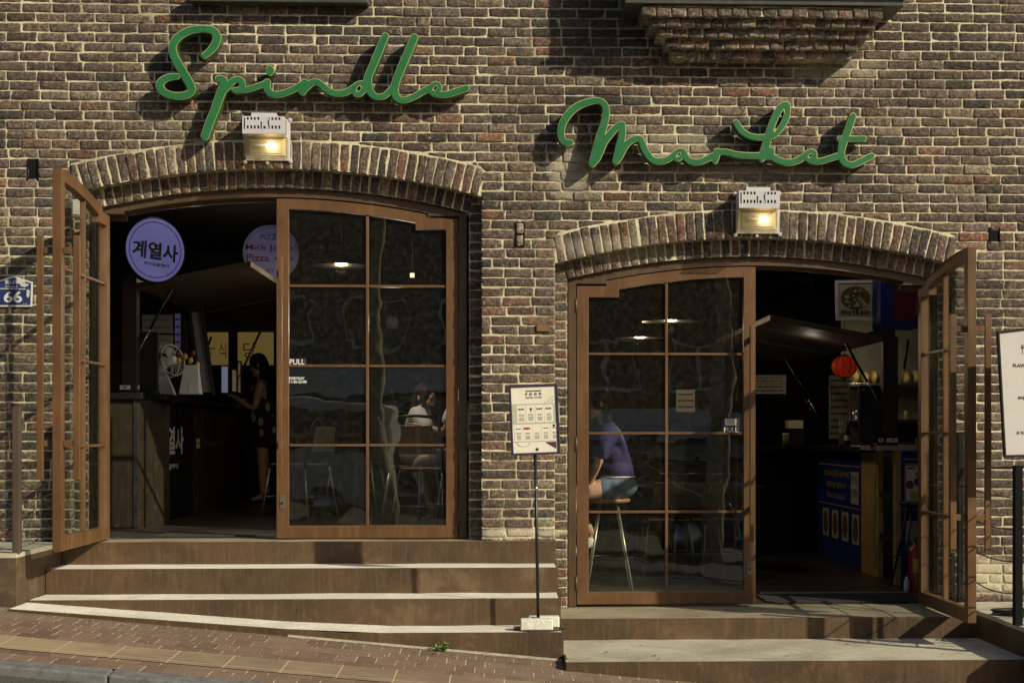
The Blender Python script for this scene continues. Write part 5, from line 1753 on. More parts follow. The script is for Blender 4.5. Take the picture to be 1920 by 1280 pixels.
# ------------------------------------------------------------------ right food stall (blue)
M['blue'] = simple('blue_stall_panel', (0.010, 0.026, 0.20), 0.45, 0, 0.2, 4)
M['flagred'] = simple('flag_red', (0.11, 0.012, 0.015), 0.5, 0, 0.1)
M['gold_letter'] = simple('dull_gold_letters', (0.35, 0.27, 0.07), 0.5, 0, 0.1)
M['foodmix'] = simple('food_print', (0.10, 0.075, 0.03), 0.6, 0, 0.9, 30)
M['foodpale'] = simple('pale_plate_print', (0.45, 0.42, 0.34), 0.6, 0, 0.2, 20)
RXs, RY0 = PX(1679, 1.76), 1.76
zcr = PZ(1690, 838, 1.76)
cr = empty('stall_counter', (RXs+.4, RY0, ZR), 'blue stall counter with a pine frame and food pictures on the right side inside', 'counter')
def pxside(x, y0, y1, z0, z1, mat, nm, th=.02):
    mb = MB(); mb.box(x, x+th, y0, y1, z0, z1); return mb.build(nm, mat, cr, bevel=.002)
zt_ = zcr-.03
pxside(RXs, 3.05, 5.10, ZR+.001, zt_-.02, M['blue'], 'side_panel')
pxside(RXs+.0, 5.104, 8.0, ZR+.001, zt_-.02, M['blackmatte'], 'side_panel')
pxside(RXs, 2.50, 3.046, ZR+.001, zt_, M['yellowply'], 'ply_panel')
for ya in (2.38, 1.762):
    mb = MB(); mb.box(RXs, RXs+.045, ya, ya+.085, ZR+.001, zt_); mb.build('stud', M['yellowply'], cr, bevel=.002)
for zz in (929, 1009):
    mb = MB(); z = PZ(1660, zz, 2.1); mb.box(RXs+.01, RXs+.045, 1.849, 2.378, z-.02, z+.02); mb.build('rail', M['darkwood'], cr)
mb = MB(); mb.box(RXs+.30, RXs+.32, 1.85, 2.5, ZR+.001, zt_); mb.build('inner_board', M['darkwood'], cr)
mb = MB(); mb.box(RXs+.047, RXs+1.6, RY0, RY0+.02, ZR+.001, zt_); mb.build('front_panel', M['blue'], cr, bevel=.002)
mb = MB(); mb.box(RXs-.14, RXs+1.7, RY0-.03, 2.45, zcr-.029, zcr+.012); mb.build('countertop', M['thresh'], cr, bevel=.003)
mb = MB(); mb.box(RXs-.14, RXs+.5, 2.455, 7.9, zcr-.05, zcr-.0); mb.build('countertop', M['black'], cr, bevel=.003)
TR = MT((0, -1, 0), (1, 0, 0), (0, 0, 1), (RXs-.0005, 0, 0))   # faces -x; local x runs toward the street
def rtext(s, y0, y1, z0, z1, mat, bold=.02):
    mb = MB(TR); mb.text(s, -y1, -y0, z0, z1, -.0015, .0008, bold); mb.build('lettering', mat, cr, fix=False)
def rbox(y0, y1, z0, z1, mat, nm, n=-.0012):
    mb = MB(TR); mb.box(-y1, -y0, n, n+.001, z0, z1); return mb.build(nm, mat, cr)
Zr = lambda py, Y: PZ(1580, py, Y)
rtext('QUÁN QUÊ HƯƠNG', 3.55, 4.75, -.40, -.32, M['gold_letter'], .02)
rtext('베트남 쌀국수', 3.70, 4.60, -.50, -.44, M['gold_letter'], .02)
rtext('VIETNAM RESTAURANT', 3.70, 4.65, -.60, -.55, simple('pale_violet_letters', (0.22, 0.20, 0.34), .6), .03)
rbox(3.08, 5.08, -.285, -.275, M['gold_letter'], 'gold_line'); rbox(3.08, 5.08, -.665, -.655, M['gold_letter'], 'gold_line')
rbox(3.15, 3.48, -.62, -.33, M['foodpale'], 'poster'); 
mb = MB(TR); mb.text('맛집', -3.45, -3.18, -.44, -.36, -.0035, .0008, .03); mb.text('TV 방송', -3.45, -3.18, -.56, -.48, -.0035, .0008, .03); mb.build('lettering', M['inkgrey'], cr, fix=False)
for i in range(4):
    y0 = 3.13+i*.46
    ph = rbox(y0, y0+.30, -.98+.0*i, -.71, M['foodpale'], 'food_photo')
    mb = MB(TR); ring = [(-(y0+.15)+.11*cos(2*pi*k/24)*(1+.1*sin(5*k)), -.845+.11*sin(2*pi*k/24)*(1+.12*cos(3*k+i))) for k in range(24)]
    mb.prism(ring, -.0030, -.0020); mb.build('dish', M['foodmix'], ph)
# front posters on the blue face
yf = RY0-.002
def fbox(px0, py0, px1, py1, mat, nm, d=.0, par=None):
    a, b = P(px0, py1, yf-d), P(px1, py0, yf-d)
    mb = MB(); mb.box(a.x, b.x, yf-d-.0012, yf-d, a.z, b.z); return mb.build(nm, mat, par or cr)
M['orange_print'] = simple('orange_print', (0.50, 0.16, 0.06), 0.5)
pt_ = fbox(1696, 868, 1752, 947, M['orange_print'], 'poster')
fbox(1699, 873, 1749, 943, M['paper'], 'poster_sheet', .0015, pt_)
fbox(1693, 859, 1760, 861.5, M['gold_letter'], 'gold_line'); fbox(1693, 954, 1760, 956.5, M['gold_letter'], 'gold_line')
mb = MB(); a, b = P(1701, 880, yf-.004), P(1715, 873.5, yf-.004); mb.text('tvN', a.x, b.x, a.z, b.z, yf-.0036, .0006, .05)
a, b = P(1716, 896, yf-.004), P(1745, 883, yf-.004); mb.text('수요미식', a.x, b.x, a.z, b.z, yf-.0036, .0006, .03); mb.build('lettering', M['ink'], pt_, fix=False)
for (qx, qy, mt) in ((1706, 908, 'foodmix'), (1722, 903, 'tulip_red'), (1740, 909, 'foodmix'), (1713, 928, 'tulip_yel'), (1733, 930, 'foodmix')):
    q = P(qx, qy, yf-.004); mb = MB(); mb.prism([(q.x+.034*cos(2*pi*k/20), q.z+.034*sin(2*pi*k/20)) for k in range(20)], yf-.0045, yf-.0032); mb.build('dish', M[mt], pt_)
pb2 = fbox(1698, 976, 1752, 1034, M['foodpale'], 'poster'); 
rq = random.Random(5)
mb = MB()
for k in range(14):
    q = P(rq.uniform(1704, 1746), rq.uniform(1006, 1030), yf-.003); r = rq.uniform(.01, .03)
    mb.prism([(q.x+r*cos(2*pi*j/12), q.z+r*.7*sin(2*pi*j/12)) for j in range(12)], yf-.0028-.0002*k, yf-.0014)
mb.build('herbs', M['leafgreen'], pb2, fix=False)
# post, hatch, struts, screen, sockets
ps = empty('stall_canopy', (RXs, RY0, zcr), 'brown raised stall hatch with gas struts above the right counter', 'stall hatch')
a, b = PX(1656, 1.82), PX(1684, 1.82)
mb = MB(); mb.box(a, b, 1.82, 1.93, zcr+.0125, .80); mb.build('post', M['darkwood'], ps, bevel=.003)
mb = MB(); mb.box(a, a+.10, 1.82, 6.2, .802, .87); mb.build('beam', M['darkwood'], ps, bevel=.003)
hx0, hz0, hx1, hz1 = a-.004, PZ(1655, 630, 1.82), PX(1444, 1.82), PZ(1444, 590, 1.82)
hatch(hx0, hz0, hx1, hz1, 1.82, 3.9, M['hatch'], ps); hatch(hx0, hz0, hx1, hz1, 4.0, 6.0, M['hatch'], ps)
strut(ps, P(1585, 642, 1.9), P(1651, 760, 1.88)); strut(ps, P(1473, 672, 3.8), P(1540, 792, 3.7)); strut(ps, P(1703, 637, 1.85), P(1691, 722, 2.1)); strut(ps, P(1505, 740, 5.2), P(1522, 770, 5.1))
a, b = PX(1611, 1.98), PX(1655, 1.98)
m2 = empty('display_screen', ((a+b)/2, 2.0, zcr), 'black flat display turned away beside the post on the right counter', 'screen')
mb = MB(); mb.box(a, b, 1.98, 2.02, zcr+.03, PZ(1630, 722, 1.98)); mb.build('screen_case', M['black'], m2, bevel=.004)
mb = MB(); mb.box((a+b)/2-.07, (a+b)/2+.07, 1.93, 2.07, zcr+.0125, zcr+.0295); mb.build('stand', M['black'], m2)
q = P(1619, 730, 1.975); mb = MB(); mb.prism([(q.x+.014*cos(2*pi*k/16), q.z+.007*sin(2*pi*k/16)) for k in range(16)], 1.978, 1.9795); mb.build('badge', M['steel'], m2)
for (x0, x1, lab) in ((1648, 1656, 'small white socket left of the post foot on the right counter'), (1663, 1683, 'white double socket on the post foot on the right counter')):
    yy = 1.80
    a, b = P(x0, 829, yy), P(x1, 821, yy)
    r_ = empty('socket_box', ((a.x+b.x)/2, yy, a.z), lab, 'socket')
    MB().box(a.x, b.x, yy-.012, yy+.01, a.z, b.z).build('socket_body', M['socket'], r_, bevel=.002)
    mb = MB(); mb.lathe([(0, 0), (.008, 0), (.008, .002)], ((a.x+b.x)/2, yy-.0145, (a.z+b.z)/2), 16, 'Y'); mb.build('outlet', M['ink'], r_)
# flag-like blue and red sign box above the hatch
a, b = P(1651, 615, 1.9), P(1722, 505, 1.9)
fb = empty('blue_red_signbox', ((a.x+b.x)/2, 1.9, a.z), 'hanging blue sign box with a dark red block at the top right inside', 'sign')
MB().box(a.x, b.x, 1.9, 2.2, a.z, b.z).build('sign_box', M['blue'], fb)
mb = MB(); c0, c1 = P(1676, 601, 1.895), P(1722, 520, 1.895); mb.box(c0.x, c1.x, 1.896, 1.8995, c0.z, c1.z); mb.build('red_block', M['flagred'], fb)
lamp(ps, ((hx0+hx1)/2, 2.6, .72), .8, (1, .85, .65)); lamp(ps, (hx0+.5, 4.6, .75), 3.5, (1, .85, .6))  # lights without fittings, added to brighten the hatch and shelves
# framed noodle picture
cs_ = [P(1567, 601, 2.3), P(1642.5, 600, 2.3), P(1640.5, 525, 2.3), P(1565, 526, 2.3)]
fp = empty('noodle_picture', cs_[0], 'white framed picture of a noodle dish with Korean words hanging above the right stall', 'picture')
def fpp(l): return [((cs_[0]*(1-s)*(1-t)+cs_[1]*s*(1-t)+cs_[2]*s*t+cs_[3]*(1-s)*t).x, (cs_[0]*(1-s)*(1-t)+cs_[1]*s*(1-t)+cs_[2]*s*t+cs_[3]*(1-s)*t).z) for s, t in l]
Mpic = emit('picture_white', (0.8, 0.8, 0.8), 0.0, (0.62, 0.61, 0.58))
MB().prism([fpp([(0,0),(1,0),(1,1),(0,1)]), fpp([(.075,.075),(.925,.075),(.925,.925),(.075,.925)])], 2.28, 2.31).build('picture_frame', M['white'], fp, bevel=.002)
MB().prism(fpp([(.075,.075),(.925,.075),(.925,.925),(.075,.925)]), 2.29, 2.305).build('picture_sheet', M['foodpale'], fp)
MB().prism([fpp([(.09,.095),(.91,.095),(.91,.91),(.09,.91)]), fpp([(.105,.11),(.895,.11),(.895,.895),(.105,.895)])], 2.2885, 2.2898).build('picture_border', M['orange_print'], fp)
MB().prism(fpp([(.5+.37*cos(2*pi*k/36), .555+.295*sin(2*pi*k/36)) for k in range(36)]), 2.2875, 2.2895).build('plate', M['foodmix'], fp)
mb = MB(); rq = random.Random(9)
for k in range(26):
    s, t_ = .5+rq.uniform(-.28, .28), .555+rq.uniform(-.2, .2)
    r = rq.uniform(.02, .055)
    mb.prism(fpp([(s+r*cos(2*pi*j/10)*1.3, t_+r*sin(2*pi*j/10)*.8) for j in range(10)]), 2.2865-.0001*k, 2.2874)
mb.build('food', M['foodpale'], fp, fix=False)
mb = MB()
for k in range(16):
    s, t_ = .5+rq.uniform(-.26, .26), .575+rq.uniform(-.18, .18)
    r = rq.uniform(.015, .04)
    mb.prism(fpp([(s+r*cos(2*pi*j/10)*1.3, t_+r*sin(2*pi*j/10)*.8) for j in range(10)]), 2.2836-.0001*k, 2.2838)
mb.build('herbs', M['leafgreen'], fp, fix=False)
mb = MB(); a, b = P(1577, 591, 2.286), P(1632, 581, 2.286); mb.text('베트남 전통 쌀국수', a.x, b.x, a.z, b.z, 2.2875, .0008, .03); mb.build('lettering', M['ink'], fp, fix=False)
# red paper lantern
lc = P(1583, 687, 2.9)
ln = empty('red_lantern', lc, 'glowing red silk lantern hanging over the right counter', 'lantern'); lamp(ln, (lc.x, lc.y, lc.z), .08, (1, .35, .15), .02)
def lantern_mat():
    t = NT('lit_red_silk'); v = t.coord()
    n = t.noise(v, 40, 3)
    vo = t.N('VectorMath', operation='LENGTH'); t.L(t.coord(loc=(-.0, .10, .03)), vo.inputs[0])
    b = t.pbsdf((0.45, 0.05, 0.02), 0.6)
    tr = t.N('BsdfTranslucent'); tr.inputs[0].default_value = (0.5, 0.08, 0.03, 1)
    m = t.N('MixShader'); m.inputs[0].default_value = 0.6
    t.L(b.outputs[0], m.inputs[1]); t.L(tr.outputs[0], m.inputs[2]); t.L(m.outputs[0], t.out.inputs[0])
    return t.m
R_ = 24*14.4/3105
mb = MB(); mb.ell(lc, (R_, R_, R_*.86), 32, 20, lambda d: 1-.05*abs(sin(5*atan2(d.y, d.x)))**.5*sqrt(max(0, 1-d.z*d.z)) if True else 1); mb.build('lantern_shade', lantern_mat(), ln)
mb = MB()
for k in range(10):
    a = 2*pi*k/10
    mb.tube([(lc.x+R_*1.005*cos(a)*sin(t_), lc.y+R_*1.005*sin(a)*sin(t_), lc.z+R_*.865*cos(t_)) for t_ in [pi*j/12 for j in range(13)]], .0032, 5)
mb.build('ribs', M['dark_red'], ln)
mb = MB()
for s in (-1, 1): mb.lathe([(0, 0), (.028, 0), (.028, .02), (0, .02)], (lc.x, lc.y, lc.z+s*R_*.86-.01), 16)
mb.tube([(lc.x, lc.y, lc.z-R_*.86), (lc.x, lc.y, lc.z-R_*.86-.05)], [.012, .002], 8)
mb.tube([(lc.x, lc.y, lc.z+R_*.86), (lc.x, lc.y, lc.z+.42)], .002, 6)
mb.build('cap', M['ink'], ln)
mb = MB(); mb.ell((lc.x+.005, lc.y-.03, lc.z-.005), (.018, .018, .024), 12, 8); mb.build('bulb', emit('lantern_bulb', (1, .5, .2), 2.6), ln)
# back shelves with goods, white tall menu, notices
YB2 = 4.9
mb = MB(); mb.box(PX(1590, YB2), PX(1760, YB2)+1.6, YB2+.35, YB2+.4, ZR, 1.4); mb.build('inner_wall', simple('pale_kitchen_wall', (0.16, 0.15, 0.11), .6), bld)
sh = empty('kitchen_shelf', (PX(1670, YB2), YB2, zcr), 'steel kitchen shelves with two boards behind the right stall', 'shelf')
for py in (718, 786):
    z = PZ(1660, py, YB2); mb = MB(); mb.box(PX(1592, YB2), PX(1745, YB2), YB2, YB2+.34, z-.03, z); mb.build('shelf_board', M['steel'], sh, bevel=.002)
M['sack'] = simple('yellow_noodle_bag', (0.42, 0.33, 0.09), 0.5, 0, 0.35, 14)
rs = random.Random(2)
for i, (px, w, h) in enumerate(((1602, 14, 26), (1622, 13, 22), (1638, 10, 24), (1700, 14, 22), (1717, 12, 26))):
    q = P(px, 717.5, YB2+.15); s = 16.6/3105
    mb = MB(); mb.ell((q.x, q.y, q.z+h*s*.48), (w*s*.62, .09, h*s*.5), 14, 10, lambda d: 1+.13*noise.noise(d*3+Vector((i*7, 0, 0))))
    tag(mb.build('food_bag', M['sack'], None, origin=(q.x, q.y, q.z)), ['leftmost', 'second', 'third', 'fourth', 'rightmost'][i]+' yellow bag of dry food on the upper kitchen shelf', 'bag', 'yellow bags on the upper kitchen shelf')
for i, (px, r, h, mt) in enumerate(((1604, 9, 17, 'steel'), (1699.5, 5, 16, 'gold_letter'))):
    q = P(px, 785.5, YB2+.12); s = 16.6/3105
    mb = MB(); mb.lathe([(0, 0), (r*s, 0), (r*s*1.02, h*s*.9), (r*s*.8, h*s), (0, h*s)], q, 20)
    tag(mb.build('tin_can', M[mt], None, origin=q), ['wide steel pot on the lower kitchen shelf behind the lantern', 'small yellow tin on the lower kitchen shelf right of the post'][i], ['pot', 'tin'][i])
paper(1555, 704, 1592, 822, 3.9, 'tall white printed menu sheet standing under the lantern', 9, name='tall_menu', seed=12, cat='menu')
paper(1412, 703, 1474, 718.5, 6.2, 'upper white notice strip at the back of the right room', 2, seed=13)
paper(1412, 719.5, 1474, 738, 6.2, 'lower white notice strip at the back of the right room', 2, seed=14)
# small things on the right counter
zc_ = zcr-.0
q = P(1581, 828, 3.2)
jr = empty('straw_jar', (q.x, 3.2, zcr), 'glass jar of white straws beside a bottle on the right counter', 'jar')
M['jarglass'] = simple('jar_glass', (0.10, 0.11, 0.10), 0.1, 0, 0.2, spec=0.8)
mb = MB(); mb.lathe([(0, 0), (.04, 0), (.043, .02), (.043, .11), (.038, .12)], (q.x, 3.2, zcr), 20); mb.build('jar_body', M['jarglass'], jr)
for k in range(5):
    mb = MB(); mb.tube([(q.x-.02+.01*k, 3.2, zcr+.02), (q.x-.035+.018*k, 3.2, zcr+.24)], .003, 6); mb.build('straw', M['white'], jr)
q = P(1589, 828, 3.15)
bt = empty('sauce_bottle', (q.x, 3.15, zcr), 'dark sauce bottle with a white label right of the straw jar', 'bottle')
mb = MB(); mb.lathe([(0, 0), (.026, 0), (.028, .01), (.028, .12), (.012, .17), (.011, .21), (0, .21)], (q.x, 3.15, zcr), 18); mb.build('bottle_body', M['black'], bt)
mb = MB(); mb.lathe([(.0285, .12), (.0285, .165)], (q.x, 3.15, zcr-.07), 18, cap=False); mb.build('bottle_label', M['white'], bt)
q = P(1489, 803, 5.6)
tb = empty('tissue_box', (q.x, 5.6, zcr), 'cream tissue box on a dark stand at the far left of the right counter', 'box')
s = 17.3/3105
mb = MB(); mb.box(q.x-14*s, q.x+14*s, 5.5, 5.7, q.z, q.z+15*s); mb.build('box_body', M['cream'], tb, bevel=.004)
mb = MB(); mb.box(q.x-15*s, q.x+15*s, 5.52, 5.68, zcr, q.z-.0005); mb.build('box_stand', M['black'], tb)
q = P(1473, 828, 4.6); s = 16.3/3105
jr2 = empty('glass_jar', (q.x, 4.6, zcr), 'green tinted jar with a pale lid on the far end of the right counter', 'jar')
mb = MB(); mb.lathe([(0, 0), (6*s, 0), (6*s, 18*s), (0, 18*s)], (q.x, 4.6, zcr), 16); mb.build('jar_body', M['leafgreen'], jr2)
mb = MB(); mb.lathe([(0, 0), (6.5*s, 0), (6.5*s, 4*s), (0, 4*s)], (q.x, 4.6, zcr+18.2*s), 16); mb.build('jar_lid', M['cream'], jr2)
mb = MB(); xj = PX(1480, 5.2); mb.box(RXs-1.5, RXs-.16, 5.0, 5.9, zcr-.05, zcr-.004)
tag(mb.build('side_table', M['blackmatte'], None, origin=(RXs-.8, 5.4, ZR)), 'black serving ledge at the far end of the right counter', 'ledge')
mb = MB(); mb.box(RXs-1.5, RXs-.18, 5.2, 5.8, ZR, zcr-.0505); tag(mb.build('black_cabinet', M['blackmatte'], None, origin=(RXs-.8, 5.4, ZR)), 'black cabinet under the serving ledge in the right room', 'cabinet')
# fire extinguisher
ex = P(1716, 1098, 1.25)
fe = empty('fire_extinguisher', (ex.x, 1.25, ZR), 'red fire extinguisher with a yellow label beside the right doorway', 'extinguisher')
M['extred'] = simple('extinguisher_red', (0.35, 0.02, 0.015), 0.3, 0, 0.1)
mb = MB(); mb.lathe([(0, 0), (.060, 0), (.062, .02), (.062, .28), (.045, .33), (.02, .345), (.02, .37), (0, .37)], (ex.x+.01, 1.25, ZR), 24); mb.build('cylinder', M['extred'], fe)
mb = MB(); mb.tube([(ex.x+.01, 1.25, ZR+.37), (ex.x-.02, 1.22, ZR+.41), (ex.x+.06, 1.20, ZR+.42)], .008, 8); mb.build('lever', M['black'], fe)
mb = MB(); mb.tube([(ex.x+.02, 1.21, ZR+.37), (ex.x+.075, 1.19, ZR+.33), (ex.x+.08, 1.19, ZR+.15)], .008, 8); mb.build('hose', M['black'], fe)
mb = MB(); n = 8
vs = []
for k in range(n+1):
    a = radians(-130+ 70*k/n); vs += [(ex.x+.01+.0628*cos(a), 1.25+.0628*sin(a), ZR+.14), (ex.x+.01+.0628*cos(a), 1.25+.0628*sin(a), ZR+.25)]
mb.add(vs, [(2*k, 2*k+2, 2*k+3, 2*k+1) for k in range(n)], True); mb.build('label', M['tulip_yel'], fe, fix=False)
q = P(1700, 1100, 1.2)
sb = empty('spray_bottle', (q.x, 1.2, ZR), 'small white spray bottle on the floor left of the extinguisher', 'bottle')
mb = MB(); mb.lathe([(0, 0), (.022, 0), (.024, .01), (.023, .08), (.010, .10), (.010, .115), (0, .115)], (q.x, 1.2, ZR), 16); mb.build('bottle_body', M['white'], sb)
mb = MB(); mb.tube([(q.x, 1.2, ZR+.116), (q.x, 1.2, ZR+.14)], .007, 10); mb.build('nozzle', M['navy'], sb)
# black stool in front of the blue counter
def stool(loc, hgt, label, seatmat, r=.17, legr=.010, splay=.20, group=None, legm='black'):
    x, y, z = loc
    s = empty('bar_stool', loc, label, 'stool', group)
    mb = MB(); mb.lathe([(0, hgt-.03), (r*.9, hgt-.032), (r, hgt-.02), (r, hgt-.006), (r*.93, hgt), (0, hgt-.006)], (x, y, z), 32); mb.build('seat', seatmat, s)
    for k in range(4):
        a = pi/4+k*pi/2
        mb = MB(); mb.tube([(x+.09*cos(a), y+.09*sin(a), z+hgt-.034), (x+splay*cos(a)*1.25, y+splay*sin(a)*1.25, z)], legr, 8); mb.build('leg', M[legm], s)
    mb = MB(); rr2 = .09+(splay*1.25-.09)*.62
    mb.tube([(x+rr2*cos(2*pi*k/24), y+rr2*sin(2*pi*k/24), z+hgt*.36) for k in range(24)], .006, 6, close=True); mb.build('foot_ring', M['black'], s)
    return s
q = P(1708, 1088, 1.5)
stool((q.x+.06, 1.5, ZR), .68, 'black bar stool standing before the blue counter by the right doorway', M['black'], .15)
for (tx_, ty_, tw, lb) in ((PX(1560, 1.3), 1.3, 7, 'small ceiling spot lamp inside the right doorway'), (PX(360, 1.2), 1.2, 4.5, 'small ceiling spot lamp inside the left doorway')):  # lamps above the arches, out of view, added to brighten the rooms
    ts_ = empty('fill_spot', (tx_, ty_, ZC-.12), lb, 'spot lamp')
    mb = MB(); mb.tube([(tx_, ty_, ZC), (tx_, ty_, ZC-.06)], .012, 8); mb.tube([(tx_, ty_-.01, ZC-.05), (tx_, ty_+.06, ZC-.14)], .035, 14); mb.build('lamp_housing', M['black'], ts_)
    mb = MB(); mb.ell((tx_, ty_+.065, ZC-.15), (.02, .02, .015), 10, 6); mb.build('bulb', M['pend'], ts_); lamp(ts_, (tx_, ty_+.10, ZC-.19), tw, (1, .88, .72))
# ceiling duct
mb = MB(); pts = [P(1425, 590, 6.0), P(1450, 565, 6.0), P(1500, 548, 5.5), P(1518, 535, 5.2), P(1515, 520, 5), P(1490, 516, 5), P(1425, 517, 5)]
tag(mb.tube([tuple(p) for p in pts], .05, 12).build('ceiling_duct', M['blackmatte'], None, origin=pts[0]), 'curved grey duct under the ceiling of the right room', 'duct')

# pendant lamps and dining furniture behind the glass
def pendant(px, py, Y, r, label, pw_=13):
    p = P(px, py, Y)
    root = empty('pendant_lamp', p, label, 'pendant lamp', 'wide black pendant lamps')
    mb = MB(); mb.lathe([(r, 0), (r*.97, .008), (r*.5, .07), (.05, .10), (.03, .16), (0, .16)], p, 36); mb.build('lamp_shade', M['black'], root)
    mb = MB(); mb.lathe([(0, .012), (r*.30, .012)], p, 24); mb.build('glow', M['pend'], root); lamp(root, (p.x, p.y, p.z-.03), pw_)
    mb = MB(); mb.tube([(p.x, p.y, p.z+.16), (p.x, p.y, ZC)], .004, 6); mb.build('cord', M['black'], root)
pendant(640, 499, 3.2, .26, 'wide black pendant lamp behind the closed glass leaf of the left doorway')
pendant(1258, 603, 3.4, .27, 'wide black pendant lamp behind the glass of the right doorway, right hand one', 11)
pendant(1200, 634, 4.4, .25, 'wide black pendant lamp behind the glass of the right doorway, lower left one', 10)
p = P(773, 516, 2.2)
cl_ = empty('clip_lamp', p, 'small square lit lamp behind the upper right pane of the left doorway', 'lamp')
mb = MB(); mb.box(p.x-.022, p.x+.022, 2.2, 2.24, p.z-.022, p.z+.022); mb.build('lamp_box', M['black'], cl_)
mb = MB(); mb.box(p.x-.018, p.x+.018, 2.192, 2.1995, p.z-.018, p.z+.018); mb.build('lit_face', emit('clip_glow', (1, .85, .5), 1.2), cl_)
mb = MB(); mb.tube([(p.x, 2.22, p.z+.0225), (p.x, 2.22, ZC)], .0015, 6); mb.build('cord', M['black'], cl_); lamp(cl_, (p.x-.15, 1.85, .90), 17, (1, .88, .7))
def wood_chair(loc, yaw, label, cream=False):
    root = empty('metal_chair', loc, label, 'chair', 'metal framed dining chairs')
    T = Matrix.Translation(loc) @ Matrix.Rotation(yaw, 4, 'Z')
    # sitter faces +y in the chair's frame
    mb = MB(T)
    mb.tube([(-.19, -.20, .44), (-.195, -.22, .60), (-.185, -.26, .80), (-.15, -.28, .86), (0, -.285, .875), (.15, -.28, .86), (.185, -.26, .80), (.195, -.22, .60), (.19, -.20, .44)], .0125, 10)
    mb.tube([(-.19, -.20, .44), (-.185, .20, .45), (-.12, .215, .45), (.12, .215, .45), (.185, .20, .45), (.19, -.20, .44)], .0115, 10)
    mb.build('back_frame', M['black'], root)
    mb = MB(T); mb.hexa([(-.16, -.263, .58), (.16, -.263, .58), (.16, -.245, .58), (-.16, -.245, .58), (-.14, -.292, .80), (.14, -.292, .80), (.14, -.276, .80), (-.14, -.276, .80)]); mb.build('backrest', M['chairwood'] if not cream else M['dull_cream'], root, bevel=.006)
    mb = MB(T); mb.box(-.18, .18, -.19, .20, .455, .475); mb.build('seat', M['chairwood'] if not cream else M['dull_cream'], root, bevel=.01)
    for (a, b) in ((-.18, -.19), (.18, -.19), (-.18, .19), (.18, .19)):
        mb = MB(T); mb.tube([(a, b, .445), (a*1.25, b*1.35, 0)], .0115, 8); mb.build('leg', M['steel_dark'], root)
    mb = MB(T); mb.tube([(-.2, -.22, .18), (.2, -.22, .18)], .007, 6); mb.tube([(-.2, .22, .18), (.2, .22, .18)], .007, 6); mb.build('stretcher', M['steel_dark'], root)
    return root
M['dull_cream'] = simple('dull_cream_shell', (0.20, 0.18, 0.13), 0.5)
M['chairwood'] = simple('walnut_seat', (0.16, 0.065, 0.025), 0.4, 0, 0.35, 8)
M['steel_dark'] = simple('dull_steel_tube', (0.40, 0.38, 0.32), 0.35, 0.7, 0.2)
def table(loc, w, d, h, label, top='darkwood'):
    x, y, z = loc
    root = empty('dining_table', loc, label, 'table')
    mb = MB(); mb.box(x-w/2, x+w/2, y-d/2, y+d/2, z+h-.035, z+h); mb.build('tabletop', M[top], root, bevel=.004)
    for sx in (-1, 1):
        for sy in (-1, 1):
            mb = MB(); mb.box(x+sx*(w/2-.05)-.018, x+sx*(w/2-.05)+.018, y+sy*(d/2-.05)-.018, y+sy*(d/2-.05)+.018, z, z+h-.0355); mb.build('leg', M['black'], root)
    return root
# ------------------------------------------------------------------ people
def skinned(nodes, edges, root=0, lv=2, remesh=None, extra=None):
    """nodes: (pos, radius or (rx,ry)); returns verts, faces of the grown surface"""
    me = bpy.data.meshes.new('growth')
    me.from_pydata([n[0] for n in nodes], edges, [])
    o = bpy.data.objects.new('growth', me); COL.objects.link(o)
    o.modifiers.new('S', 'SKIN')
    for i, v in enumerate(me.skin_vertices[0].data):
        r = nodes[i][1]; v.radius = (r, r) if not isinstance(r, tuple) else r
    me.skin_vertices[0].data[root].use_root = True
    s = o.modifiers.new('U', 'SUBSURF'); s.levels = lv
    dg = bpy.context.evaluated_depsgraph_get()
    m = o.evaluated_get(dg).to_mesh()
    vs = [tuple(v.co) for v in m.vertices]; fs = [tuple(p.vertices) for p in m.polygons]
    bpy.data.objects.remove(o); bpy.data.meshes.remove(me)
    return vs, fs
def fuse(parts, voxel=.008, smooth=3):
    """join closed shells into one continuous surface"""
    V, Fc = [], []
    for vs, fs in parts:
        n = len(V); V += vs; Fc += [tuple(i+n for i in f) for f in fs]
    me = bpy.data.meshes.new('growth'); me.from_pydata(V, [], Fc)
    bm = bmesh.new(); bm.from_mesh(me); bmesh.ops.recalc_face_normals(bm, faces=bm.faces); bm.to_mesh(me); bm.free()
    o = bpy.data.objects.new('growth', me); COL.objects.link(o)
    r = o.modifiers.new('R', 'REMESH'); r.mode = 'VOXEL'; r.voxel_size = voxel; r.use_smooth_shade = True
    if smooth:
        s = o.modifiers.new('S', 'SMOOTH'); s.iterations = smooth; s.factor = .5
    dg = bpy.context.evaluated_depsgraph_get()
    m = o.evaluated_get(dg).to_mesh()
    vs = [tuple(v.co) for v in m.vertices]; fs = [tuple(p.vertices) for p in m.polygons]
    bpy.data.objects.remove(o); bpy.data.meshes.remove(me)
    return vs, fs
def ell_geo(c, r, n=18, m=12, R=None, fn=None):
    mb = MB(); mb.ell((0, 0, 0), r, n, m, fn)
    vs = [Vector(v) for v in mb.v]
    if R is not None: vs = [R @ v for v in vs]
    return [tuple(v+Vector(c)) for v in vs], mb.f
def put(name, geo, mat, parent):
    mb = MB(); mb.add(geo[0], geo[1], True)
    return mb.build(name, mat, parent)
M['skin'] = simple('skin', (0.46, 0.27, 0.18), 0.5, 0, 0.08, 20)
M['hair'] = simple('dark_hair', (0.010, 0.007, 0.006), 0.6, 0, 0.5, 60, spec=0.15)
M['lips'] = simple('lips', (0.32, 0.08, 0.06), 0.4)
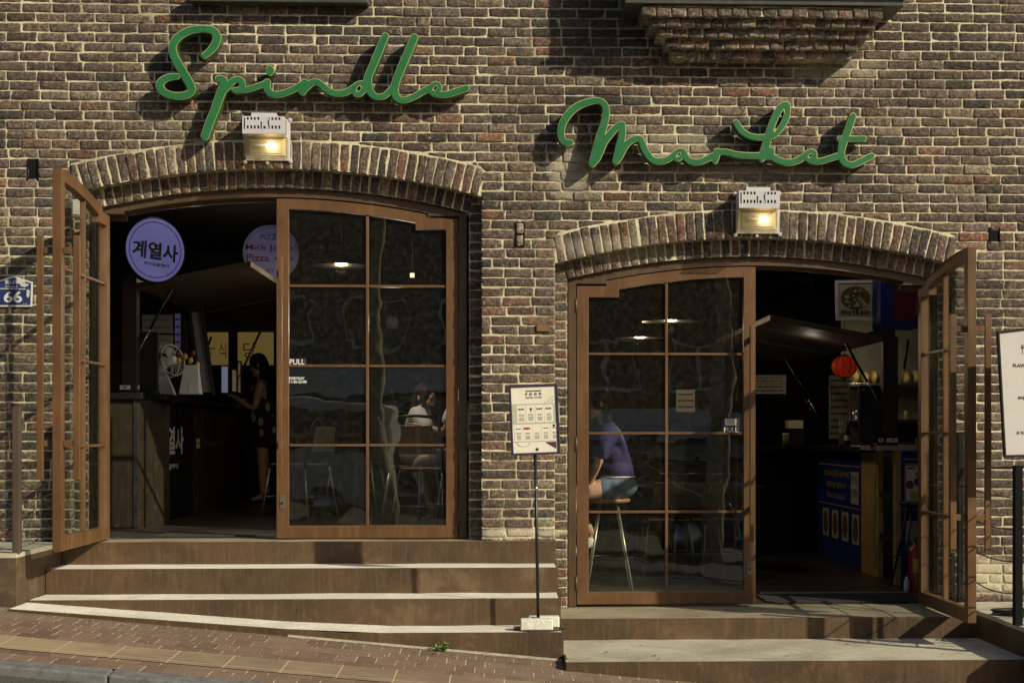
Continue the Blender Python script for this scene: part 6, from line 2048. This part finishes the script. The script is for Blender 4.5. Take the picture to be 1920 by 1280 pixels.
def hand_chains(wrist, dirn, palm_n, size=1.0, curl=.5):
    """palm and five fingers: list of (nodes, edges)"""
    d = Vector(dirn).normalized(); n = Vector(palm_n); n = (n-d*n.dot(d)).normalized(); s = d.cross(n)
    w = Vector(wrist); out = []
    out.append(([(w, (.022, .018)), (w+d*.04*size, (.030*size, .014)), (w+d*.085*size, (.034*size, .012))], [(0, 1), (1, 2)]))
    for k, (off, L) in enumerate(((-.027, .062), (-.009, .074), (.009, .070), (.026, .055))):
        p0 = w+d*.075*size+s*off*size
        a = curl
        p1 = p0+(d*cos(a*.4)+n*sin(a*.4))*L*.45; p2 = p1+(d*cos(a*1.2)+n*sin(a*1.2))*L*.32; p3 = p2+(d*cos(a*2)+n*sin(a*2))*L*.25
        out.append(([(p0, .0095), (p1, .0088), (p2, .0080), (p3, .0070)], [(0, 1), (1, 2), (2, 3)]))
    t0 = w+d*.03*size-s*.026*size; t1 = t0+(d*.6-s*.7+n*.3).normalized()*.035; t2 = t1+(d*.9-s*.25+n*.35).normalized()*.032
    out.append(([(t0, .012), (t1, .010), (t2, .0085)], [(0, 1), (1, 2)]))
    return out
def head_geo(c, face, up=(0, 0, 1), s=1.0):
    """closed shells of a head centred at c looking along face"""
    f = Vector(face).normalized(); u = Vector(up); u = (u-f*u.dot(f)).normalized(); r = f.cross(u)
    R = Matrix((r, f, u)).transposed()
    C = Vector(c)
    def pt(x, y, z): return C + R @ Vector((x, y, z))*s
    parts = [ell_geo(C, (.074*s, .092*s, .105*s), 22, 16, R, lambda d: 1 - (.16 if d.z < -.3 else 0)*min(1, (-d.z-.3)*2)*abs(d.x)*1.4),
             ell_geo(pt(0, .030, -.062), (.046*s, .052*s, .052*s), 14, 10, R),      # jaw
             ell_geo(pt(0, .088, -.012), (.011*s, .016*s, .028*s), 10, 8, R),       # nose bridge
             ell_geo(pt(0, .098, -.028), (.015*s, .013*s, .011*s), 10, 8, R),       # nose tip
             ell_geo(pt(0, .080, -.094), (.022*s, .016*s, .016*s), 10, 8, R),       # chin
             ell_geo(pt(.030, .076, .026), (.026*s, .012*s, .008*s), 10, 8, R), ell_geo(pt(-.030, .076, .026), (.026*s, .012*s, .008*s), 10, 8, R),  # brows
             ell_geo(pt(.040, .066, -.028), (.022*s, .018*s, .024*s), 10, 8, R), ell_geo(pt(-.040, .066, -.028), (.022*s, .018*s, .024*s), 10, 8, R),
             ell_geo(pt(.078, -.006, -.008), (.009*s, .020*s, .030*s), 10, 8, R), ell_geo(pt(-.078, -.006, -.008), (.009*s, .020*s, .030*s), 10, 8, R)]
    feats = dict(eyes=[pt(.031, .083, .004), pt(-.031, .083, .004)], mouth=pt(0, .089, -.058), R=R, pt=pt)
    return parts, feats
def person(label, loc, J, face, cloth, hair_nodes, hair_edges, hair_cap, hand_dir=None, s=1.0, barefoot=True, voxel=.008):
    """J: joint name -> world position. One fused body mesh; clothes and hair are its children"""
    V = {k: Vector(v) for k, v in J.items()}
    root = empty('person', loc, label, 'person')
    order = ['pelvis', 'waist', 'chest', 'neck', 'headb']
    rad = dict(pelvis=(.150, .110), waist=(.115, .085), chest=(.145, .095), neck=.050, headb=.048)
    nodes = [(V[k], rad[k]) for k in order]; edges = [(0, 1), (1, 2), (2, 3), (3, 4)]
    def chain(src, keys, rs):
        a = src
        for k, r in zip(keys, rs):
            nodes.append((V[k], r)); edges.append((a, len(nodes)-1)); a = len(nodes)-1
    chain(2, ['shL', 'elL', 'wrL'], [.055, .040, .025]); chain(2, ['shR', 'elR', 'wrR'], [.055, .040, .025])
    chain(0, ['hipL', 'knL', 'anL'], [.092, .060, .036]); chain(0, ['hipR', 'knR', 'anR'], [.092, .060, .036])
    parts = [skinned(nodes, edges)]
    for sd in 'LR':
        # mid-calf bulge and foot
        an, kn, toe = V['an'+sd], V['kn'+sd], V['toe'+sd]
        calf = kn.lerp(an, .33)
        parts.append(skinned([(kn, .055), (calf, .056), (an, .034)], [(0, 1), (1, 2)]))
        parts.append(skinned([(an, .036), (an.lerp(toe, .35)-Vector((0, 0, .012)), .036), (toe, (.038, .022))], [(0, 1), (1, 2)]))
        th = V['hip'+sd].lerp(kn, .45); parts.append(skinned([(V['hip'+sd], .09), (th, .082), (kn, .058)], [(0, 1), (1, 2)]))
        hd = (V['wr'+sd]-V['el'+sd]).normalized()
        for nd, ed in hand_chains(V['wr'+sd], hd, Vector((0, 0, -1)) if abs(hd.z) < .8 else Vector((0, 1, 0)), .95*s, .55):
            parts.append(skinned(nd, ed, lv=1))
    hp, ft = head_geo(V['head'], face, J.get('up', (0, 0, 1)), s)
    parts += hp
    body = put('body', fuse(parts, voxel, 2), M['skin'], root)
    mb = MB()
    for e in ft['eyes']:
        g = ell_geo(e, (.013, .006, .0055), 10, 8, ft['R']); mb.add(g[0], g[1], True)
    for sx in (-.031, .031):
        g = ell_geo(ft['pt'](sx, .086, .026), (.018, .004, .003), 10, 8, ft['R']); mb.add(g[0], g[1], True)
    mb.build('eyes', M['hair'], root)
    put('lips', ell_geo(ft['mouth'], (.019, .006, .0065), 12, 8, ft['R']), M['lips'], root)
    for nm, mat, nds, eds, vox, *more in cloth:
        put(nm, fuse([skinned(n_, e_) for n_, e_ in zip(nds, eds)] + (more[0] if more else []), vox, 3), mat, root)
    hparts = [skinned(n_, e_) for n_, e_ in zip(hair_nodes, hair_edges)]
    R = ft['R']; C = V['head']
    for (off, r) in hair_cap: hparts.append(ell_geo(ft['pt'](*off), r, 20, 14, R, lambda d: 1+.035*sin(14*atan2(d.y, d.x))))
    put('hair', fuse(hparts, .007, 2), M['hair'], root)
    return root, V
M['whitecloth'] = simple('white_cotton', (0.68, 0.66, 0.62), 0.8, 0, 0.08, 12)
M['purplecloth'] = simple('purple_jersey', (0.020, 0.015, 0.080), 0.8, 0, 0.15, 12)
M['denim'] = simple('faded_denim', (0.12, 0.17, 0.24), 0.85, 0, 0.25, 25)
M['greycloth'] = simple('grey_shorts', (0.20, 0.21, 0.26), 0.85, 0, 0.15)
def floral():
    t = NT('black_floral_dress'); v = t.coord()
    vo = t.N('TexVoronoi'); vo.inputs['Scale'].default_value = 11; t.L(t.coord(scale=(1, 1, .55)), vo.inputs[0])
    n = t.noise(v, 30, 3)
    c = t.mix(t.ramp(vo.outputs[0], [(0.26, 1.0), (0.32, 0.0)]), (0.010, 0.010, 0.012), (0.40, 0.36, 0.20))
    t.pbsdf(c, .85, 0, t.bump(n, .2, .003)); return t.m
M['floral'] = floral()

# 1: woman behind the left glass, seated, looking down to the right
hc = P(797, 745, 2.35)
ox, oy = hc.x, hc.y
J1 = dict(pelvis=(ox-.06, oy+.03, ZL+.56), waist=(ox-.06, oy+.04, ZL+.68), chest=(ox-.045, oy+.03, ZL+.86), neck=(ox-.02, oy+.01, ZL+.98), headb=(hc.x-.01, oy+.005, hc.z-.04),
          head=tuple(hc), up=(.30, -.05, 1),
          shL=(ox-.05, oy+.19, ZL+.90), elL=(ox+.12, oy+.25, ZL+.72), wrL=(ox+.30, oy+.10, ZL+.80),
          shR=(ox-.06, oy-.14, ZL+.90), elR=(ox+.08, oy-.20, ZL+.70), wrR=(ox+.27, oy-.10, ZL+.80),
          hipL=(ox+.0, oy+.13, ZL+.52), knL=(ox+.38, oy+.14, ZL+.50), anL=(ox+.40, oy+.14, ZL+.09), toeL=(ox+.55, oy+.14, ZL+.03),
          hipR=(ox+.0, oy-.06, ZL+.52), knR=(ox+.38, oy-.06, ZL+.50), anR=(ox+.40, oy-.06, ZL+.09), toeR=(ox+.55, oy-.06, ZL+.03))
def shirt_nodes(J, g=.018, sleeve=.6, low='pelvis'):
    v = {k: Vector(p) for k, p in J.items() if k != 'up'}
    nd = [(v[low].lerp(v['waist'], .0), (.156+g, .120+g)), (v['waist'], (.128+g, .095+g)), (v['chest'], (.148+g, .100+g)), (v['neck']-Vector((0, 0, .035)), .062),
          (v['shL'], .062+g*.8), (v['shL'].lerp(v['elL'], sleeve), .050+g), (v['shR'], .062+g*.8), (v['shR'].lerp(v['elR'], sleeve), .050+g)]
    return nd, [(0, 1), (1, 2), (2, 3), (2, 4), (4, 5), (2, 6), (6, 7)]
def shorts_nodes(J, g=.018, leg=.6):
    v = {k: Vector(p) for k, p in J.items() if k != 'up'}
    nd = [(v['waist'].lerp(v['pelvis'], .4), (.140+g, .105+g)), (v['pelvis'], (.155+g, .118+g)), (v['hipL'], .092+g), (v['hipL'].lerp(v['knL'], leg), .080+g), (v['hipR'], .092+g), (v['hipR'].lerp(v['knR'], leg), .080+g)]
    return nd, [(0, 1), (1, 2), (2, 3), (1, 4), (4, 5)]
def hair_long(J, back, drop, fwd=0):
    h = Vector(J['head']); b = Vector(back).normalized(); s = b.cross(Vector((0, 0, 1))).normalized()
    ns, es = [], []
    for k in (-1, -.35, .35, 1):
        o = s*k*.062
        ns.append([(h+o+b*.055+Vector((0, 0, .03)), .034), (h+o*1.15+b*.072-Vector((0, 0, .07)), .036), (h+o*1.3+b*.06-Vector((0, 0, drop*.6)), .034), (h+o*1.35+b*.045-Vector((0, 0, drop)), .018)])
        es.append([(0, 1), (1, 2), (2, 3)])
    return ns, es
cap = [((0, -.018, .030), (.088, .098, .094)), ((0, -.045, -.015), (.086, .072, .095)), ((.060, .015, .020), (.028, .050, .070)), ((-.060, .015, .020), (.028, .050, .070))]
n1, e1 = shirt_nodes(J1, .022, .75); n2, e2 = shorts_nodes(J1, .018, .8)
hn, he = hair_long(J1, (-.8, .4, 0), .32)
face1 = Vector((.80, -.48, -.36))
# front locks along the cheeks
hh = Vector(J1['head'])
hn.append([(hh+Vector((-.02, -.085, .02)), .020), (hh+Vector((.0, -.10, -.08)), .022), (hh+Vector((.03, -.10, -.19)), .018), (hh+Vector((.07, -.08, -.26)), .010)]); he.append([(0, 1), (1, 2), (2, 3)])
hn.append([(hh+Vector((.05, .075, .02)), .020), (hh+Vector((.08, .07, -.08)), .022), (hh+Vector((.10, .06, -.19)), .018), (hh+Vector((.12, .05, -.26)), .010)]); he.append([(0, 1), (1, 2), (2, 3)])
person('dark haired woman in a white top seated behind the left glass, looking down', (ox-.05, oy, ZL), J1, face1,
       [('shirt', M['whitecloth'], [n1], [e1], .010), ('skirt', M['greycloth'], [n2], [e2], .012, [ell_geo((ox-.05, oy+.03, ZL+.55), (.17, .19, .10))])], hn, he, cap)
wood_chair((ox-.10, oy+.02, ZL), radians(-88), 'metal chair under the woman in white behind the left glass')
# empty chair in front of her
q = P(800, 985, 1.35)
ch = wood_chair((q.x+.03, 1.42, ZL), radians(-22), 'empty metal chair with a walnut back close behind the left glass')
# 2: companion mostly hidden at the frame
q = P(868, 900, 1.9)
ox2, oy2 = q.x+.02, 1.9
J2 = dict(pelvis=(ox2, oy2, ZL+.56), waist=(ox2-.01, oy2, ZL+.70), chest=(ox2-.05, oy2, ZL+.92), neck=(ox2-.04, oy2, ZL+1.06), headb=(ox2-.04, oy2, ZL+1.11), head=(ox2-.04, oy2, ZL+1.20), up=(-.05, 0, 1),
          shL=(ox2-.06, oy2-.15, ZL+.96), elL=(ox2-.16, oy2-.20, ZL+.74), wrL=(ox2-.36, oy2-.08, ZL+.80), shR=(ox2-.06, oy2+.15, ZL+.96), elR=(ox2-.16, oy2+.18, ZL+.74), wrR=(ox2-.36, oy2+.08, ZL+.80),
          hipL=(ox2-.06, oy2-.09, ZL+.53), knL=(ox2-.40, oy2-.08, ZL+.51), anL=(ox2-.24, oy2-.08, ZL+.09), toeL=(ox2-.36, oy2-.08, ZL+.03),
          hipR=(ox2-.06, oy2+.09, ZL+.53), knR=(ox2-.40, oy2+.10, ZL+.51), anR=(ox2-.24, oy2+.10, ZL+.09), toeR=(ox2-.36, oy2+.10, ZL+.03))
n1, e1 = shirt_nodes(J2, .026, .8); n2, e2 = shorts_nodes(J2, .022, .75)
cl = Vector(J2['chest']); wa = Vector(J2['waist'])
p2, _ = person('person in a white shirt with a blue stripe, half hidden by the left door frame', (ox2, oy2, ZL), J2, (-.9, -.1, -.3),
       [('shirt', M['whitecloth'], [n1], [e1], .010), ('shorts', M['greycloth'], [n2], [e2], .012)], [], [], cap)
m_ = wa.lerp(cl, .28)
put('stripe', skinned([(m_-Vector((0, 0, .012)), (.163, .125)), (m_+Vector((0, 0, .012)), (.163, .125))], [(0, 1)], lv=2), M['greycloth'], p2)
wood_chair((ox2+.02, oy2, ZL), radians(90), 'metal chair under the person half hidden by the left door frame')
table(((ox+ox2)/2+.08, oy-.05, ZL), .55, .7, .74, 'dark dining table between the two seated guests in the left room')
# 3: woman on a bar stool behind the right glass
sx, sy = PX(1148, 1.35), 1.35
zs = PZ(1148, 934, 1.35)
stool((sx-.03, sy, ZR), zs-ZR, 'bar stool with a wooden seat and steel legs behind the right glass', simple('honey_wood_seat', (0.36, 0.19, 0.07), .4, 0, .3, 8), .17, .010, .20, None, 'steel_dark')
J3 = dict(pelvis=(sx+.03, sy, zs+.10), waist=(sx+.03, sy, zs+.25), chest=(sx-.02, sy, zs+.47), neck=(sx-.07, sy, zs+.61), headb=(sx-.09, sy, zs+.66), head=(sx-.11, sy-.01, zs+.74), up=(-.25, 0, 1),
          shL=(sx-.03, sy-.17, zs+.52), elL=(sx-.14, sy-.21, zs+.25), wrL=(sx-.20, sy-.12, zs-.0+.08), shR=(sx-.05, sy+.16, zs+.52), elR=(sx-.20, sy+.20, zs+.22), wrR=(sx-.40, sy+.12, zs+.26),
          hipL=(sx-.02, sy-.09, zs+.075), knL=(sx-.34, sy-.12, zs+.05), anL=(sx-.24, sy-.12, zs-.36), toeL=(sx-.36, sy-.12, zs-.42),
          hipR=(sx-.02, sy+.09, zs+.075), knR=(sx-.36, sy+.10, zs+.05), anR=(sx-.14, sy+.08, zs-.30), toeR=(sx-.24, sy+.08, zs-.39))
n1, e1 = shirt_nodes(J3, .022, .85); n2, e2 = shorts_nodes(J3, .018, .42)
hn, he = hair_long(J3, (.95, .1, 0), .36)
p3, V3 = person('woman in a purple jersey and denim shorts on a bar stool', (sx, sy, zs), J3, (-.93, -.12, -.25),
       [('jersey', M['purplecloth'], [n1], [e1], .010, [ell_geo((sx+.035, sy, zs+.21), (.130, .165, .100)), ell_geo((sx+.01, sy, zs+.36), (.112, .155, .16))]), ('denim_shorts', M['denim'], [n2], [e2], .010, [ell_geo((sx+.035, sy, zs+.095), (.165, .195, .100))])], hn, he, cap)
for sd in 'LR':
    an, toe = V3['an'+sd], V3['toe'+sd]
    put('shoe', fuse([skinned([(an+Vector((.015, 0, -.02)), .048), (an.lerp(toe, .5)-Vector((0, 0, .010)), .048), (toe, (.050, .034))], [(0, 1), (1, 2)])], .008, 2), M['whitecloth'], p3)
el, sh_ = V3['elL'], V3['shL']
for f in (.50, ):
    a = sh_.lerp(el, f)
    put('sleeve_stripe', skinned([(a+(el-sh_).normalized()*-.009, .077), (a+(el-sh_).normalized()*.009, .077)], [(0, 1)], lv=2), M['whitecloth'], p3)
mb = MB(); mb.lathe([(.143, 0), (.146, .005), (.143, .010)], (sx+.036, sy, zs+.165), 32, sx=1, sy=1.18, cap=False); mb.build('hem_stripe', M['whitecloth'], p3)
# 4: standing woman in a floral dress in the left room
q = P(492, 940, 6.6)
fx_, fy_ = q.x, 6.6
J4 = dict(pelvis=(fx_+.02, fy_, ZL+.86), waist=(fx_+.01, fy_, ZL+1.02), chest=(fx_, fy_, ZL+1.20), neck=(fx_-.01, fy_, ZL+1.35), headb=(fx_-.03, fy_, ZL+1.40), head=(fx_-.05, fy_, ZL+1.49), up=(-.15, 0, 1),
          shL=(fx_, fy_-.15, ZL+1.27), elL=(fx_-.06, fy_-.18, ZL+1.00), wrL=(fx_-.26, fy_-.12, ZL+1.12), shR=(fx_, fy_+.15, ZL+1.27), elR=(fx_-.05, fy_+.18, ZL+1.0), wrR=(fx_-.25, fy_+.10, ZL+1.12),
          hipL=(fx_+.02, fy_-.08, ZL+.84), knL=(fx_+.01, fy_-.08, ZL+.46), anL=(fx_+.02, fy_-.08, ZL+.075), toeL=(fx_-.12, fy_-.08, ZL+.03),
          hipR=(fx_+.02, fy_+.08, ZL+.84), knR=(fx_+.0, fy_+.08, ZL+.46), anR=(fx_+.03, fy_+.08, ZL+.075), toeR=(fx_-.11, fy_+.08, ZL+.03))
v = {k: Vector(p) for k, p in J4.items()}
dn = [(v['chest']+Vector((0, 0, .09)), (.14, .12)), (v['chest'], (.175, .145)), (v['waist'], (.150, .135)), (v['pelvis'], (.195, .165)), (Vector((fx_+.02, fy_, ZL+.68)), (.215, .19)), (Vector((fx_+.02, fy_, ZL+.56)), (.235, .21))]
hn, he = hair_long(J4, (.95, 0, 0), .34)
person('woman in a black floral dress standing at the left counter', (fx_, fy_, ZL), J4, (-.92, -.05, -.35),
       [('dress', M['floral'], [dn], [[(0, 1), (1, 2), (2, 3), (3, 4), (4, 5)]], .012)], hn, he, cap)
# more furniture deeper inside, seen faintly through the glass
wood_chair((PX(562, 3.4), 3.4, ZL), radians(60), 'metal chair with a cream back left behind the left glass, near the counter', True)
table((PX(612, 4.0), 4.0, ZL), .7, .7, .74, 'dark dining table deeper in the left room')
wood_chair((PX(668, 4.3), 4.3, ZL), radians(-100), 'metal chair deeper in the left room beside the far table')
table((PX(1300, 3.6), 3.6, ZR), 1.2, .7, .75, 'long dark dining table behind the right glass')
for i, px in enumerate((1250, 1300, 1350)):
    wood_chair((PX(px, 3.0), 3.0, ZR), radians(4*i), ['left', 'middle', 'right'][i]+'most metal chair of the row behind the right glass' if i != 1 else 'middle metal chair of the row behind the right glass')
paper(1268, 730, 1303, 772, 5.2, 'white notice with lettering on the back wall behind the right glass', 3, seed=21)
# ------------------------------------------------------------------ the far side of the street (seen mirrored in the door glass)
M['facade'] = simple('beige_render_wall', (0.11, 0.10, 0.085), 0.85, 0, 0.12, 1.5)
M['facade2'] = simple('brown_tile_wall', (0.16, 0.085, 0.04), 0.8, 0, 0.2, 3)
M['facade3'] = simple('grey_render_wall', (0.08, 0.08, 0.078), 0.85, 0, 0.15, 1.5)
M['dark_glass'] = simple('dark_window_glass', (0.02, 0.025, 0.03), 0.08, 0, 0.1, spec=.8)
M['bark'] = simple('plane_tree_bark', (0.34, 0.30, 0.18), 0.9, 0, 0.45, 6, .6)
M['leaf_dark'] = simple('street_tree_leaf', (0.020, 0.036, 0.010), 0.6, 0, 0.5, 3)
def shop(x0, x1, Y, h, mat, label, floors):
    zg = Gz((x0+x1)/2, Y)-.4
    root = empty('street_building', ((x0+x1)/2, Y, zg), label, 'building')
    mb = MB(); mb.box(x0, x1, Y-8, Y, zg, zg+h+.4); mb.build('wall', M[mat], root)
    mb = MB(); mb.box(x0-.15, x1+.15, Y-8.1, Y+.25, zg+h+.402, zg+h+.7); mb.build('roof', M['inkgrey'], root)
    w = 1.5
    n = int((x1-x0-.6)/2.4)
    for f in range(floors):
        for i in range(n):
            xa = x0+.6+i*2.4; za = zg+1.3+f*3.0
            if f == 0:
                mb = MB(); mb.box(xa-.2, xa+1.9, Y+.002, Y+.06, za-.7, za+1.35); fr = mb.build('window', M['white'] if i % 2 else M['steel_dark'], root)
                mb = MB(); mb.box(xa-.1, xa+1.8, Y+.062, Y+.07, za-.6, za+1.25); mb.build('pane', M['dark_glass'], fr)
            else:
                mb = MB(); mb.box(xa, xa+w, Y+.002, Y+.06, za, za+1.3); fr = mb.build('window', M['white'], root)
                for k in (0, 1):
                    mb = MB(); mb.box(xa+.07+k*w/2, xa+w/2-.03+k*w/2, Y+.062, Y+.07, za+.08, za+1.22); mb.build('pane', M['dark_glass'], fr)
    mb = MB(); mb.box(x0+.3, x1-.3, Y+.002, Y+.35, zg+3.15, zg+3.85); mb.build('fascia_board', M['white'] if floors > 1 else M['cream'], root, bevel=.01)
    mb = MB(); mb.hexa([(x0+.5, Y+.01, zg+3.02), (x1-.5, Y+.01, zg+3.02), (x1-.5, Y+1.1, zg+2.7), (x0+.5, Y+1.1, zg+2.7), (x0+.5, Y+.01, zg+3.08), (x1-.5, Y+.01, zg+3.08), (x1-.5, Y+1.1, zg+2.76), (x0+.5, Y+1.1, zg+2.76)])
    mb.build('awning', M['steel_dark'], root)
shop(-22, -7.2, -30, 8.2, 'facade3', 'grey rendered shop house across the street, left of the three', 2)
shop(-7, 1.0, -30.5, 8.8, 'facade', 'beige rendered shop house across the street, between the grey and the brown one', 2)
shop(1.2, 17, -30, 8.0, 'facade2', 'brown tiled shop house across the street', 2)
def car(x, Y, col, label, van=False):
    z = Gz(x, Y)-.055
    root = empty('parked_car', (x, Y, z), label, 'van' if van else 'car')
    sl = -.095
    T = Matrix.Translation((x, Y, z)) @ Matrix.Rotation(atan2(-sl, 1), 4, 'Y')
    cm = simple('car_paint_' + ('light' if col[0] > .4 else 'dark'), col, .25, .0, .04); 
    if van: prof = [(-2.3,.35),(-2.3,1.0),(-2.2,1.15),(-1.7,1.95),(2.25,2.0),(2.35,1.9),(2.35,.35)]
    else: prof = [(-2.2,.35),(-2.25,.62),(-2.1,.82),(-1.2,.98),(-.55,1.42),(.75,1.45),(1.6,1.02),(2.15,.96),(2.25,.7),(2.2,.35)]
    mb = MB(T); mb.prism(prof, -.86, .86); mb.build('body', cm, root, bevel=.07, segs=3)
    win = [(-1.95,1.2),(-1.6,1.78),(-.4,1.8),(-.4,1.2)] if van else [(-1.05,1.0),(-.5,1.36),(.0,1.38),(.0,1.0)]
    win2 = [(-.3,1.2),(-.3,1.8),(2.0,1.82),(2.0,1.2)] if van else [(.06,1.0),(.06,1.38),(.7,1.38),(1.35,1.03)]
    for wv in (win, win2):
        for s in (-1, 1):
            mb = MB(T); ya = s*.861; mb.prism(wv, min(ya, ya+s*.012), max(ya, ya+s*.012)); mb.build('window', M['dark_glass'], root)
    for wx in (-1.4, 1.4):
        for s in (-1, 1):
            mb = MB(T); mb.lathe([(0, -.1), (.30, -.1), (.33, -.07), (.33, .07), (.30, .1), (0, .1)], (wx, s*.80, .33), 28, 'Y'); wh = mb.build('wheel', M['blackmatte'], root)
            mb = MB(T); mb.lathe([(0, .0), (.2, .0), (.2, .012), (0, .016)], (wx, s*.80+(.1 if s > 0 else -.116), .33), 20, 'Y'); mb.build('rim', M['steel'], wh)
    for s in (-1, 1):
        mb = MB(T); mb.box(-2.33 if van else -2.27, -2.2, s*.6-.14, s*.6+.14, .62, .76); mb.build('headlight', M['cream'], root, bevel=.02)
car(-4.2, -14.6, (0.62, 0.62, 0.60), 'white van parked across the street', True)
car(1.4, -14.8, (0.05, 0.055, 0.06), 'dark saloon car parked across the street')
car(6.4, -14.7, (0.50, 0.51, 0.53), 'silver saloon car parked across the street')
def street_tree(x, Y, h, rad, seed, label, nleaf=5200, cr=2.4):
    r = random.Random(seed)
    z = Gz(x, Y)-.05
    root = empty('street_tree', (x, Y, z), label, 'tree', 'trees across the street')
    mb = MB(); pts, rr = [], []
    for i in range(12):
        t = i/11; pts.append((x+.10*sin(t*5+seed), Y+.06*sin(t*4), z+h*.62*t)); rr.append(rad*(1-.45*t)*(1+.07*r.uniform(-1, 1)))
    mb.tube(pts, rr, 14)
    tips = []
    for i in range(9):
        k = r.randint(9, 11); a = r.uniform(0, 2*pi); L = r.uniform(1.2, 2.2)
        p0 = Vector(pts[k]); p1 = p0+Vector((cos(a)*L*.5, sin(a)*L*.5, L*.45)); p2 = p0+Vector((cos(a)*L, sin(a)*L, L*.85))
        mb.tube([p0, p1, p2], [rad*.42, rad*.25, rad*.08], 8); tips += [p1, p2]
    mb.build('trunk', M['bark'], root)
    mb = MB()
    cl = [(t_, r.uniform(.6, 1.0)) for t_ in tips]+[(Vector((x, Y, z+h*.75)), 1.2)]
    for i in range(nleaf):
        c, q = r.choice(cl); d = Vector((r.gauss(0, 1), r.gauss(0, 1), r.gauss(0, .7)))*q*.55
        p = c+d; s = r.uniform(.05, .10)
        u = Vector((r.uniform(-1, 1), r.uniform(-1, 1), r.uniform(-.5, .5))).normalized()*s; v = u.orthogonal().normalized()*s*.55
        mb.add([p-u, p+v, p+u, p-v], [(0, 1, 2, 3)])
    mb.build('crown', M['leaf_dark'], root, fix=False)
street_tree(-1.9, -13.4, 9.4, .18, 2, 'slender street tree across the street, behind the white van')
street_tree(3.25, -13.4, 9.6, .20, 5, 'slender street tree across the street, behind the dark car')
street_tree(-6.6, -13.6, 9.2, .19, 8, 'slender street tree across the street, at the left end of the row')
street_tree(8.2, -13.6, 9.2, .18, 11, 'slender street tree across the street, at the right end of the row')
